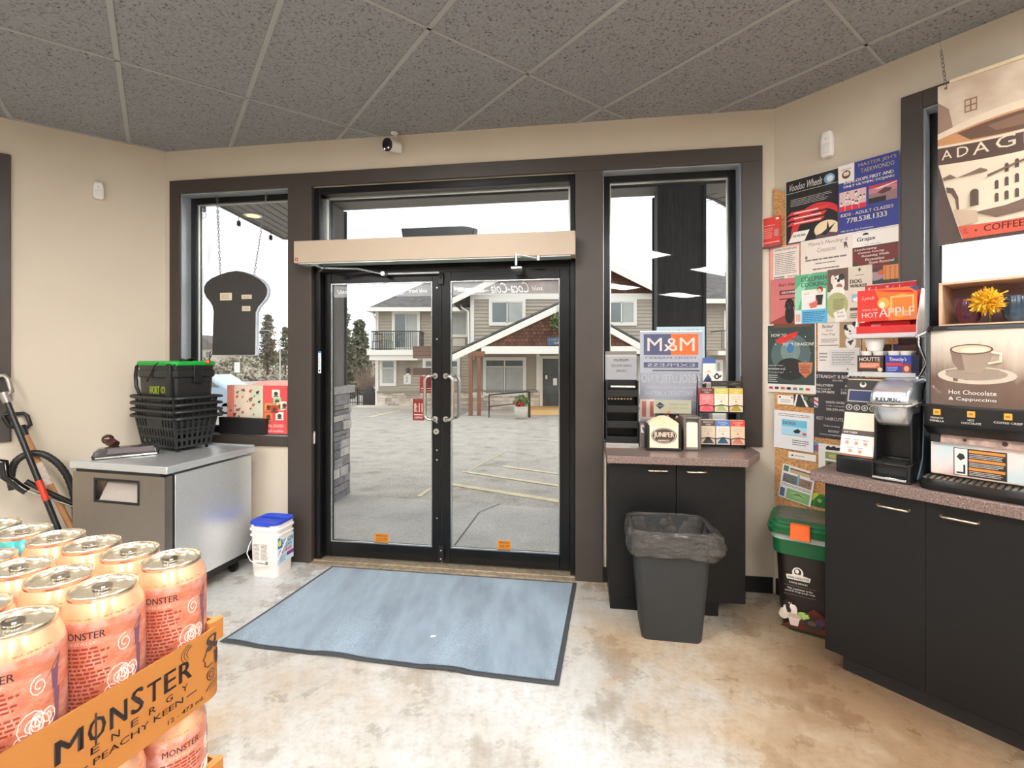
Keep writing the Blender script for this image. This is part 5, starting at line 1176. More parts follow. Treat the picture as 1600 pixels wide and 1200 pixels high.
poster((1310, 261), (1405, 352), NV, f, 'tall blue martial arts poster beside the window casing')
CR_ = (232, 220, 210)
def f(s):
    s.t("Mama's Mending &", .16, .07, .92, .2, (150, 120, 130), 0, .3).t('Creations', .34, .24, .7, .36, (150, 120, 130), 0, .3).lines(.1, .5, .92, .58, 1, (120, 110, 110), .5).lines(.3, .62, .7, .68, 1, (120, 110, 110), .4).lines(.25, .76, .78, .83, 1, (120, 110, 110), .5).lines(.25, .87, .6, .92, 1, (120, 110, 110), .4)
    s.poly([(.84, .2), (.92, .38), (.9, .2), (.86, .38)], (90, 80, 84)).e(.12, .46, .025, .05, (130, 110, 112))
poster((1251, 378), (1332, 426), CR_, f, 'cream mending and creations flyer in the middle of the board', y=-.0255)
def f(s): s.r(.12, .06, .97, .95, CR_).t('LIVING ROOM SALE', .18, .09, .9, .14, (90, 70, 70), .02).lines(.18, .2, .9, .8, 12, (120, 108, 106), .35, seed=8).lines(.14, .84, .5, .94, 2, (90, 90, 96), .6).lines(.6, .84, .94, .9, 2, (120, 108, 106), .4)
poster((1203, 387), (1250, 437), (238, 160, 152), f, 'letter on pink bordered paper at the left edge of the board')
def f(s):
    s.r(0, 0, 1, .28, W0).t('Grajax', .1, .1, .52, .2, (34, 34, 66), .02).e(.3, .07, .07, .04, (34, 34, 66), 180, 360).t('EST. TREE CARE', .3, .24, .62, .26, (90, 90, 110)).r(0, .28, 1, 1, (64, 66, 62))
    s.r(0, .3, 1, .56, (116, 50, 46)).e(.5, .55, .42, .16, (116, 50, 46), 0, 180)
    for i, w_ in enumerate(('Landscaping', 'Custom Fencing', 'Retaining Walls', 'Excavation', 'Snow Removal')): s.t(w_, .05+.08*i, .31+.065*i, .05+.08*i+(.5, .58, .6, .42, .55)[i], .31+.065*i+.05, W0, .02, .2)
    s.r(.68, .68, 1, .94, (214, 140, 84)).r(.72, .7, .74, .94, (170, 100, 60)).r(.82, .7, .84, .94, (170, 100, 60)).r(.92, .7, .94, .94, (170, 100, 60)).e(.2, .76, .2, .1, (90, 110, 80)).e(.5, .86, .2, .08, (160, 140, 150)).e(.64, .8, .07, .05, (200, 90, 60))
poster((1332, 365), (1404, 440), W0, f, 'landscaping flyer with maroon panel next to the window casing')
PK = (206, 116, 116)
def dogblack(s, cx, cy, q): s.e(cx, cy+q*1.5, q*1.1, q*1.5, (26, 24, 26)).e(cx, cy, q, q*.95, (26, 24, 26)).poly([(cx-q*.9, cy-q*.6), (cx-q*1.25, cy+q*.6), (cx-q*.6, cy+q*.1)], (18, 16, 18)).poly([(cx+q*.9, cy-q*.6), (cx+q*1.25, cy+q*.6), (cx+q*.6, cy+q*.1)], (18, 16, 18)).e(cx, cy+q*.35, q*.42, q*.4, (62, 58, 60)).e(cx, cy+q*.2, q*.16, q*.12, (8, 8, 8)).e(cx-q*.4, cy-q*.2, q*.1, q*.1, (120, 90, 60)).e(cx+q*.4, cy-q*.2, q*.1, q*.1, (120, 90, 60))
def f(s): s.t("Ria's Dawg", .3, .1, .95, .19, (70, 34, 36), .01).r(.32, .26, .98, .36, (110, 40, 42)).t('GROOMING', .38, .285, .95, .335, W0, .02).lines(.32, .42, .9, .48, 1, (70, 34, 36)).poly([(0, 1), (0, .95), (.45, .82), (1, .8), (1, 1)], (150, 64, 60)); dogblack(s, .66, .58, .14)
poster((1204, 438), (1250, 505), PK, f, 'pink flyer with a black dog portrait, left side of the board', y=-.0255)
GD = (96, 176, 130)
def f(s):
    s.r(0, 0, 1, 1, GD).poly([(0, .9), (0, .3), (.5, .0), (.2, .5)], (150, 214, 178)).t('COLUMAN', .2, .05, .98, .15, (76, 90, 104), .02).t('COOKING', .2, .17, .98, .26, (76, 90, 104), .02).r(.22, .32, .95, .72, (238, 232, 226)).r(.22, .72, 1, 1, (96, 176, 214)).lines(.26, .76, .95, .97, 6, (50, 110, 160), .5)
    s.e(.78, .34, .09, .07, (150, 60, 50)).e(.76, .37, .065, .055, (240, 196, 170)).poly([(.66, .44), (.88, .44), (.84, .64), (.62, .64)], (50, 44, 50)).poly([(.44, .6), (.72, .55), (.68, .68), (.5, .7)], (214, 110, 96)).poly([(.56, .55), (.68, .5), (.66, .56)], (240, 196, 170)).t('$20', .3, .38, .46, .42, (214, 60, 90)).r(0, .72, .22, 1, (214, 224, 226)).r(.04, .8, .18, .95, (220, 170, 150)) 
poster((1242, 431), (1293, 504), GD, f, 'green and blue cooking class flyer with a drawn cook', y=-.026)
def f(s):
    s.r(0, 0, .48, .42, (110, 84, 74)).e(.26, .28, .14, .16, (236, 230, 220)).e(.13, .2, .05, .09, (224, 214, 204)).e(.33, .16, .07, .06, (54, 50, 52)).e(.26, .22, .035, .035, (30, 28, 30)).e(.28, .33, .07, .05, (170, 110, 90)).e(.2, .18, .018, .02, (30, 28, 30)).e(.24, .44, .17, .1, (236, 230, 220))
    s.e(.22, .68, .26, .24, (172, 172, 120)).lines(.14, .56, .4, .76, 7, (90, 90, 60), .35).poly([(.14, .82), (.4, .74), (.46, .95), (.2, 1.0)], W0).t('ASK', .22, .80, .38, .84, (110, 106, 100)).t('NOW', .24, .87, .40, .91, (110, 106, 100)) 
    s.t('DOG', .52, .235, .78, .305, K_, .04).t('WALKER', .52, .325, .90, .38, K_, .04).poly([(.72, .1), (.68, .03), (.71, .06), (.73, .02), (.75, .06), (.78, .03), (.74, .1)], (70, 90, 50)).lines(.64, .15, .84, .18, 1, (110, 120, 100)).r(.56, .5, .84, .64, (150, 176, 200)).e(.7, .6, .12, .04, (236, 236, 236)).r(.52, .75, .84, .80, (96, 70, 60)).lines(.52, .84, .84, .95, 3, (100, 96, 90), .35)
poster((1293, 422), (1363, 501), (220, 208, 190), f, 'beige dog walker flyer with a white and brown dog', y=-.026)
def f(s):
    s.r(.02, .02, .98, .88, (54, 66, 64)).r(.15, 0, .9, .06, (110, 70, 50)).e(.5, .45, .4, .3, (84, 104, 104)).e(.5, .4, .2, .16, (120, 140, 136)).poly([(.18, .24), (.42, .16), (.66, .12), (.62, .2), (.3, .3)], (206, 50, 40)).t('HOW TO', .1, .145, .42, .19, W0, .02).t('YOUR DRAGON!', .34, .28, .96, .325, W0, .02)
    s.e(.5, .66, .3, .16, (40, 40, 40)).poly([(.66, .56), (.94, .56), (.92, .7), (.8, .78), (.68, .7)], (196, 120, 80)).lines(.7, .6, .9, .72, 5, (110, 40, 30), .4).t('Sagebrush Theatre', .04, .6, .36, .62, W0, .01).t('NOVEMBER 24-26', .04, .65, .4, .67, W0, .02).t('Featuring all ages', .04, .7, .36, .72, W0).lines(.04, .74, .24, .86, 4, (200, 200, 200), .4).e(.5, .36, .07, .07, (60, 120, 170)).e(.2, .3, .01, .008, W0).e(.8, .2, .01, .008, W0)
    rr = random.Random(2)
    for i in range(22): s.e(.05+.9*rr.random(), .1+.6*rr.random(), .007, .005, (170, 190, 190))
    for i, c in enumerate(((180, 60, 60), (60, 60, 60), (200, 90, 80), (40, 40, 60), (120, 120, 120), (90, 150, 90), (210, 90, 70))): s.r(.06+.125*i, .92, .06+.125*i+.08, .955, c)
poster((1198, 507), (1275, 616), (228, 222, 214), f, 'dark theatre poster with a red brush stroke at the left edge of the board', y=-.026)
def f(s):
    s.r(.5, 0, 1, .52, (170, 140, 104)).r(.02, .02, .52, .5, (226, 216, 206)).t('Better', .1, .05, .38, .12, (60, 56, 60), .01, .3).t('With', .2, .15, .36, .19, (90, 84, 90), 0, .3).t('Your Dog', .1, .22, .42, .28, (60, 56, 60), .0, .3).lines(.08, .33, .48, .42, 3, (120, 116, 116)).r(.02, .46, .5, .475, (90, 84, 84))
    s.e(.76, .2, .12, .13, (240, 236, 232)).e(.66, .12, .04, .05, (30, 28, 30)).e(.86, .06, .05, .04, (40, 38, 40)).e(.7, .16, .03, .03, (60, 56, 60)).e(.76, .2, .025, .02, (20, 18, 20)).e(.77, .26, .04, .02, (190, 100, 100)).e(.78, .42, .12, .13, (236, 230, 226)).poly([(.7, .4), (.86, .36), (.78, .48)], (70, 66, 70)).r(.28, .56, .92, .9, (216, 212, 210)).lines(.34, .6, .88, .86, 8, (120, 118, 120), .35).lines(.04, .6, .24, .8, 3, (130, 128, 128)).t('A', .68, .92, .74, .96, (60, 60, 70), .02)
poster((1278, 504), (1345, 582), (226, 220, 214), f, 'dog training flyer with a smiling spotted dog')
SB = (58, 54, 58)
def f(s):
    s.t('STRAIGHT B BARBER', .05, .05, .86, .1, W0, .01).t('NOW OPEN', .38, .12, .58, .145, W0).t('VALLEYVIEW', .05, .19, .4, .225, W0, .02).t('ABERDEEN', .62, .19, .95, .225, W0, .02).t('108 Oriole Rd', .06, .25, .34, .275, W0).t('5 1395 Hillside', .55, .25, .9, .275, W0).t('250.299.8692', .02, .29, .42, .325, W0, .02).t('250.299.0110', .54, .29, .94, .325, W0, .02)
    s.r(.0, .4, .09, .55, (214, 206, 204)).poly([(.0, .42), (.09, .46), (.09, .49), (0, .45)], RD).poly([(0, .49), (.09, .53), (.09, .55), (0, .52)], (60, 70, 140))
    s.t('NORTH SHORE', .25, .44, .62, .475, W0, .02).t('3 700 Tranquille', .25, .5, .62, .525, W0).t('250.299.4422', .25, .545, .65, .58, W0, .02).t('BEST HAIRCUTS IN TOWN', .05, .68, .95, .73, W0, .01).t('Online booking', .2, .8, .52, .83, W0).t('BOOKSY', .3, .87, .52, .905, W0).t('www.straightbbarber', .12, .93, .7, .96, W0)
poster((1272, 580), (1352, 692), SB, f, 'large charcoal barber shop poster behind the coffee maker')
def f(s): s.e(.15, .2, .07, .1, (60, 60, 60)).lines(.2, .4, .85, .8, 2, (150, 140, 136)).e(.9, .2, .05, .08, (40, 40, 40))
poster((1215, 617), (1240, 633), W0, f, 'little white gift tag pinned under the theatre poster', 'gift_tag', 'tag', y=-.024)
def f(s): s.poly([(0, 1), (.14, 0), (.22, 0), (.1, 1)], W0).poly([(.35, 0), (.44, 0), (.75, 1), (.62, 1)], W0).e(.6, .3, .1, .2, (90, 100, 80)).e(.9, .4, .1, .2, (84, 78, 60))
poster((1240, 616), (1272, 637), (50, 50, 46), f, 'small dark photo with white legs pinned above the swimming dog notice', 'photo_card', 'photo', y=-.024)
def f(s):
    s.lines(.1, .06, .92, .15, 2, (140, 130, 130)).r(.2, .22, .84, .62, (110, 190, 216)).r(.2, .4, .84, .62, (170, 214, 232)).t('DOGS', .24, .27, .56, .35, (120, 50, 60), .02).poly([(.5, .5), (.62, .44), (.7, .5), (.66, .55), (.54, .56)], (40, 36, 40)).e(.72, .53, .06, .035, (226, 196, 170)).e(.78, .56, .05, .03, (214, 80, 70)).r(.2, .62, .84, .63, (90, 150, 180)).lines(.48, .72, .9, .88, 3, (100, 96, 100), .4)
poster((1209, 640), (1271, 707), (228, 226, 228), f, 'white notice with a blue picture of swimming dogs', y=-.03, rot=.8)
def f(s): s.e(.15, .5, .04, .12, (60, 60, 60)).lines(.25, .35, .6, .65, 1, (150, 146, 146)).r(.03, .6, .3, .62, (90, 120, 90))
poster((1232, 705), (1275, 722), W0, f, 'narrow white note under the swimming dog notice', 'note', 'note', y=-.028)
def f(s):
    s.r(.04, .03, .2, .2, (80, 120, 110)).r(.24, .06, .94, .2, (196, 166, 130)).r(.24, .06, .94, .1, (90, 84, 70)).r(.06, .26, .5, .52, (110, 110, 112)).r(.56, .28, .94, .52, (150, 120, 104)).r(.5, .2, .56, .52, (120, 170, 190)).lines(.06, .55, .96, .63, 2, (90, 84, 84)).r(.03, .7, .18, .95, (90, 110, 140)).r(.24, .67, .94, .97, (130, 176, 110)).e(.58, .8, .26, .08, (150, 190, 130)).poly([(.35, .85), (.6, .74), (.85, .84), (.6, .8)], (90, 130, 70))
    rr = random.Random(6)
    for i in range(14): s.e(.08+.4*rr.random(), .3+.2*rr.random(), .02, .01, (70, 70, 74)); s.e(.58+.34*rr.random(), .3+.2*rr.random(), .02, .01, (90, 70, 60))
poster((1216, 722), (1267, 786), (230, 226, 222), f, 'tilted white sheet with small landscape photos low on the board', y=-.032, rot=8)
def f(s):
    s.poly([(.3, .1), (.4, .04), (.5, .09), (.62, .03), (.72, .08), (.9, .06), (.96, .16), (.3, .18)], (40, 38, 40)).r(.28, .24, .98, .46, (130, 150, 96)).e(.6, .36, .2, .07, (196, 180, 110)).r(.28, .52, .98, .72, (110, 124, 84)).e(.5, .62, .15, .06, (60, 60, 50)).lines(.28, .78, .9, .95, 3, (90, 90, 90))
poster((1279, 692), (1318, 748), (230, 226, 220), f, 'white sheet with green wildlife photos behind the worktop end', y=-.026)
def f(s): s.poly([(0, 0), (.5, .0), (.2, .6), (0, .8)], (206, 220, 60)).poly([(.3, 1), (.4, .3), (.8, .1), (1, .3), (1, 1)], (40, 104, 56)).e(.5, .5, .1, .15, (150, 190, 60)).poly([(.9, 0), (1, 0), (1, .9), (.9, .8)], (196, 206, 70))
poster((1262, 768), (1300, 797), (60, 130, 60), f, 'green and yellow picture at the bottom of the board behind the bin')
def f(s): s.r(.06, .0, .9, .4, (96, 150, 190)).r(.3, .3, 1, .8, (176, 60, 90))
poster((1270, 690), (1285, 706), (70, 110, 170), f, 'scrap of blue and pink paper under the barber poster', 'paper_scrap', 'scrap', y=-.0185)
def f(s): s.t('Kamloops Skating Lessons', .05, .15, .93, .8, W0, .0, .35).r(0, 0, 1, .04, (214, 190, 190))
poster((1352, 446), (1432, 464), (204, 36, 46), f, 'red strip notice about skating lessons above the hot drink box', 'banner', 'banner', y=-.03)
o = thing('card_holder', 'red business card holder on the wall corner beside the casing', 'card holder', 'R', 0, 0, 0); 
x0, z1 = wp('R', 1192, 343, -.04); x1, z0 = wp('R', 1220, 381, -.04)
place(o, 'R', x0, -.04, z0)
s = Sheet(x1-x0, z1-z0, (222, 62, 56), .006); s.t('New Volunteers', .08, .25, .7, .3, W0, .01).lines(.08, .36, .6, .75, 6, (240, 180, 170), .35).r(.66, .45, .9, .7, (196, 140, 136)).e(.84, .08, .1, .04, W0).r(.05, .88, .95, .9, W0)
s.mb.build('cards', o, smooth=0); MB(pm((110, 96, 90), .3)).box(0, x1-x0, -.02, .002, -.012, -.004).box(0, x1-x0, .002, .016, -.012, .05).build('holder', o)

# ------------------------------------------------------------------ coffee maker
ZT = .953
o = thing('pod_coffee_maker', 'silver and black pod coffee maker with tilted display panel at the worktop end', 'coffee maker', 'R', .53, -.545, ZT)
KB = pm((30, 32, 36), .35, var=.1); KD = pm((22, 22, 24), .3); KS = pm((196, 202, 208), .26, metal=.75, var=.04); KS2 = pm((150, 166, 184), .3, metal=.6)
W_ = .285
MB(KB).prism([(0, 0), (.345, 0), (.348, .44), (.20, .44), (.15, .40), (.13, .075), (.0, .075)], 0, W_, 'x').build('body', o, bevel=.008)
m = MB(KS2).prism([(.06, .01), (.342, .01), (.345, .43), (.20, .43), (.17, .38), (.14, .1)], W_, W_+.006, 'x').prism([(.06, .01), (.342, .01), (.345, .43), (.20, .43), (.17, .38), (.14, .1)], -.006, 0, 'x'); m.build('side_cover', o, bevel=.002)
# tilted panel on the left
def tp(u, v, e=0.):     # u 0..1 across, v 0..1 up the panel
    return (.008+.132*u, .022+.098*v-e, .082+.358*v)
pan = MB(pm((216, 200, 178), .35, metal=.2)); pan.add([tp(0, 0), tp(1, 0), tp(1, 1), tp(0, 1), (.008, .2, .082), (.14, .2, .082), (.14, .2, .44), (.008, .2, .44)], [(0, 1, 2, 3), (1, 5, 6, 2), (4, 0, 3, 7), (3, 2, 6, 7), (0, 4, 5, 1)])
po = pan.build('front_panel', o, smooth=0, bevel=.004)
lc = MB()
kk = [0]
def tq(u0, v0, u1, v1, c, e=None):
    kk[0] += 1; e = .0008+.0004*kk[0]; lc.use(ink(c) if isinstance(c, tuple) else c); lc.add([tp(u0, v0, e), tp(u1, v0, e), tp(u1, v1, e), tp(u0, v1, e)], [(0, 1, 2, 3)])
def tt(t, u0, v0, u1, v1, c): kk[0] += 1; e = .0008+.0004*kk[0]; lc.text(t, u0, u1, v0, v1, 0, ink(c), .02, 0, False, lambda a, b: tp(a, b, e))
tq(.0, .56, 1, .99, (44, 40, 38)); tq(.06, .70, .94, .86, (168, 164, 160)); tq(.1, .715, .9, .845, (40, 50, 92))
def disc(cu, cv, r, c): kk[0] += 1; e = .0008+.0004*kk[0]; lc.use(ink(c)); lc.add([tp(cu+r*math.cos(6.283*i/16), cv+r*.37*math.sin(6.283*i/16), e) for i in range(16)], [tuple(range(16))])
disc(.5, .93, .1, (210, 204, 196)); disc(.5, .945, .06, (44, 40, 38))
for i in range(4): disc(.14+.24*i, .625, .1, (196, 190, 182)); disc(.14+.24*i, .625, .075, (44, 40, 38)); tt('468C'[i:i+1], .11+.24*i, .61, .17+.24*i, .64, (220, 214, 206))
lc.build('display', po, smooth=0); lc = MB()
tq(.0, .02, 1, .27, (240, 234, 226)); tq(0, .27, 1, .335, (86, 74, 68)); tt('HOW TO BREW', .06, .29, .48, .315, (236, 228, 220)); tq(0, .0, 1, .025, (150, 100, 70))
for i in range(5):
    u, v = (.2+.28*(i % 3), .17) if i < 3 else (.32+.3*(i-3), .07); disc(u, v+.0, .07, (226, 180, 160)); disc(u, v, .03, (206, 120, 90)); tq(u-.09, v+.04, u+.09, v+.048, (150, 140, 134))
lc.build('instruction_label', po, smooth=0)
MB(KB).box(-.002, .15, .0, .1, .0, .08).build('water_base', o, bevel=.004)
# brew bay and head on the right
MB(KD).box(.155, .272, .12, .16, .09, .3).box(.148, .158, .0, .16, .08, .32).box(.270, .28, .02, .16, .08, .32).build('brew_bay', o, bevel=.003)
m = MB(KS); m.loft([(.245, .158, .268, .0, .16, .04), (.26, .150, .276, -.02, .18, .045), (.30, .146, .280, -.035, .2, .045), (.336, .144, .282, -.04, .2, .045)]); m.build('brew_head', o, smooth=50)
m = MB(KS); m.prism([(-.045, .338), (-.048, .36), (-.03, .395), (.06, .438), (.19, .452), (.24, .45), (.24, .338)], .143, .283, 'x'); m.build('brew_lid', o, bevel=.014, seg=4)
m = MB(CHROME); m.tube([(.134, .05, .335), (.136, -.03, .338), (.145, -.062, .338), (.21, -.072, .336), (.28, -.062, .338), (.296, -.03, .342), (.30, .06, .352)], .007, 8).box(.283, .303, -.0, .1, .335, .362); m.build('handle', o, smooth=50)
s = MB(); s.text('KEURIG', .168, .255, .352, .372, -.0495, ink((60, 60, 64)), .015); s.build('lettering', o, smooth=0)
m = MB(KD).box(.146, .285, -.03, .14, .0, .012).box(.146, .154, -.03, .14, .012, .072).box(.272, .285, -.03, .14, .012, .085).box(.146, .285, -.03, .12, .072, .08); tr_ = m.build('drip_tray', o, bevel=.003)
MB(CHROME).box(.15, .272, -.034, -.026, .008, .02).build('tray_trim', tr_, bevel=.002)
m = MB(pm((90, 84, 76), .3, metal=.6)); [m.box(.158+.011*i, .163+.011*i, -.02, .1, .080, .083) for i in range(10)]; m.build('grille', tr_)

# two tier rack behind it
o = thing('tiered_rack', 'two tier clear and chrome rack holding drink boxes behind the pod coffee maker', 'rack', 'R', .53, -.33, ZT)
CLR = film((236, 240, 242), .55, 'clear_acrylic', .1)
for z in (.452, .64): MB(CLR).box(-.01, .255, -.03, .15, z, z+.008).box(-.01, .255, -.034, -.03, z, z+.022).build('shelf', o, bevel=.002)
for x in (-.012, .257):
    MB(CHROME).tube([(x, .15, 0), (x, .15, .68), (x, .1, .665), (x, -.03, .642)], .006, 8).tube([(x, -.03, .452), (x, .02, .44), (x, .15, .435)], .006, 8).build('leg', o, smooth=60)
m = MB(CHROME).tube([(.257, .0, .645), (.262, -.01, .60), (.275, -.01, .56), (.285, .0, .52), (.27, .0, .48), (.257, 0, .455)], .006, 8); m.build('side_hoop', o, smooth=60)
m = MB(CHROME).tube([(-.012, .15, .0), (.257, .15, 0)], .006, 8).tube([(-.012, .15, .42), (.257, .15, .42)], .005, 8); m.build('cross_bar', o, smooth=60)
# hot drink box on the top shelf
o = thing('hot_drink_box', 'open red and orange hot apple drink box on top of the rack', 'box', 'R', .545, -.335, ZT+.6485)
RB = pm((206, 36, 36), .45, var=.05, key='red_carton'); WB = pm((236, 230, 224), .6)
MB(RB).box(0, .235, 0, .003, 0, .05).box(0, .235, .12, .123, 0, .225).box(0, .235, 0, .123, 0, .003).build('carton', o)
MB(WB).prism([(0, 0), (.123, 0), (.123, .225), (.085, .225), (0, .06)], .235, .238, 'x').build('side_panel', o)
MB(WB).prism([(0, 0), (.123, 0), (.123, .225), (.085, .225), (0, .06)], -.003, 0, 'x').build('side_panel', o)
s = Sheet(.235, .155, (214, 48, 36), .002, x0=0, z0=.075, y=.02)
s.poly([(.3, .0), (1, 0), (1, 1), (.55, 1)], (232, 110, 40)).e(.75, .55, .2, .36, (240, 150, 60)).r(.57, .25, .95, .75, (240, 180, 110)).r(.6, .3, .92, .72, (226, 120, 40)).e(.45, .45, .1, .18, (236, 160, 60)).e(.43, .5, .05, .1, (246, 220, 190)).t('Lynch', .08, .2, .3, .33, W0, .01, .3).poly([(.86, .0), (1, .0), (1, .16)], (50, 70, 130)).t('HOT', .08, .72, .36, .88, W0, .01).t('APPLE', .38, .6, .96, .88, W0, .01).t('ORIGINAL CIDER', .08, .6, .36, .66, (250, 210, 190)).poly([(.3, .02), (.9, .1), (.95, .2), (.85, .16), (.5, .1)], (206, 30, 30))
s.mb.build('front_flap', o, smooth=0)
rr = random.Random(8); m = MB(pm((196, 26, 34), .3))
for i in range(12): m.X = Matrix.Translation((.02+.017*i, .05+.02*(i % 3), .035))@Matrix.Rotation(rr.uniform(-.25, .25), 4, 'Y')@Matrix.Rotation(rr.uniform(-.3, .3), 4, 'X'); m.box(-.03, .03, -.002, .002, -.03, .038)
m.X = None; m.build('sachets', o, bevel=.001).__setitem__('kind', 'stuff')
# pod boxes on the lower shelf
def podbox(name, lab, x0, w_, c, ops, pods):
    o = thing(name, lab, 'box', 'R', x0, -.35, ZT+.4605); cm = ink(c); h = .095
    MB(cm).box(0, w_, 0, .003, 0, h).box(0, w_, .12, .123, 0, h+.055).box(0, .003, 0, .12, 0, h).box(w_-.003, w_, 0, .12, 0, h).box(0, w_, 0, .12, 0, .003).build('carton', o)
    s = Sheet(w_, h, c, .001, y=-.0003); ops(s); s.mb.build('front_print', o, smooth=0)
    for (x, y) in pods: MB(WHITE).lathe([(.018, -.02), (.0235, .018), (.0255, .019), (.0255, .021)], x, y, 20, h+.0).build('pod', o)
    MB(pm((96, 60, 46), .6)).prism([(0, 0), (.02, .05), (w_-.005, .055), (w_, 0)], .108, .112).build('open_flap', o).location = (0, 0, h)
def f(s): s.t('HOUTTE', .08, .1, .88, .3, W0, .01).r(.08, .36, .88, .66, (196, 96, 64)).lines(.12, .4, .85, .62, 3, (240, 210, 190), .4).e(.88, .72, .09, .1, (226, 200, 170)).t('24', .04, .84, .18, .95, W0, .02).lines(.2, .82, .95, .94, 2, (200, 190, 170), .5)
podbox('coffee_pod_box', 'dark brown open pod box with white cup lids on the lower rack shelf', .555, .105, (58, 42, 36), f, [(.03, .03), (.078, .03), (.03, .08), (.078, .08)])
m = MB(WHITE).lathe([(.03, 0), (.043, .05), (.045, .052), (.045, .056), (.043, .056)], n=24); q_ = place(m.build('pod_sleeve', None, 'white cup shaped sleeve lying in the dark brown pod box', 'cup', smooth=40), 'R', .61, -.29, ZT+.4605+.118)
def f(s): s.t("Timothy's", .16, .1, .82, .34, W0, .0, .2).r(.04, .38, .66, .52, (206, 50, 46)).r(.66, .42, .98, .9, (150, 50, 36)).e(.82, .66, .1, .14, (226, 170, 130)).lines(.06, .56, .5, .8, 3, (180, 190, 226), .4).r(0, .93, 1, 1, W0)
podbox('cocoa_pod_box', 'blue open pod box on the lower rack shelf beside the machine', .668, .098, (50, 62, 150), f, [(.026, .03), (.073, .03), (.026, .08), (.073, .08)])

# ------------------------------------------------------------------ hot chocolate machine
o = thing('hot_drink_machine', 'wide black cappuccino and hot chocolate dispenser with backlit cup picture', 'dispenser', 'R', .852, -.50, ZT)
W_ = .62; m = MB(BLACK); m.box(0, W_, .03, .42, .03, .66); m.build('cabinet', o, bevel=.012, seg=3)
MB(BLACK).loft([(.0, -.012, W_+.012, -.09, .42, .05), (.025, -.016, W_+.016, -.1, .42, .06), (.04, -.006, W_+.006, -.07, .40, .05)]).build('drip_base', o, smooth=50)
m = MB(pm((120, 110, 96), .4, metal=.5)); [m.box(.0+.02*i, .012+.02*i, -.055, .03, .040, .044) for i in range(31)]; m.build('grille', o)
# curved door with the cup picture
n = 20; dm = MB(); dz0, dz1 = .345, .665
def dy(u): return .03-.05*math.sin(math.pi*min(1, max(0, u)))**.5*.9
def dpt(u, v, e=0.): return (W_*u, dy(u)-e, dz0+(dz1-dz0)*v)
def m_door():
    m, nt, b = _new('cup_picture'); L_ = nt.links; tc = nt.nodes.new('ShaderNodeTexCoord'); sp = nt.nodes.new('ShaderNodeSeparateXYZ'); L_.new(tc.outputs['Object'], sp.inputs[0])
    n = _noise(nt, 9, 4, stretch=(3.5, .3, .35)); mr = nt.nodes.new('ShaderNodeMapRange'); mr.inputs[1].default_value = .33; mr.inputs[2].default_value = .67; L_.new(sp.outputs[2], mr.inputs[0])
    ad = nt.nodes.new('ShaderNodeMath'); ad.operation = 'MULTIPLY_ADD'; ad.inputs[1].default_value = .35; L_.new(n.outputs[0], ad.inputs[0]); L_.new(mr.outputs[0], ad.inputs[2])
    r = _ramp(nt, ad.outputs[0], [(.16, c4(112, 92, 82)), (.55, c4(120, 98, 88)), (.75, c4(190, 172, 156)), (1.1 if 0 else 1, c4(232, 220, 206))]); L_.new(r.outputs[0], b.inputs['Base Color'])
    b.inputs['Roughness'].default_value = .12; b.inputs['Coat Weight'].default_value = .8; return m
dm.use(m_door()); v = []; f_ = []
for i in range(n+1): v += [dpt(i/n, 0), dpt(i/n, 1)]
for i in range(n): f_.append((2*i, 2*i+2, 2*i+3, 2*i+1))
nn_ = len(v); v += [(x, .05, z) for x, y, z in v[:nn_]]; f_ += [(nn_+2*i+1, nn_+2*i+3, nn_+2*i+2, nn_+2*i) for i in range(n)]; dm.add(v, f_)
q = [0]
def dd_(pts, c):
    q[0] += 1; e = .0006+.0005*q[0]; dm.use(ink(c) if isinstance(c, tuple) else c)
    # fan of thin columns so the print follows the curve
    us = sorted(set([p[0] for p in pts])); dm.add([dpt(u, v_, e) for u, v_ in pts], [tuple(range(len(pts)))])
def dell(cu, cv, ru, rv, c, t0=0, t1=360, n=26): dd_([(cu+ru*math.cos(math.radians(t0+(t1-t0)*i/n)), cv+rv*math.sin(math.radians(t0+(t1-t0)*i/n))) for i in range(n+(t1-t0 < 360))], c)
cu = .225
dell(cu+.02, .40, .19, .11, (206, 192, 176)); dell(cu+.02, .415, .15, .075, (160, 142, 128))
dd_([(cu-.105, .72), (cu-.09, .56), (cu-.05, .43), (cu+.05, .43), (cu+.09, .56), (cu+.105, .72)], (166, 146, 130)); dd_([(cu-.105, .72), (cu-.09, .56), (cu-.06, .46), (cu-.03, .46), (cu-.05, .72)], (136, 114, 100))
dell(cu, .73, .105, .065, (92, 74, 64)); dell(cu, .73, .095, .052, (222, 200, 172)); dell(cu+.015, .72, .065, .03, (238, 222, 198))
dm.tube([dpt(cu+.10, .69, .012), dpt(cu+.14, .67, .014), dpt(cu+.14, .58, .014), dpt(cu+.085, .55, .012)], .005, 8)
for (t, u0, u1, v0, v1) in (('Hot Chocolate', .115, .345, .135, .19), ('& Cappuccino', .115, .345, .045, .10)):
    q[0] += 1; e = .0006+.0005*q[0]; dm.text(t, u0, u1, v0+.02, v1+.02, 0, ink((240, 236, 230)), .0, 0, False, lambda a, b, e=e: dpt(a, b, e+.001))
do = dm.build('door', o, smooth=30)
m = MB(pm((96, 100, 104), .3, metal=.5)); m.tube([dpt(0, 0, .004)]+[dpt(0, .97, .004)]+[dpt(u/10, 1, .004) for u in range(0, 11)]+[dpt(1, .97, .004), dpt(1, 0, .004)], .008, 8); m.build('door_rim', do)
MB(BLACK).loft([(.26, -.004, W_+.004, -.045, .06, .03), (.34, -.004, W_+.004, -.055, .06, .03), (.347, 0, W_, -.035, .06, .03)]).loft([(.225, .0, W_, -.02, .05, .03), (.262, -.006, W_+.006, -.06, .06, .035)]).build('selector_panel', o, smooth=50)
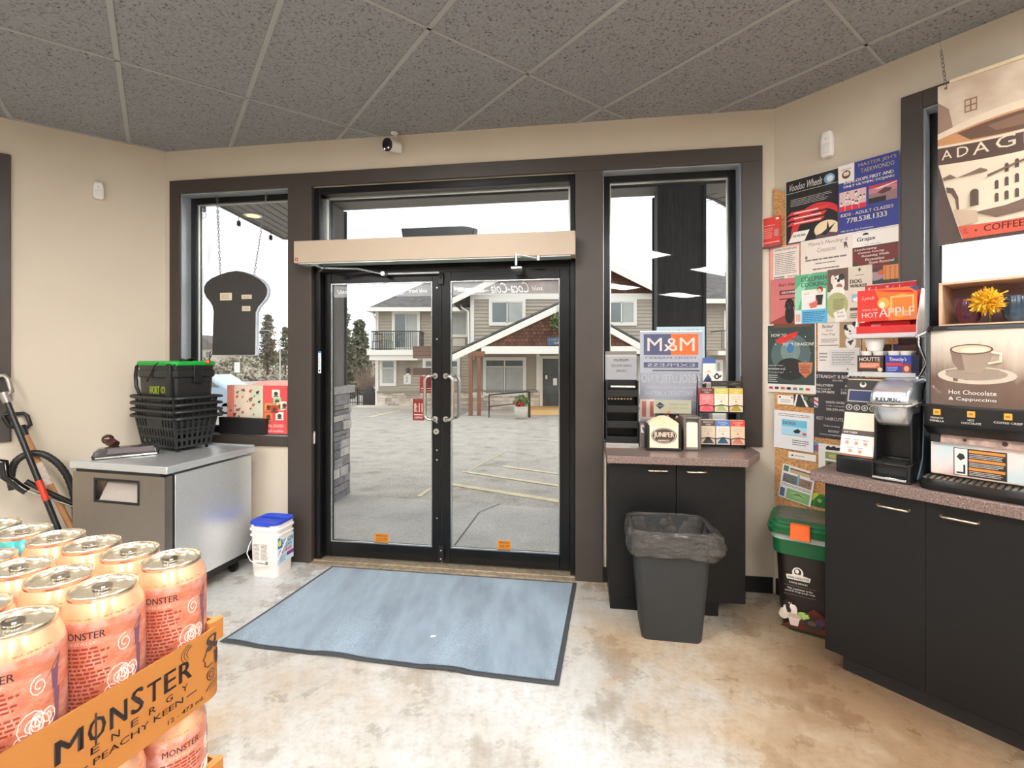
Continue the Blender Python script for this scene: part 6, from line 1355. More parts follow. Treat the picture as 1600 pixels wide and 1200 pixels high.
YB = pm((226, 172, 66), .4)
lab3 = (('FRENCH\nVANILLA', .045), ('HOT\nCHOCOLATE', .148), ('COFFEE CRISP', .25), ('MOCHA', .38), ('HOT WATER', .5))
for t, x in lab3:
    b_ = MB(YB).box(x-.011, x+.011, -.060, -.052, .308, .332); b_.use(ink((170, 110, 40))).box(x-.006, x+.006, -.0606, -.06, .316, .324); b_.build('button', o, bevel=.001)
    s = MB(); ls = t.split('\n')
    for i, w_ in enumerate(ls): hw = .0042*len(w_)/1.3; s.text(w_, x-hw, x+hw, .292-.012*i-.0, .300-.012*i, -.0585-.0005, ink(W0), .02)
    s.build('lettering', o, smooth=0)
m = MB(pm((176, 150, 140), .4, var=.4, scale=30)).box(.045, W_-.02, .0, .03, .19, .225); m.use(ink((60, 30, 30))).cyl((.12, 0, .208), (.12, -.004, .208), .006, n=12).cyl((.235, 0, .208), (.235, -.004, .208), .009, n=12).cyl((.39, 0, .208), (.39, -.004, .208), .008, n=12); m.build('splash_strip', o)
m = MB(BLACK).box(.012, .045, -.01, .04, .19, .235); m.build('nozzle_housing', o, bevel=.004)
def m_holo():
    m, nt, b = _new('iridescent_panel'); n = _noise(nt, 4, 3); r = _ramp(nt, n.outputs[0], [(.32, c4(226, 150, 156)), (.45, c4(236, 224, 220)), (.58, c4(206, 226, 232)), (.68, c4(226, 200, 216))])
    nt.links.new(r.outputs[0], b.inputs['Base Color']); b.inputs['Roughness'].default_value = .25; b.inputs['Metallic'].default_value = .15; return m
s = Sheet(W_-.02, .135, m_holo(), .004, x0=.01, z0=.052, y=.026)
s.r(.12, .12, .38, .96, (40, 34, 32)).r(.125, .14, .19, .94, (232, 226, 220)).poly([(.135, .4), (.15, .28), (.17, .3), (.18, .42), (.155, .5)], (40, 38, 40)).poly([(.135, .85), (.17, .85), (.17, .62), (.18, .62), (.18, .9), (.135, .9)], (30, 28, 30))
for b in (.16, .42, .68): s.r(.198, b, .372, b+.08, (220, 140, 50)).lines(.2, b+.1, .37, b+.24, 3, (206, 200, 196), .4, .05, int(b*50))
s.r(0, .97, 1, 1, (206, 176, 150)); s.mb.build('front_plate', o, smooth=0)

# wooden crate with cups and a yellow flower on the machine
zc_ = ZT+.6785
MB(BLACK).loft([(.66, -.004, W_+.004, -.01, .42, .03), (.678, .0, W_, -.002, .42, .03)]).build('top_lid', o, smooth=50)
o = thing('wooden_crate', 'pale open wooden crate lying on top of the hot drink machine', 'crate', 'R', .875, -.42, zc_); CW = pm((226, 186, 150), .6, var=.1, scale=4, stretch=(.6, 4, 4))
MB(CW).box(0, .5, 0, .2, 0, .01).box(0, .012, 0, .2, .01, .18).box(.488, .5, 0, .2, .01, .18).box(0, .5, 0, .2, .18, .19).box(.012, .488, .19, .2, .01, .18).build('frame', o, bevel=.002)
MB(pm((170, 140, 150), .7)).box(.014, .486, .186, .19, .012, .178).build('lining', o)
for x, c, lb in ((.958, (92, 40, 60), 'plum ribbed glass in the crate behind the yellow flower'), (1.10, (60, 84, 104), 'blue ribbed glass in the crate right of the flower'), (1.195, (170, 66, 50), 'red glass cup in the crate at the right picture edge')):
    g_ = thing('ribbed_cup', lb, 'cup', 'R', x, -.35, zc_+.011, group='coloured glasses in the wooden crate'); mt_ = pm(c, .15, var=.2, coat=.6)
    v = MB(mt_); nr = 40; prof = [(.022, 0), (.036, .02), (.042, .06), (.036, .1), (.036, .105)]
    vv = []; ff = []
    for r, z in prof:
        for i in range(nr): t = 6.2832*i/nr; q_ = r*(1+.05*math.cos(10*t)); vv.append((q_*math.cos(t), q_*math.sin(t), z))
    for k in range(len(prof)-1):
        for i in range(nr): ff.append((k*nr+i, k*nr+(i+1) % nr, (k+1)*nr+(i+1) % nr, (k+1)*nr+i))
    ff.append(tuple(range(nr))[::-1]); v.add(vv, ff).build('body', g_, smooth=50); MB(mt_).tube([(.035*math.cos(6.2832*i/24), .035*math.sin(6.2832*i/24), .105) for i in range(24)], .0025, 6, closed=True).build('lip', g_)
o = thing('yellow_flower', 'big yellow chrysanthemum bloom leaning out of the crate', 'flower', 'R', 1.025, -.425, zc_+.095)
rr = random.Random(12); m = MB(); YM = [pm(c, .6) for c in ((244, 196, 40), (250, 214, 84), (232, 164, 30))]
for i in range(520):
    a = rr.uniform(0, 6.2832); ph = math.acos(1-1.75*rr.random()); d = Vector((math.sin(ph)*math.cos(a), -math.cos(ph)*.75, math.sin(ph)*math.sin(a))); L_ = .052*rr.uniform(.75, 1.05)
    s1 = d.orthogonal().normalized(); s1.rotate(Matrix.Rotation(rr.uniform(0, 6.28), 3, d)); b1_ = Vector((rr.gauss(0, .15), rr.gauss(0, .15), rr.gauss(0, .15))); tip = (d+b1_)*L_; mid = d*L_*.62
    m.use(rr.choice(YM)); w_ = .0038; m.add([tuple(d*.01), tuple(mid-s1*w_), tuple(mid+s1*w_), tuple(tip-s1*w_*.6), tuple(tip+s1*w_*.6), tuple(tip+d.cross(s1)*.003+d*.003)], [(0, 1, 2), (1, 3, 4, 2), (3, 5, 4)])
m.build('petals', o, smooth=0); MB(pm((96, 120, 60), .6)).tube([(0, .005, 0), (.0, .05, -.03), (.0, .075, -.08)], .004, 6).build('stem', o)

# ------------------------------------------------------------------ coffee poster hanging before the right window
x0, z0, w_, h_ = .815, 2.035, .57, .765
o = thing('hanging_poster', 'large sepia coffee cup poster hanging on a chain before the right window', 'poster', 'R', x0, -.13, z0)
def m_sepia():
    m, nt, b = _new('sepia_print'); n = _noise(nt, 5, 5); r = _ramp(nt, n.outputs[0], [(.3, c4(176, 150, 128)), (.6, c4(216, 198, 178))]); nt.links.new(r.outputs[0], b.inputs['Base Color']); b.inputs['Roughness'].default_value = .4; return m
BRN = (84, 64, 56); PALE = (222, 206, 184)
s = Sheet(w_, h_, m_sepia(), .003)
def arc(u0, u1, v0, v1, sag, n=20): return [(u0+(u1-u0)*i/n, v0+(v1-v0)*i/n+sag*math.sin(math.pi*i/n)) for i in range(n+1)]
s.poly([(0, .1), (.07, .16), (.1, .3), (0, .36)], (150, 124, 106)).r(.165, .135, .24, .215, (128, 98, 80))
for a in (.172, .207): s.r(a, .143, a+.026, .172, (196, 172, 148)).r(a, .18, a+.026, .208, (196, 172, 148))
s.poly([(0, .45), (1, .45), (1, 1), (0, 1)], (80, 66, 60))
s.poly([(0, .3)]+arc(0, 1, .30, .31, -.07)+[(1, .42)]+arc(1, 0, .41, .42, .05), PALE)          # thick rim of the cup
s.poly(arc(.0, 1, .335, .34, -.055)+arc(1, 0, .365, .375, .035), (196, 142, 98)).poly(arc(.12, .96, .325, .345, -.04)+arc(.96, .2, .37, .385, .025), (104, 76, 62)).poly(arc(.3, .9, .33, .35, -.025)+arc(.9, .35, .365, .37, .012), (128, 98, 80))
s.poly([(.0, .48), (1, .48), (.97, .7), (.88, .98), (.15, .98), (.06, .7)], PALE)
s.poly(arc(0, 1, .39, .39, .03)+arc(1, 0, .50, .495, .03), BRN)
for ch, a, c, b0, b1 in (('A', .025, .09, .412, .468), ('D', .12, .19, .414, .474), ('A', .215, .31, .416, .484), ('G', .345, .455, .414, .486), ('I', .497, .512, .414, .486), ('O', .55, .66, .41, .484)): s.t(ch, a, b0, c, b1, PALE, .0)
# arcade of a ruined amphitheatre on the cup
DKB = (86, 68, 58)
for k in range(8):
    for j in range(3):
        if j == 0 and k < 1: continue
        a = .34+.055*k; b = .60+.075*j-.012*k*(1-.4*j); s.r(a, b, a+.022, b+.04, DKB).e(a+.011, b, .011, .012, DKB, 180, 360)
s.poly([(.3, .62), (.45, .585), (.62, .55), (.8, .54), (.8, .548), (.62, .56), (.45, .597), (.3, .635)], (110, 88, 74)).poly([(.03, .585), (.08, .57), (.12, .6), (.2, .585), (.26, .57), (.3, .59), (.3, .6), (.2, .6), (.04, .6)], (120, 98, 84))
s.r(.2, .71, .25, .79, DKB).e(.225, .71, .025, .02, DKB, 180, 360).poly([(.055, .645), (.1, .66), (.13, .72), (.135, .8), (.12, .8), (.11, .73), (.085, .69), (.06, .68)], (96, 76, 64)).poly([(.22, .83), (.4, .82), (.6, .78), (.92, .72), (.9, .8), (.6, .86), (.35, .88)], (112, 92, 78)).poly([(.1, .79), (.24, .82), (.25, .89), (.15, .9)], (190, 168, 146))
s.poly(arc(.125, .93, .90, .87, .02)+[(.89, .98), (.16, .98)], (200, 82, 62)).t('IL', .165, .915, .19, .95, (110, 44, 36)).e(.235, .94, .008, .006, (84, 36, 30)).t('COFFEE', .28, .915, .5, .955, (84, 36, 30), .01).e(.55, .93, .008, .006, (84, 36, 30)).t('ROASTERS', .6, .905, .85, .94, (84, 36, 30), .01)
s.mb.build('printed_panel', o, smooth=0)
MB(pm((226, 208, 176), .6)).box(.03*1.4, w_, -.008, .004, h_-.004, h_+.014).build('top_rail', o, bevel=.002); MB(CHROME).cyl((.03, -.006, h_-.02), (.03, .004, h_-.02), .006, n=12).build('grommet', o)
m = MB(pm((110, 100, 92), .35, metal=.8)); chain(m, (.03, -.002, h_-.02), (.012, -.002, h_+.17), .02, .0015); m.tube([(.012, -.002, h_+.17), (.005, -.002, ZC-z0-.003)], .0008, 4); m.build('chain', o, smooth=0)
m = MB(pm((110, 100, 92), .35, metal=.8)); chain(m, (w_-.03, -.002, h_-.02), (w_-.03, -.002, h_+.17), .02, .0015); m.tube([(w_-.03, -.002, h_+.17), (w_-.03, -.002, ZC-z0-.003)], .0008, 4); m.build('chain', o, smooth=0)

# ------------------------------------------------------------------ things on the small worktop
ZW1 = .929
o = thing('cigar_rack', 'black tiered countertop rack with a grey mirrored header beside the door casing', 'rack', 'B', 3.325, -.10, ZW1)
RK = pm((26, 26, 27), .35); w_ = .205
MB(RK).box(0, .008, 0, .12, 0, .42).box(w_-.008, w_, 0, .12, 0, .42).box(0, w_, .112, .12, 0, .42).build('frame', o, bevel=.002)
for k in range(4): MB(RK).prism([(0, .02+.1*k), (.115, .05+.1*k), (.115, .056+.1*k), (.0, .026+.1*k)], .008, w_-.008, 'x').box(.008, w_-.008, -.004, .002, .015+.1*k, .06+.1*k).build('shelf', o, bevel=.0015)
m = MB(pm((196, 176, 140), .4, var=.3, scale=30)); [m.cyl((.02+.02*i, .03, .30), (.02+.02*i, .1, .33), .007, n=10) for i in range(8)]; m.build('cigar_tubes', o)
MB(CHROME).box(0, w_, -.006, -.002, .0, .018).build('front_strip', o)
MB(pm((214, 216, 206), .4, var=.2, scale=40)).box(.03, w_-.02, .0, .02, .375, .386).build('price_rail', o, bevel=.002)
s = Sheet(w_, .19, (158, 158, 162), .003, x0=0, z0=.42, y=.118); s.r(0, 0, 1, .12, (120, 116, 112)).r(0, .12, 1, .2, (176, 174, 172)).t('PREMIUM', .28, .27, .74, .36, (84, 80, 84), .01, mirror=True).t('HAND ROLLED', .18, .46, .84, .55, (84, 80, 84), .01, mirror=True).t('CIGARS', .34, .64, .68, .73, (84, 80, 84), .01, mirror=True)
s.mb.build('header', o, smooth=0, label='grey header with mirrored lettering')
def standee(name, lab, cat, p0, p1, c, ops, y=.03, t=.002, zbase=None, par=None):
    x0, z1 = wp('B', *p0, y); x1, z0 = wp('B', *p1, y)
    if zbase is not None: z0 = zbase
    s = Sheet(x1-x0, z1-z0, c, t); ops(s); o = s.mb.build(name, None, lab, cat, smooth=0); place(o, 'B', x0, y, z0); return o
GP = (166, 170, 182); NB = (76, 82, 112)
def f(s):
    s.r(.06, .03, .5, .22, NB).r(.5, .03, .94, .22, (222, 104, 48)).t('M&M', .12, .065, .88, .185, (214, 202, 196), .0, mirror=True).r(.0, .0, 1, .012, W0).t('FOOD MARKET', .06, .235, .9, .255, (110, 110, 122), .01, mirror=True).r(.06, .285, .94, .335, NB).t('EXPRESS', .12, .295, .88, .325, (206, 206, 214), .01, mirror=True).r(.2, .355, .96, .365, (46, 46, 50))
    s.r(0, .38, 1, .62, (150, 154, 166)).t('ABSOLUTELY NO', .02, .395, .98, .47, (216, 216, 220), .01, mirror=True).t('ARTIFICIAL COLOURS, FLAVOURS', .1, .50, .94, .525, (216, 216, 220), .01, mirror=True).t('or SWEETENERS in ANY food', .08, .545, .94, .59, (216, 216, 220), .01, mirror=True).r(0, .62, .24, .8, (224, 206, 196)).r(.03, .64, .1, .78, (196, 120, 104)).r(.16, .64, .23, .78, (196, 120, 104)).r(.24, .64, 1, 1, (112, 118, 130)).e(.86, .7, .1, .07, (140, 150, 164)).e(.7, .88, .12, .06, (150, 90, 100)).e(.3, .9, .1, .08, (214, 206, 200))
standee('window_poster', 'grey frozen food shop window poster with mirrored blue and orange logo', 'poster', (1000, 517), (1097, 698), GP, f, .035, zbase=ZW1+.012)
def f(s): s.t('OPEN DAILY', .1, .05, .9, .12, (110, 130, 140), 0, mirror=True)
standee('backing_sheet', 'pale blue plastic sheet just behind the mirrored shop poster', 'sheet', (1026, 511), (1101, 600), (176, 200, 214), f, .045)
# cup and lid organiser with olive header
o = thing('lid_organizer', 'olive framed sunglasses style lid holder behind the napkin dispensers', 'organizer', 'B', 3.632, -.052, ZW1)
s = Sheet(.235, .085, (176, 174, 150), .004, x0=.0, z0=.205, y=.02); s.poly([(.06, .4), (.17, .12), (.3, .4), (.17, .68)], (44, 44, 48)).t('Juniper', .09, .32, .28, .5, (170, 170, 176), .01).t('Natural Lifestyle', .42, .2, .92, .38, (140, 138, 112), .01, mirror=True).t('Eyewear Collection', .42, .5, .92, .66, (140, 138, 112), .01, mirror=True).e(.4, .9, .05, .12, (206, 120, 90))
s.mb.build('header', o, smooth=0)
m = MB(GLOSSBLACK).prism([(.02, 0), (.215, 0), (.215, .16), (.19, .2), (.05, .2), (.02, .16)], 0, .045); m.build('holder', o, bevel=.01)
for x in (.07, .165): MB(pm((84, 60, 50), .12, coat=.6)).lathe([(.03, -.004), (.036, 0), (.03, .004)], n=24).build('lens', o).location = (x, -.004, .165); 
for ch in [q for q in bpy.data.objects if q.parent == o and q.name.startswith('lens')]: ch.rotation_euler = (math.radians(90), 0, 0)
# napkin dispensers
o = thing('napkin_dispenser', 'black napkin dispenser with oval store logo and folded brown napkins', 'napkin dispenser', 'B', 3.562, -.235, ZW1)
w_, h_ = .205, .155
MB(BLACK).box(0, w_, .0, .12, 0, .018).box(0, .018, .0, .12, .018, h_).box(w_-.018, w_, 0, .12, .018, h_).box(.018, w_-.018, .1, .12, .018, h_).build('case', o, bevel=.004)
s = Sheet(w_-.034, h_-.022, (238, 214, 190), .003, x0=.017, z0=.017, y=.006); BRO = (74, 62, 54)
s.e(.5, .44, .44, .36, BRO, n=36).e(.5, .44, .41, .33, (238, 214, 190), n=36).e(.5, .44, .395, .315, BRO, n=36).t('JUNIPER', .15, .27, .85, .57, (238, 220, 200), .03).t('MARKET', .3, .62, .7, .70, (238, 220, 200), .03); s.mb.build('face_plate', o, smooth=0, bevel=0)
m = MB(pm((232, 204, 172), .8, var=.05)); n = 14
for k in range(16):
    y = .012+.0055*k; pts = [(.014, .06)]+[(.014+(w_-.028)*i/n, h_+.012+.042*math.sin(math.pi*i/n)*(1-.3*abs(k-8)/8)) for i in range(n+1)]+[(w_-.014, .06)]; m.prism(pts, y, y+.003)
m.build('napkin', o, smooth=0).__setitem__('kind', 'stuff')
o = thing('upright_napkin_dispenser', 'taupe grey upright napkin dispenser right of the logo one', 'napkin dispenser', 'B', 3.785, -.20, ZW1)
GY = pm((112, 102, 98), .4); w_, h_ = .105, .205
m = MB(GY); ring(m, 0, w_, 0, h_, .016, 0, .02); m.box(0, w_, .02, .14, 0, h_); m.build('case', o, bevel=.006, seg=3)
MB(pm((240, 220, 200), .8)).loft([(.018, .018, w_-.018, .008, .02, .003), (h_-.04, .018, w_-.018, .008, .02, .003), (h_-.034, .03, w_-.03, .008, .02, .003)]).build('napkin', o)
o = thing('grey_bin', 'small grey side bin left of the logo napkin dispenser', 'bin', 'B', 3.535, -.12, ZW1)
MB(GY).loft([(0, 0, .05, 0, .1, .01), (.15, 0, .05, 0, .1, .01), (.15, .004, .046, .004, .096, .008), (.01, .004, .046, .004, .096, .008)]).build('shell', o); s = Sheet(.036, .05, (226, 220, 214), .001, x0=.007, z0=.09, y=-.001); s.r(.1, .1, .9, .2, (200, 70, 100)).poly([(.1, .3), (.5, .95), (.9, .3)], (80, 90, 110)); s.mb.build('label', o, smooth=0)
# tea rack
o = thing('tea_rack', 'black wire rack holding two rows of tea cartons at the window', 'rack', 'B', 3.905, -.10, ZW1)
wr = .0025; m = MB(BLACK); w_ = .268
for x in (0, w_): m.tube([(x, 0, 0), (x, .0, .02), (x, .07, .45)], wr*1.3, 6).tube([(x, .0, 0), (x, .1, 0), (x, .07, .45)], wr, 6)
for z, y in ((.022, .0), (.222, .035)):
    m.tube([(0, y-.02, z), (w_, y-.02, z)], wr*1.6, 6).tube([(0, y+.035, z), (w_, y+.035, z)], wr, 6)
    for k in range(3):
        a = w_*k/3; m.tube([(a, y-.022, z+.04), (a+w_/6, y-.022, z+.05), (a+w_/3, y-.022, z+.04)], wr, 6)
    for k in range(4): m.tube([(w_*k/3, y-.022, z), (w_*k/3, y-.022, z+.042)], wr, 6)
m.tube([(w_*.33, .06, .0), (w_*.33, .07, .42)], wr, 6); m.build('wire_frame', o, smooth=60)
s = Sheet(.185, .035, (38, 34, 32), .003, x0=.082, z0=.385, y=.05); s.t('LOVE', .06, .25, .5, .78, (120, 108, 96), .01).poly([(.55, .7), (.75, .3), (.95, .5), (.8, .6)], (90, 80, 70)); s.mb.build('header', o, smooth=0)
s = Sheet(.065, .06, (236, 230, 224), .001, x0=.085, z0=.42, y=.06); s.e(.5, .55, .26, .3, K_).e(.5, .55, .1, .16, (236, 230, 224)).poly([(.2, .5), (.05, .35), (.24, .68)], K_).poly([(.72, .5), (.95, .3), (.9, .6), (.74, .7)], K_).e(.5, .22, .1, .08, K_); s.mb.build('teapot_badge', o, smooth=0)
teas = [(0, 1, (96, 52, 46), (232, 120, 128), (226, 90, 100), 'pink tea carton with brown top, upper left of the rack'), (1, 1, (206, 196, 90), (236, 222, 196), (170, 180, 120), 'cream tea carton with yellow green top, upper middle of the rack'), (2, 1, (214, 186, 70), (238, 212, 190), (176, 160, 50), 'cream tea carton with gold top, upper right of the rack'),
        (0, 0, (88, 80, 70), (224, 206, 180), (66, 64, 58), 'beige tea carton with dark top, lower left of the rack'), (1, 0, (74, 120, 190), (230, 218, 206), (50, 90, 120), 'cream tea carton with blue top, lower middle of the rack'), (2, 0, (226, 84, 70), (240, 204, 170), (214, 130, 110), 'peach tea carton with red top, lower right of the rack')]
for i, j, c1, c2, c3, lb in teas:
    z, y = (.0265, .0) if j == 0 else (.2265, .035)
    s = Sheet(.082, .15 if j == 0 else .148, c2, .045, y=.045); s.r(0, 0, 1, .24, c1).t(('BOLD' if i == 0 else 'CALM', 'EARL', 'ROOIBOS')[i if i else 0], .15, .05, .85, .12, (230, 220, 206), .01).t('TEA', .3, .15, .7, .21, (230, 220, 206)).lines(.2, .32, .8, .5, 2, (200, 180, 160), .4).e(.5, .56, .08, .05, (226, 150, 130)).poly([(.08, .96), (.38, .72), (.62, .72), (.92, .96)], c3)
    place(s.mb.build('tea_carton', None, lb, 'tea carton', group='tea cartons in the wire rack', smooth=0), 'B', 3.905+.006+i*.0875, -.10+y-.012, ZW1+z)
def f(s): s.r(.0, .0, 1, .22, (66, 96, 160)).poly([(0, .95), (.4, .62), (.8, .95)], (60, 70, 110)).poly([(.1, .62), (.45, .48), (.85, .64), (.45, .54)], (226, 150, 90))
standee('tea_leaflet', 'tall white leaflet with blue heading standing behind the tea rack', 'leaflet', (1098, 559), (1118, 612), (232, 224, 216), f, .02, zbase=ZW1+.40)

# ------------------------------------------------------------------ stacked cases of drink cans, lower left
def m_peach():
    m, nt, b = _new('peach_can_print'); L_ = nt.links; n = _noise(nt, 42, 5, rough=.7, stretch=(1, 1, 1.6)); n2 = _noise(nt, 13, 2)
    r = _ramp(nt, n.outputs[0], [(.36, c4(190, 100, 72)), (.5, c4(204, 128, 104)), (.6, c4(212, 152, 134))]); r2 = _ramp(nt, n2.outputs[0], [(.45, (0, 0, 0, 1)), (.62, (1, 1, 1, 1))])
    n3 = _noise(nt, 90, 3); r3 = _ramp(nt, n3.outputs[0], [(.46, c4(222, 152, 130)), (.52, c4(226, 206, 206))])
    mx = nt.nodes.new('ShaderNodeMix'); mx.data_type = 'RGBA'; L_.new(r2.outputs[0], mx.inputs[0]); L_.new(r.outputs[0], mx.inputs[6]); L_.new(r3.outputs[0], mx.inputs[7]); L_.new(mx.outputs[2], b.inputs['Base Color'])
    b.inputs['Roughness'].default_value = .32; b.inputs['Metallic'].default_value = .25; b.inputs['Coat Weight'].default_value = .4; return m
PEACH = m_peach()
SHO = pm((232, 176, 140), .26, metal=.35, var=.12, scale=60, coat=.4); CANAL = pm((226, 214, 192), .22, metal=.9, var=.05, scale=30)
TEAL = pm((60, 150, 150), .3, metal=.35, var=.25, scale=40, coat=.4)
RAD = .0328
def make_can(root, mats, full=True):
    body, sho = mats; m = MB(body); prof = [(.0255, 0), (.029, .004), (.0328, .012), (.0328, .132), (.0322, .136)]; m.lathe(prof, n=48, cap=(True, False))
    m.use(sho).lathe([(.0322, .136), (.0306, .1425), (.0284, .148), (.0270, .1515)], n=48, cap=(False, False)); m.use(CANAL).lathe([(.0270, .1515), (.0272, .153), (.0276, .1555), (.0268, .1568), (.0262, .1565)], n=48, cap=(False, False))
    if full:
        def mp(x, z, r=RAD+.0002):
            if z > .136: r = .0322-(z-.136)*.34+.0003
            a = x/RAD; return (r*math.sin(a), -r*math.cos(a), z)
        DK = (150, 52, 34)
        m.text('MONSTER', -.042, -.007, .1215, .128, 0, ink((56, 34, 40)), .01, 0, False, mp); m.text('ENERGY', -.036, -.013, .1165, .1195, 0, ink((236, 190, 160)), .01, 0, False, mp)
        m.text('TAURINE + GINSENG', -.045, .018, .1385, .1455, 0, ink((226, 96, 44)), .02, 0, False, mp)
        rnd = random.Random(5); m.use(ink(DK)); v = []; f = []
        for k in range(26):
            z = .112-.0037*k; x = -.044; end = -.004-.012*rnd.random()
            while x < end:
                w_ = rnd.uniform(.002, .006); a, b_ = mp(x, z), mp(min(x+w_, end), z); a2, b2 = mp(min(x+w_, end), z+.0019), mp(x, z+.0019); q_ = len(v); v += [a, b_, a2, b2]; f.append((q_, q_+1, q_+2, q_+3)); x += w_+.0012
        m.add(v, f)
        W1 = ink((240, 214, 208))
        for k in range(16):     # swirling white line work
            cx0, cz0 = -.004+.018*rnd.random(), .02+.1*rnd.random(); R0 = .004+.006*rnd.random(); m.use(W1)
            m.tube([mp(cx0+R0*(1-t/22)*math.cos(t*.6+k), cz0+R0*1.4*(1-t/22)*math.sin(t*.6+k), RAD+.0001) for t in range(18)], .00045, 4)
        m.use(ink((112, 74, 96))); 
        def cp(pts): m.add([mp(x, z, RAD+.0004) for x, z in pts], [tuple(range(len(pts)))])
        cl = [(.009, .107), (.016, .117), (.024, .128), (.021, .114)]
        for (a0, a1, z0, z1) in ((.016, .022, .117, .10), (.018, .023, .10, .08), (.017, .022, .08, .06), (.019, .023, .06, .04), (.018, .021, .04, .02)): cp([(a0, z0), (a0+.001, z1), (a1-.001, z1), (a1, z0)][::-1][::-1])
        cp(cl)
    m.build('body', root, smooth=50)
    m = MB(CANAL).lathe([(.0262, .1565), (.0256, .1520), (.0244, .1512), (.0240, .1530), (.0001, .1530)], n=48, cap=(False, False)); l_ = m.build('lid', root, smooth=50)
    m = MB(CHROME).prism([(.0075*math.cos(t), .004+.011*math.sin(t)) for t in [k*.3927 for k in range(16)]], .1540, .1552, 'z').cyl((0, .000, .153), (0, .000, .1562), .0022, n=10); m.use(pm((120, 108, 92), .4, metal=.6)).prism([(.004*math.cos(t), .009+.0035*math.sin(t)) for t in [k*.5236 for k in range(12)]], .1552, .1553, 'z'); m.build('pull_tab', l_, smooth=50)
    m = MB(pm((196, 182, 158), .3, metal=.85)); m.tube([(.009*math.cos(t), -.011+.008*math.sin(t), .1532) for t in [k*.3 for k in range(21)]], .0004, 4, closed=True); m.build('score_line', l_, smooth=50)
TR = 71.4; tc_, ts_ = cs(TR); T0 = (-.3447, .5130)
def tray_pt(x, y): return T0[0]+tc_*x-ts_*y, T0[1]+ts_*x+tc_*y
PG = 'peach coloured drink cans in the cardboard tray'
cans = {}
def canlab(i, j, lvl):
    row = ('front', 'second', 'third', 'fourth', 'fifth', 'sixth')[i]; pos = ('far right end', 'second from the right end', 'third from the right end', 'near left end')[j]
    return 'peach printed drink can, %s row of the %s tray, %s' % (row, lvl, pos)
proto = thing('drink_can', canlab(0, 0, 'upper'), 'can', 'W', *tray_pt(0, .0335), 1.1215, 58, group=PG); make_can(proto, (PEACH, SHO))
tealp = thing('drink_can', 'teal printed drink can among the peach ones at the left picture edge', 'can', 'W', *tray_pt(0, .0335+.066*4), 1.1215, 58, group=PG); make_can(tealp, (TEAL, TEAL), False)
rnd = random.Random(3)
for i in range(6):
    for j in range(4):
        if (i, j) in ((0, 0), (4, 0)): continue
        c = copy_tree(proto); x, y = tray_pt(-.066*j, .0335+.0662*i); c.location = (x, y, 1.1215); c.rotation_euler = (0, 0, math.radians(58+rnd.uniform(-5, 5)+(0 if i < 1 else rnd.uniform(-14, 10)))); c['label'] = canlab(i, j, 'upper')
for i in range(2):
    for j in range(4):
        c = copy_tree(proto); x, y = tray_pt(-.066*j, .0335+.0662*i); c.location = (x, y, .9595); c.rotation_euler = (0, 0, math.radians(95)); c['label'] = canlab(i, j, 'lower'); c['group'] = 'drink cans in the lower cardboard tray'
CB = pm((170, 110, 48), .75, var=.06, scale=6, key='kraft_cardboard'); CBi = pm((186, 120, 60), .8)
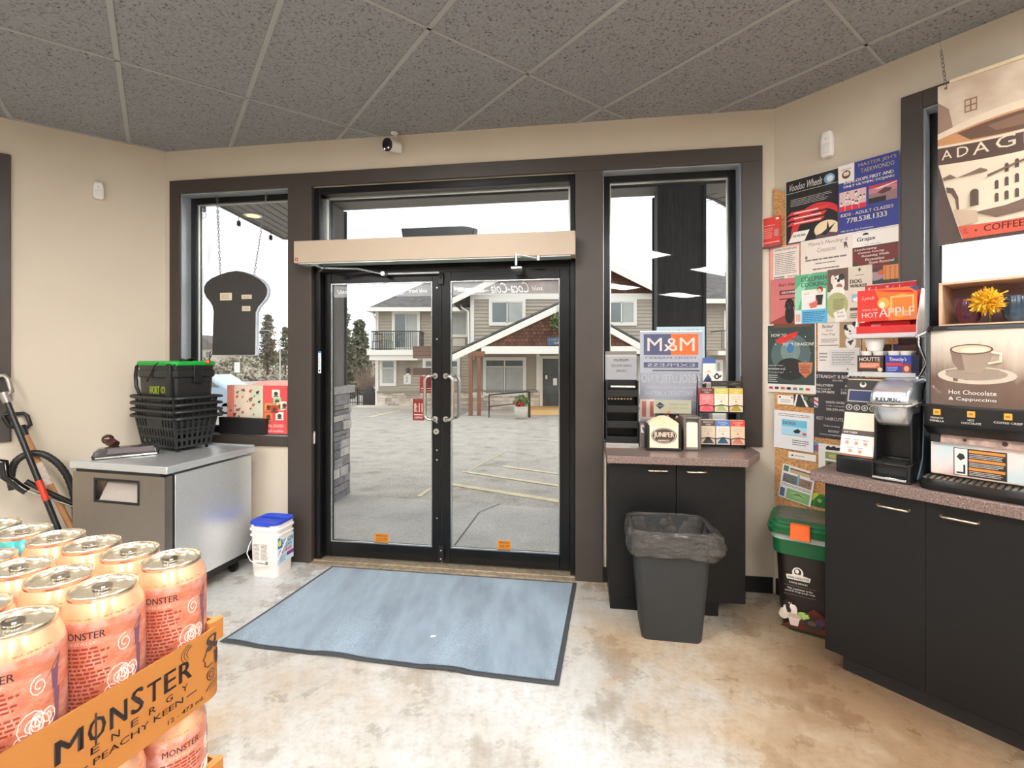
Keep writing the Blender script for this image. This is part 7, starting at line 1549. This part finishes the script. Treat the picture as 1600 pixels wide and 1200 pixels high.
def tray(name, z, lab, prn):
    o = thing(name, lab, 'tray', 'W', *T0, z, TR); x0, x1, y0, y1 = -.2355, .0375, -.0025, .4025; r = .022
    MB(CB).loft([(0, x0, x1, y0, y1, r), (.077, x0, x1, y0, y1, r), (.077, x0+.0022, x1-.0022, y0+.0022, y1-.0022, r-.002), (.0025, x0+.0022, x1-.0022, y0+.0022, y1-.0022, r-.002)]).build('carton', o, smooth=40)
    MB(CB).loft([(.06, x1-.02, x1+.0005, y0+.002, y0+.012, .006), (.082, x1-.018, x1+.0005, y0+.003, y0+.012, .006)]).build('corner_flap', o, smooth=40)
    if prn:
        s = MB(ink((58, 46, 44))); T_ = lambda t, a, b, c, d, bo=.01, it=0.: s.text(t, a, b, c, d, -.0032, None, bo, it)
        xx = -.124
        for ch, w_ in zip('MONSTER', (.021, .0145, .015, .012, .0135, .0125, .0145)): T_(ch, xx, xx+w_, .040, .060+(.003 if ch in 'S' else 0), .02, 0.); xx += w_+.0028
        s.box(-.0945, -.093, -.0033, -.003, .036, .064)
        xx = -.098
        for ch in 'ENERGY': T_(ch, xx, xx+.007, .029, .0355, .005); xx += .0165
        s.box(-.108, -.100, -.0033, -.003, .0215, .0225); T_('PEACHY KEEN', -.096, -.014, .0185, .0245, .005); s.box(-.010, .001, -.0033, -.003, .021, .022)
        T_('12 - 473 mL', -.03, .010, .006, .0105, .005)
        # sketched face with dark hair at the corner
        def bl(cx, cz, rx, rz, n=16, t0=0, t1=360): s.add([(cx+rx*math.cos(math.radians(t0+(t1-t0)*i/n)), -.0032, cz+rz*math.sin(math.radians(t0+(t1-t0)*i/n))) for i in range(n+1)], [tuple(range(n+1))])
        for a in (14, 17, 20): s.tube([(.004+.001*a*math.cos(t), -.0031, .066+.0006*a*math.sin(t)) for t in [2.2+.2*k for k in range(9)]], .0003, 4)
        bl(.020, .066, .008, .006); bl(.026, .060, .006, .005); bl(.016, .058, .004, .003); s.tube([(.013, -.0031, .058), (.011, -.0031, .052), (.0085, -.0031, .048), (.011, -.0031, .045), (.0105, -.0031, .041), (.014, -.0031, .038), (.020, -.0031, .040)], .0006, 4)
        bl(.027, .044, .004, .009); bl(.0225, .051, .0015, .001); s.tube([(.018+.005*math.cos(t), -.0031, .028+.006*math.sin(t)) for t in [k*.5 for k in range(13)]], .0006, 4); s.tube([(.018+.0025*math.cos(t), -.0031, .028+.003*math.sin(t)) for t in [k*.5 for k in range(13)]], .0005, 4)
        for k in range(4): s.tube([(.012+.004*k, -.0031, .012), (.02+.004*k, -.0031, .020)], .0005, 4)
        cx_, rr_2 = x1-r, r+.0008                        # the print wraps round the rounded corner
        s.v = [(a, b, c) if a < cx_ else (cx_+rr_2*math.sin((a-cx_)/r), -.0025+r-rr_2*math.cos((a-cx_)/r), c) for a, b, c in s.v]
        s.build('printed_lettering', o, smooth=0)
tray('can_tray', 1.118, 'upper kraft cardboard can tray printed with a big black word mark and sketched face', True); tray('can_tray', .956, 'lower kraft cardboard can tray underneath the printed one', False)
for k in range(4):
    c = MB(CB).box(-.235, .037, -.002, .402, 0, .237); o = c.build('shipping_carton', None, ('cardboard carton at the very bottom of the can stack', 'cardboard carton second from the floor in the can stack', 'cardboard carton third from the floor in the can stack', 'cardboard carton just under the lower can tray')[k], 'carton', bevel=.003, group='cardboard cartons carrying the can trays'); place(o, 'W', *T0, .001+.2385*k, TR)
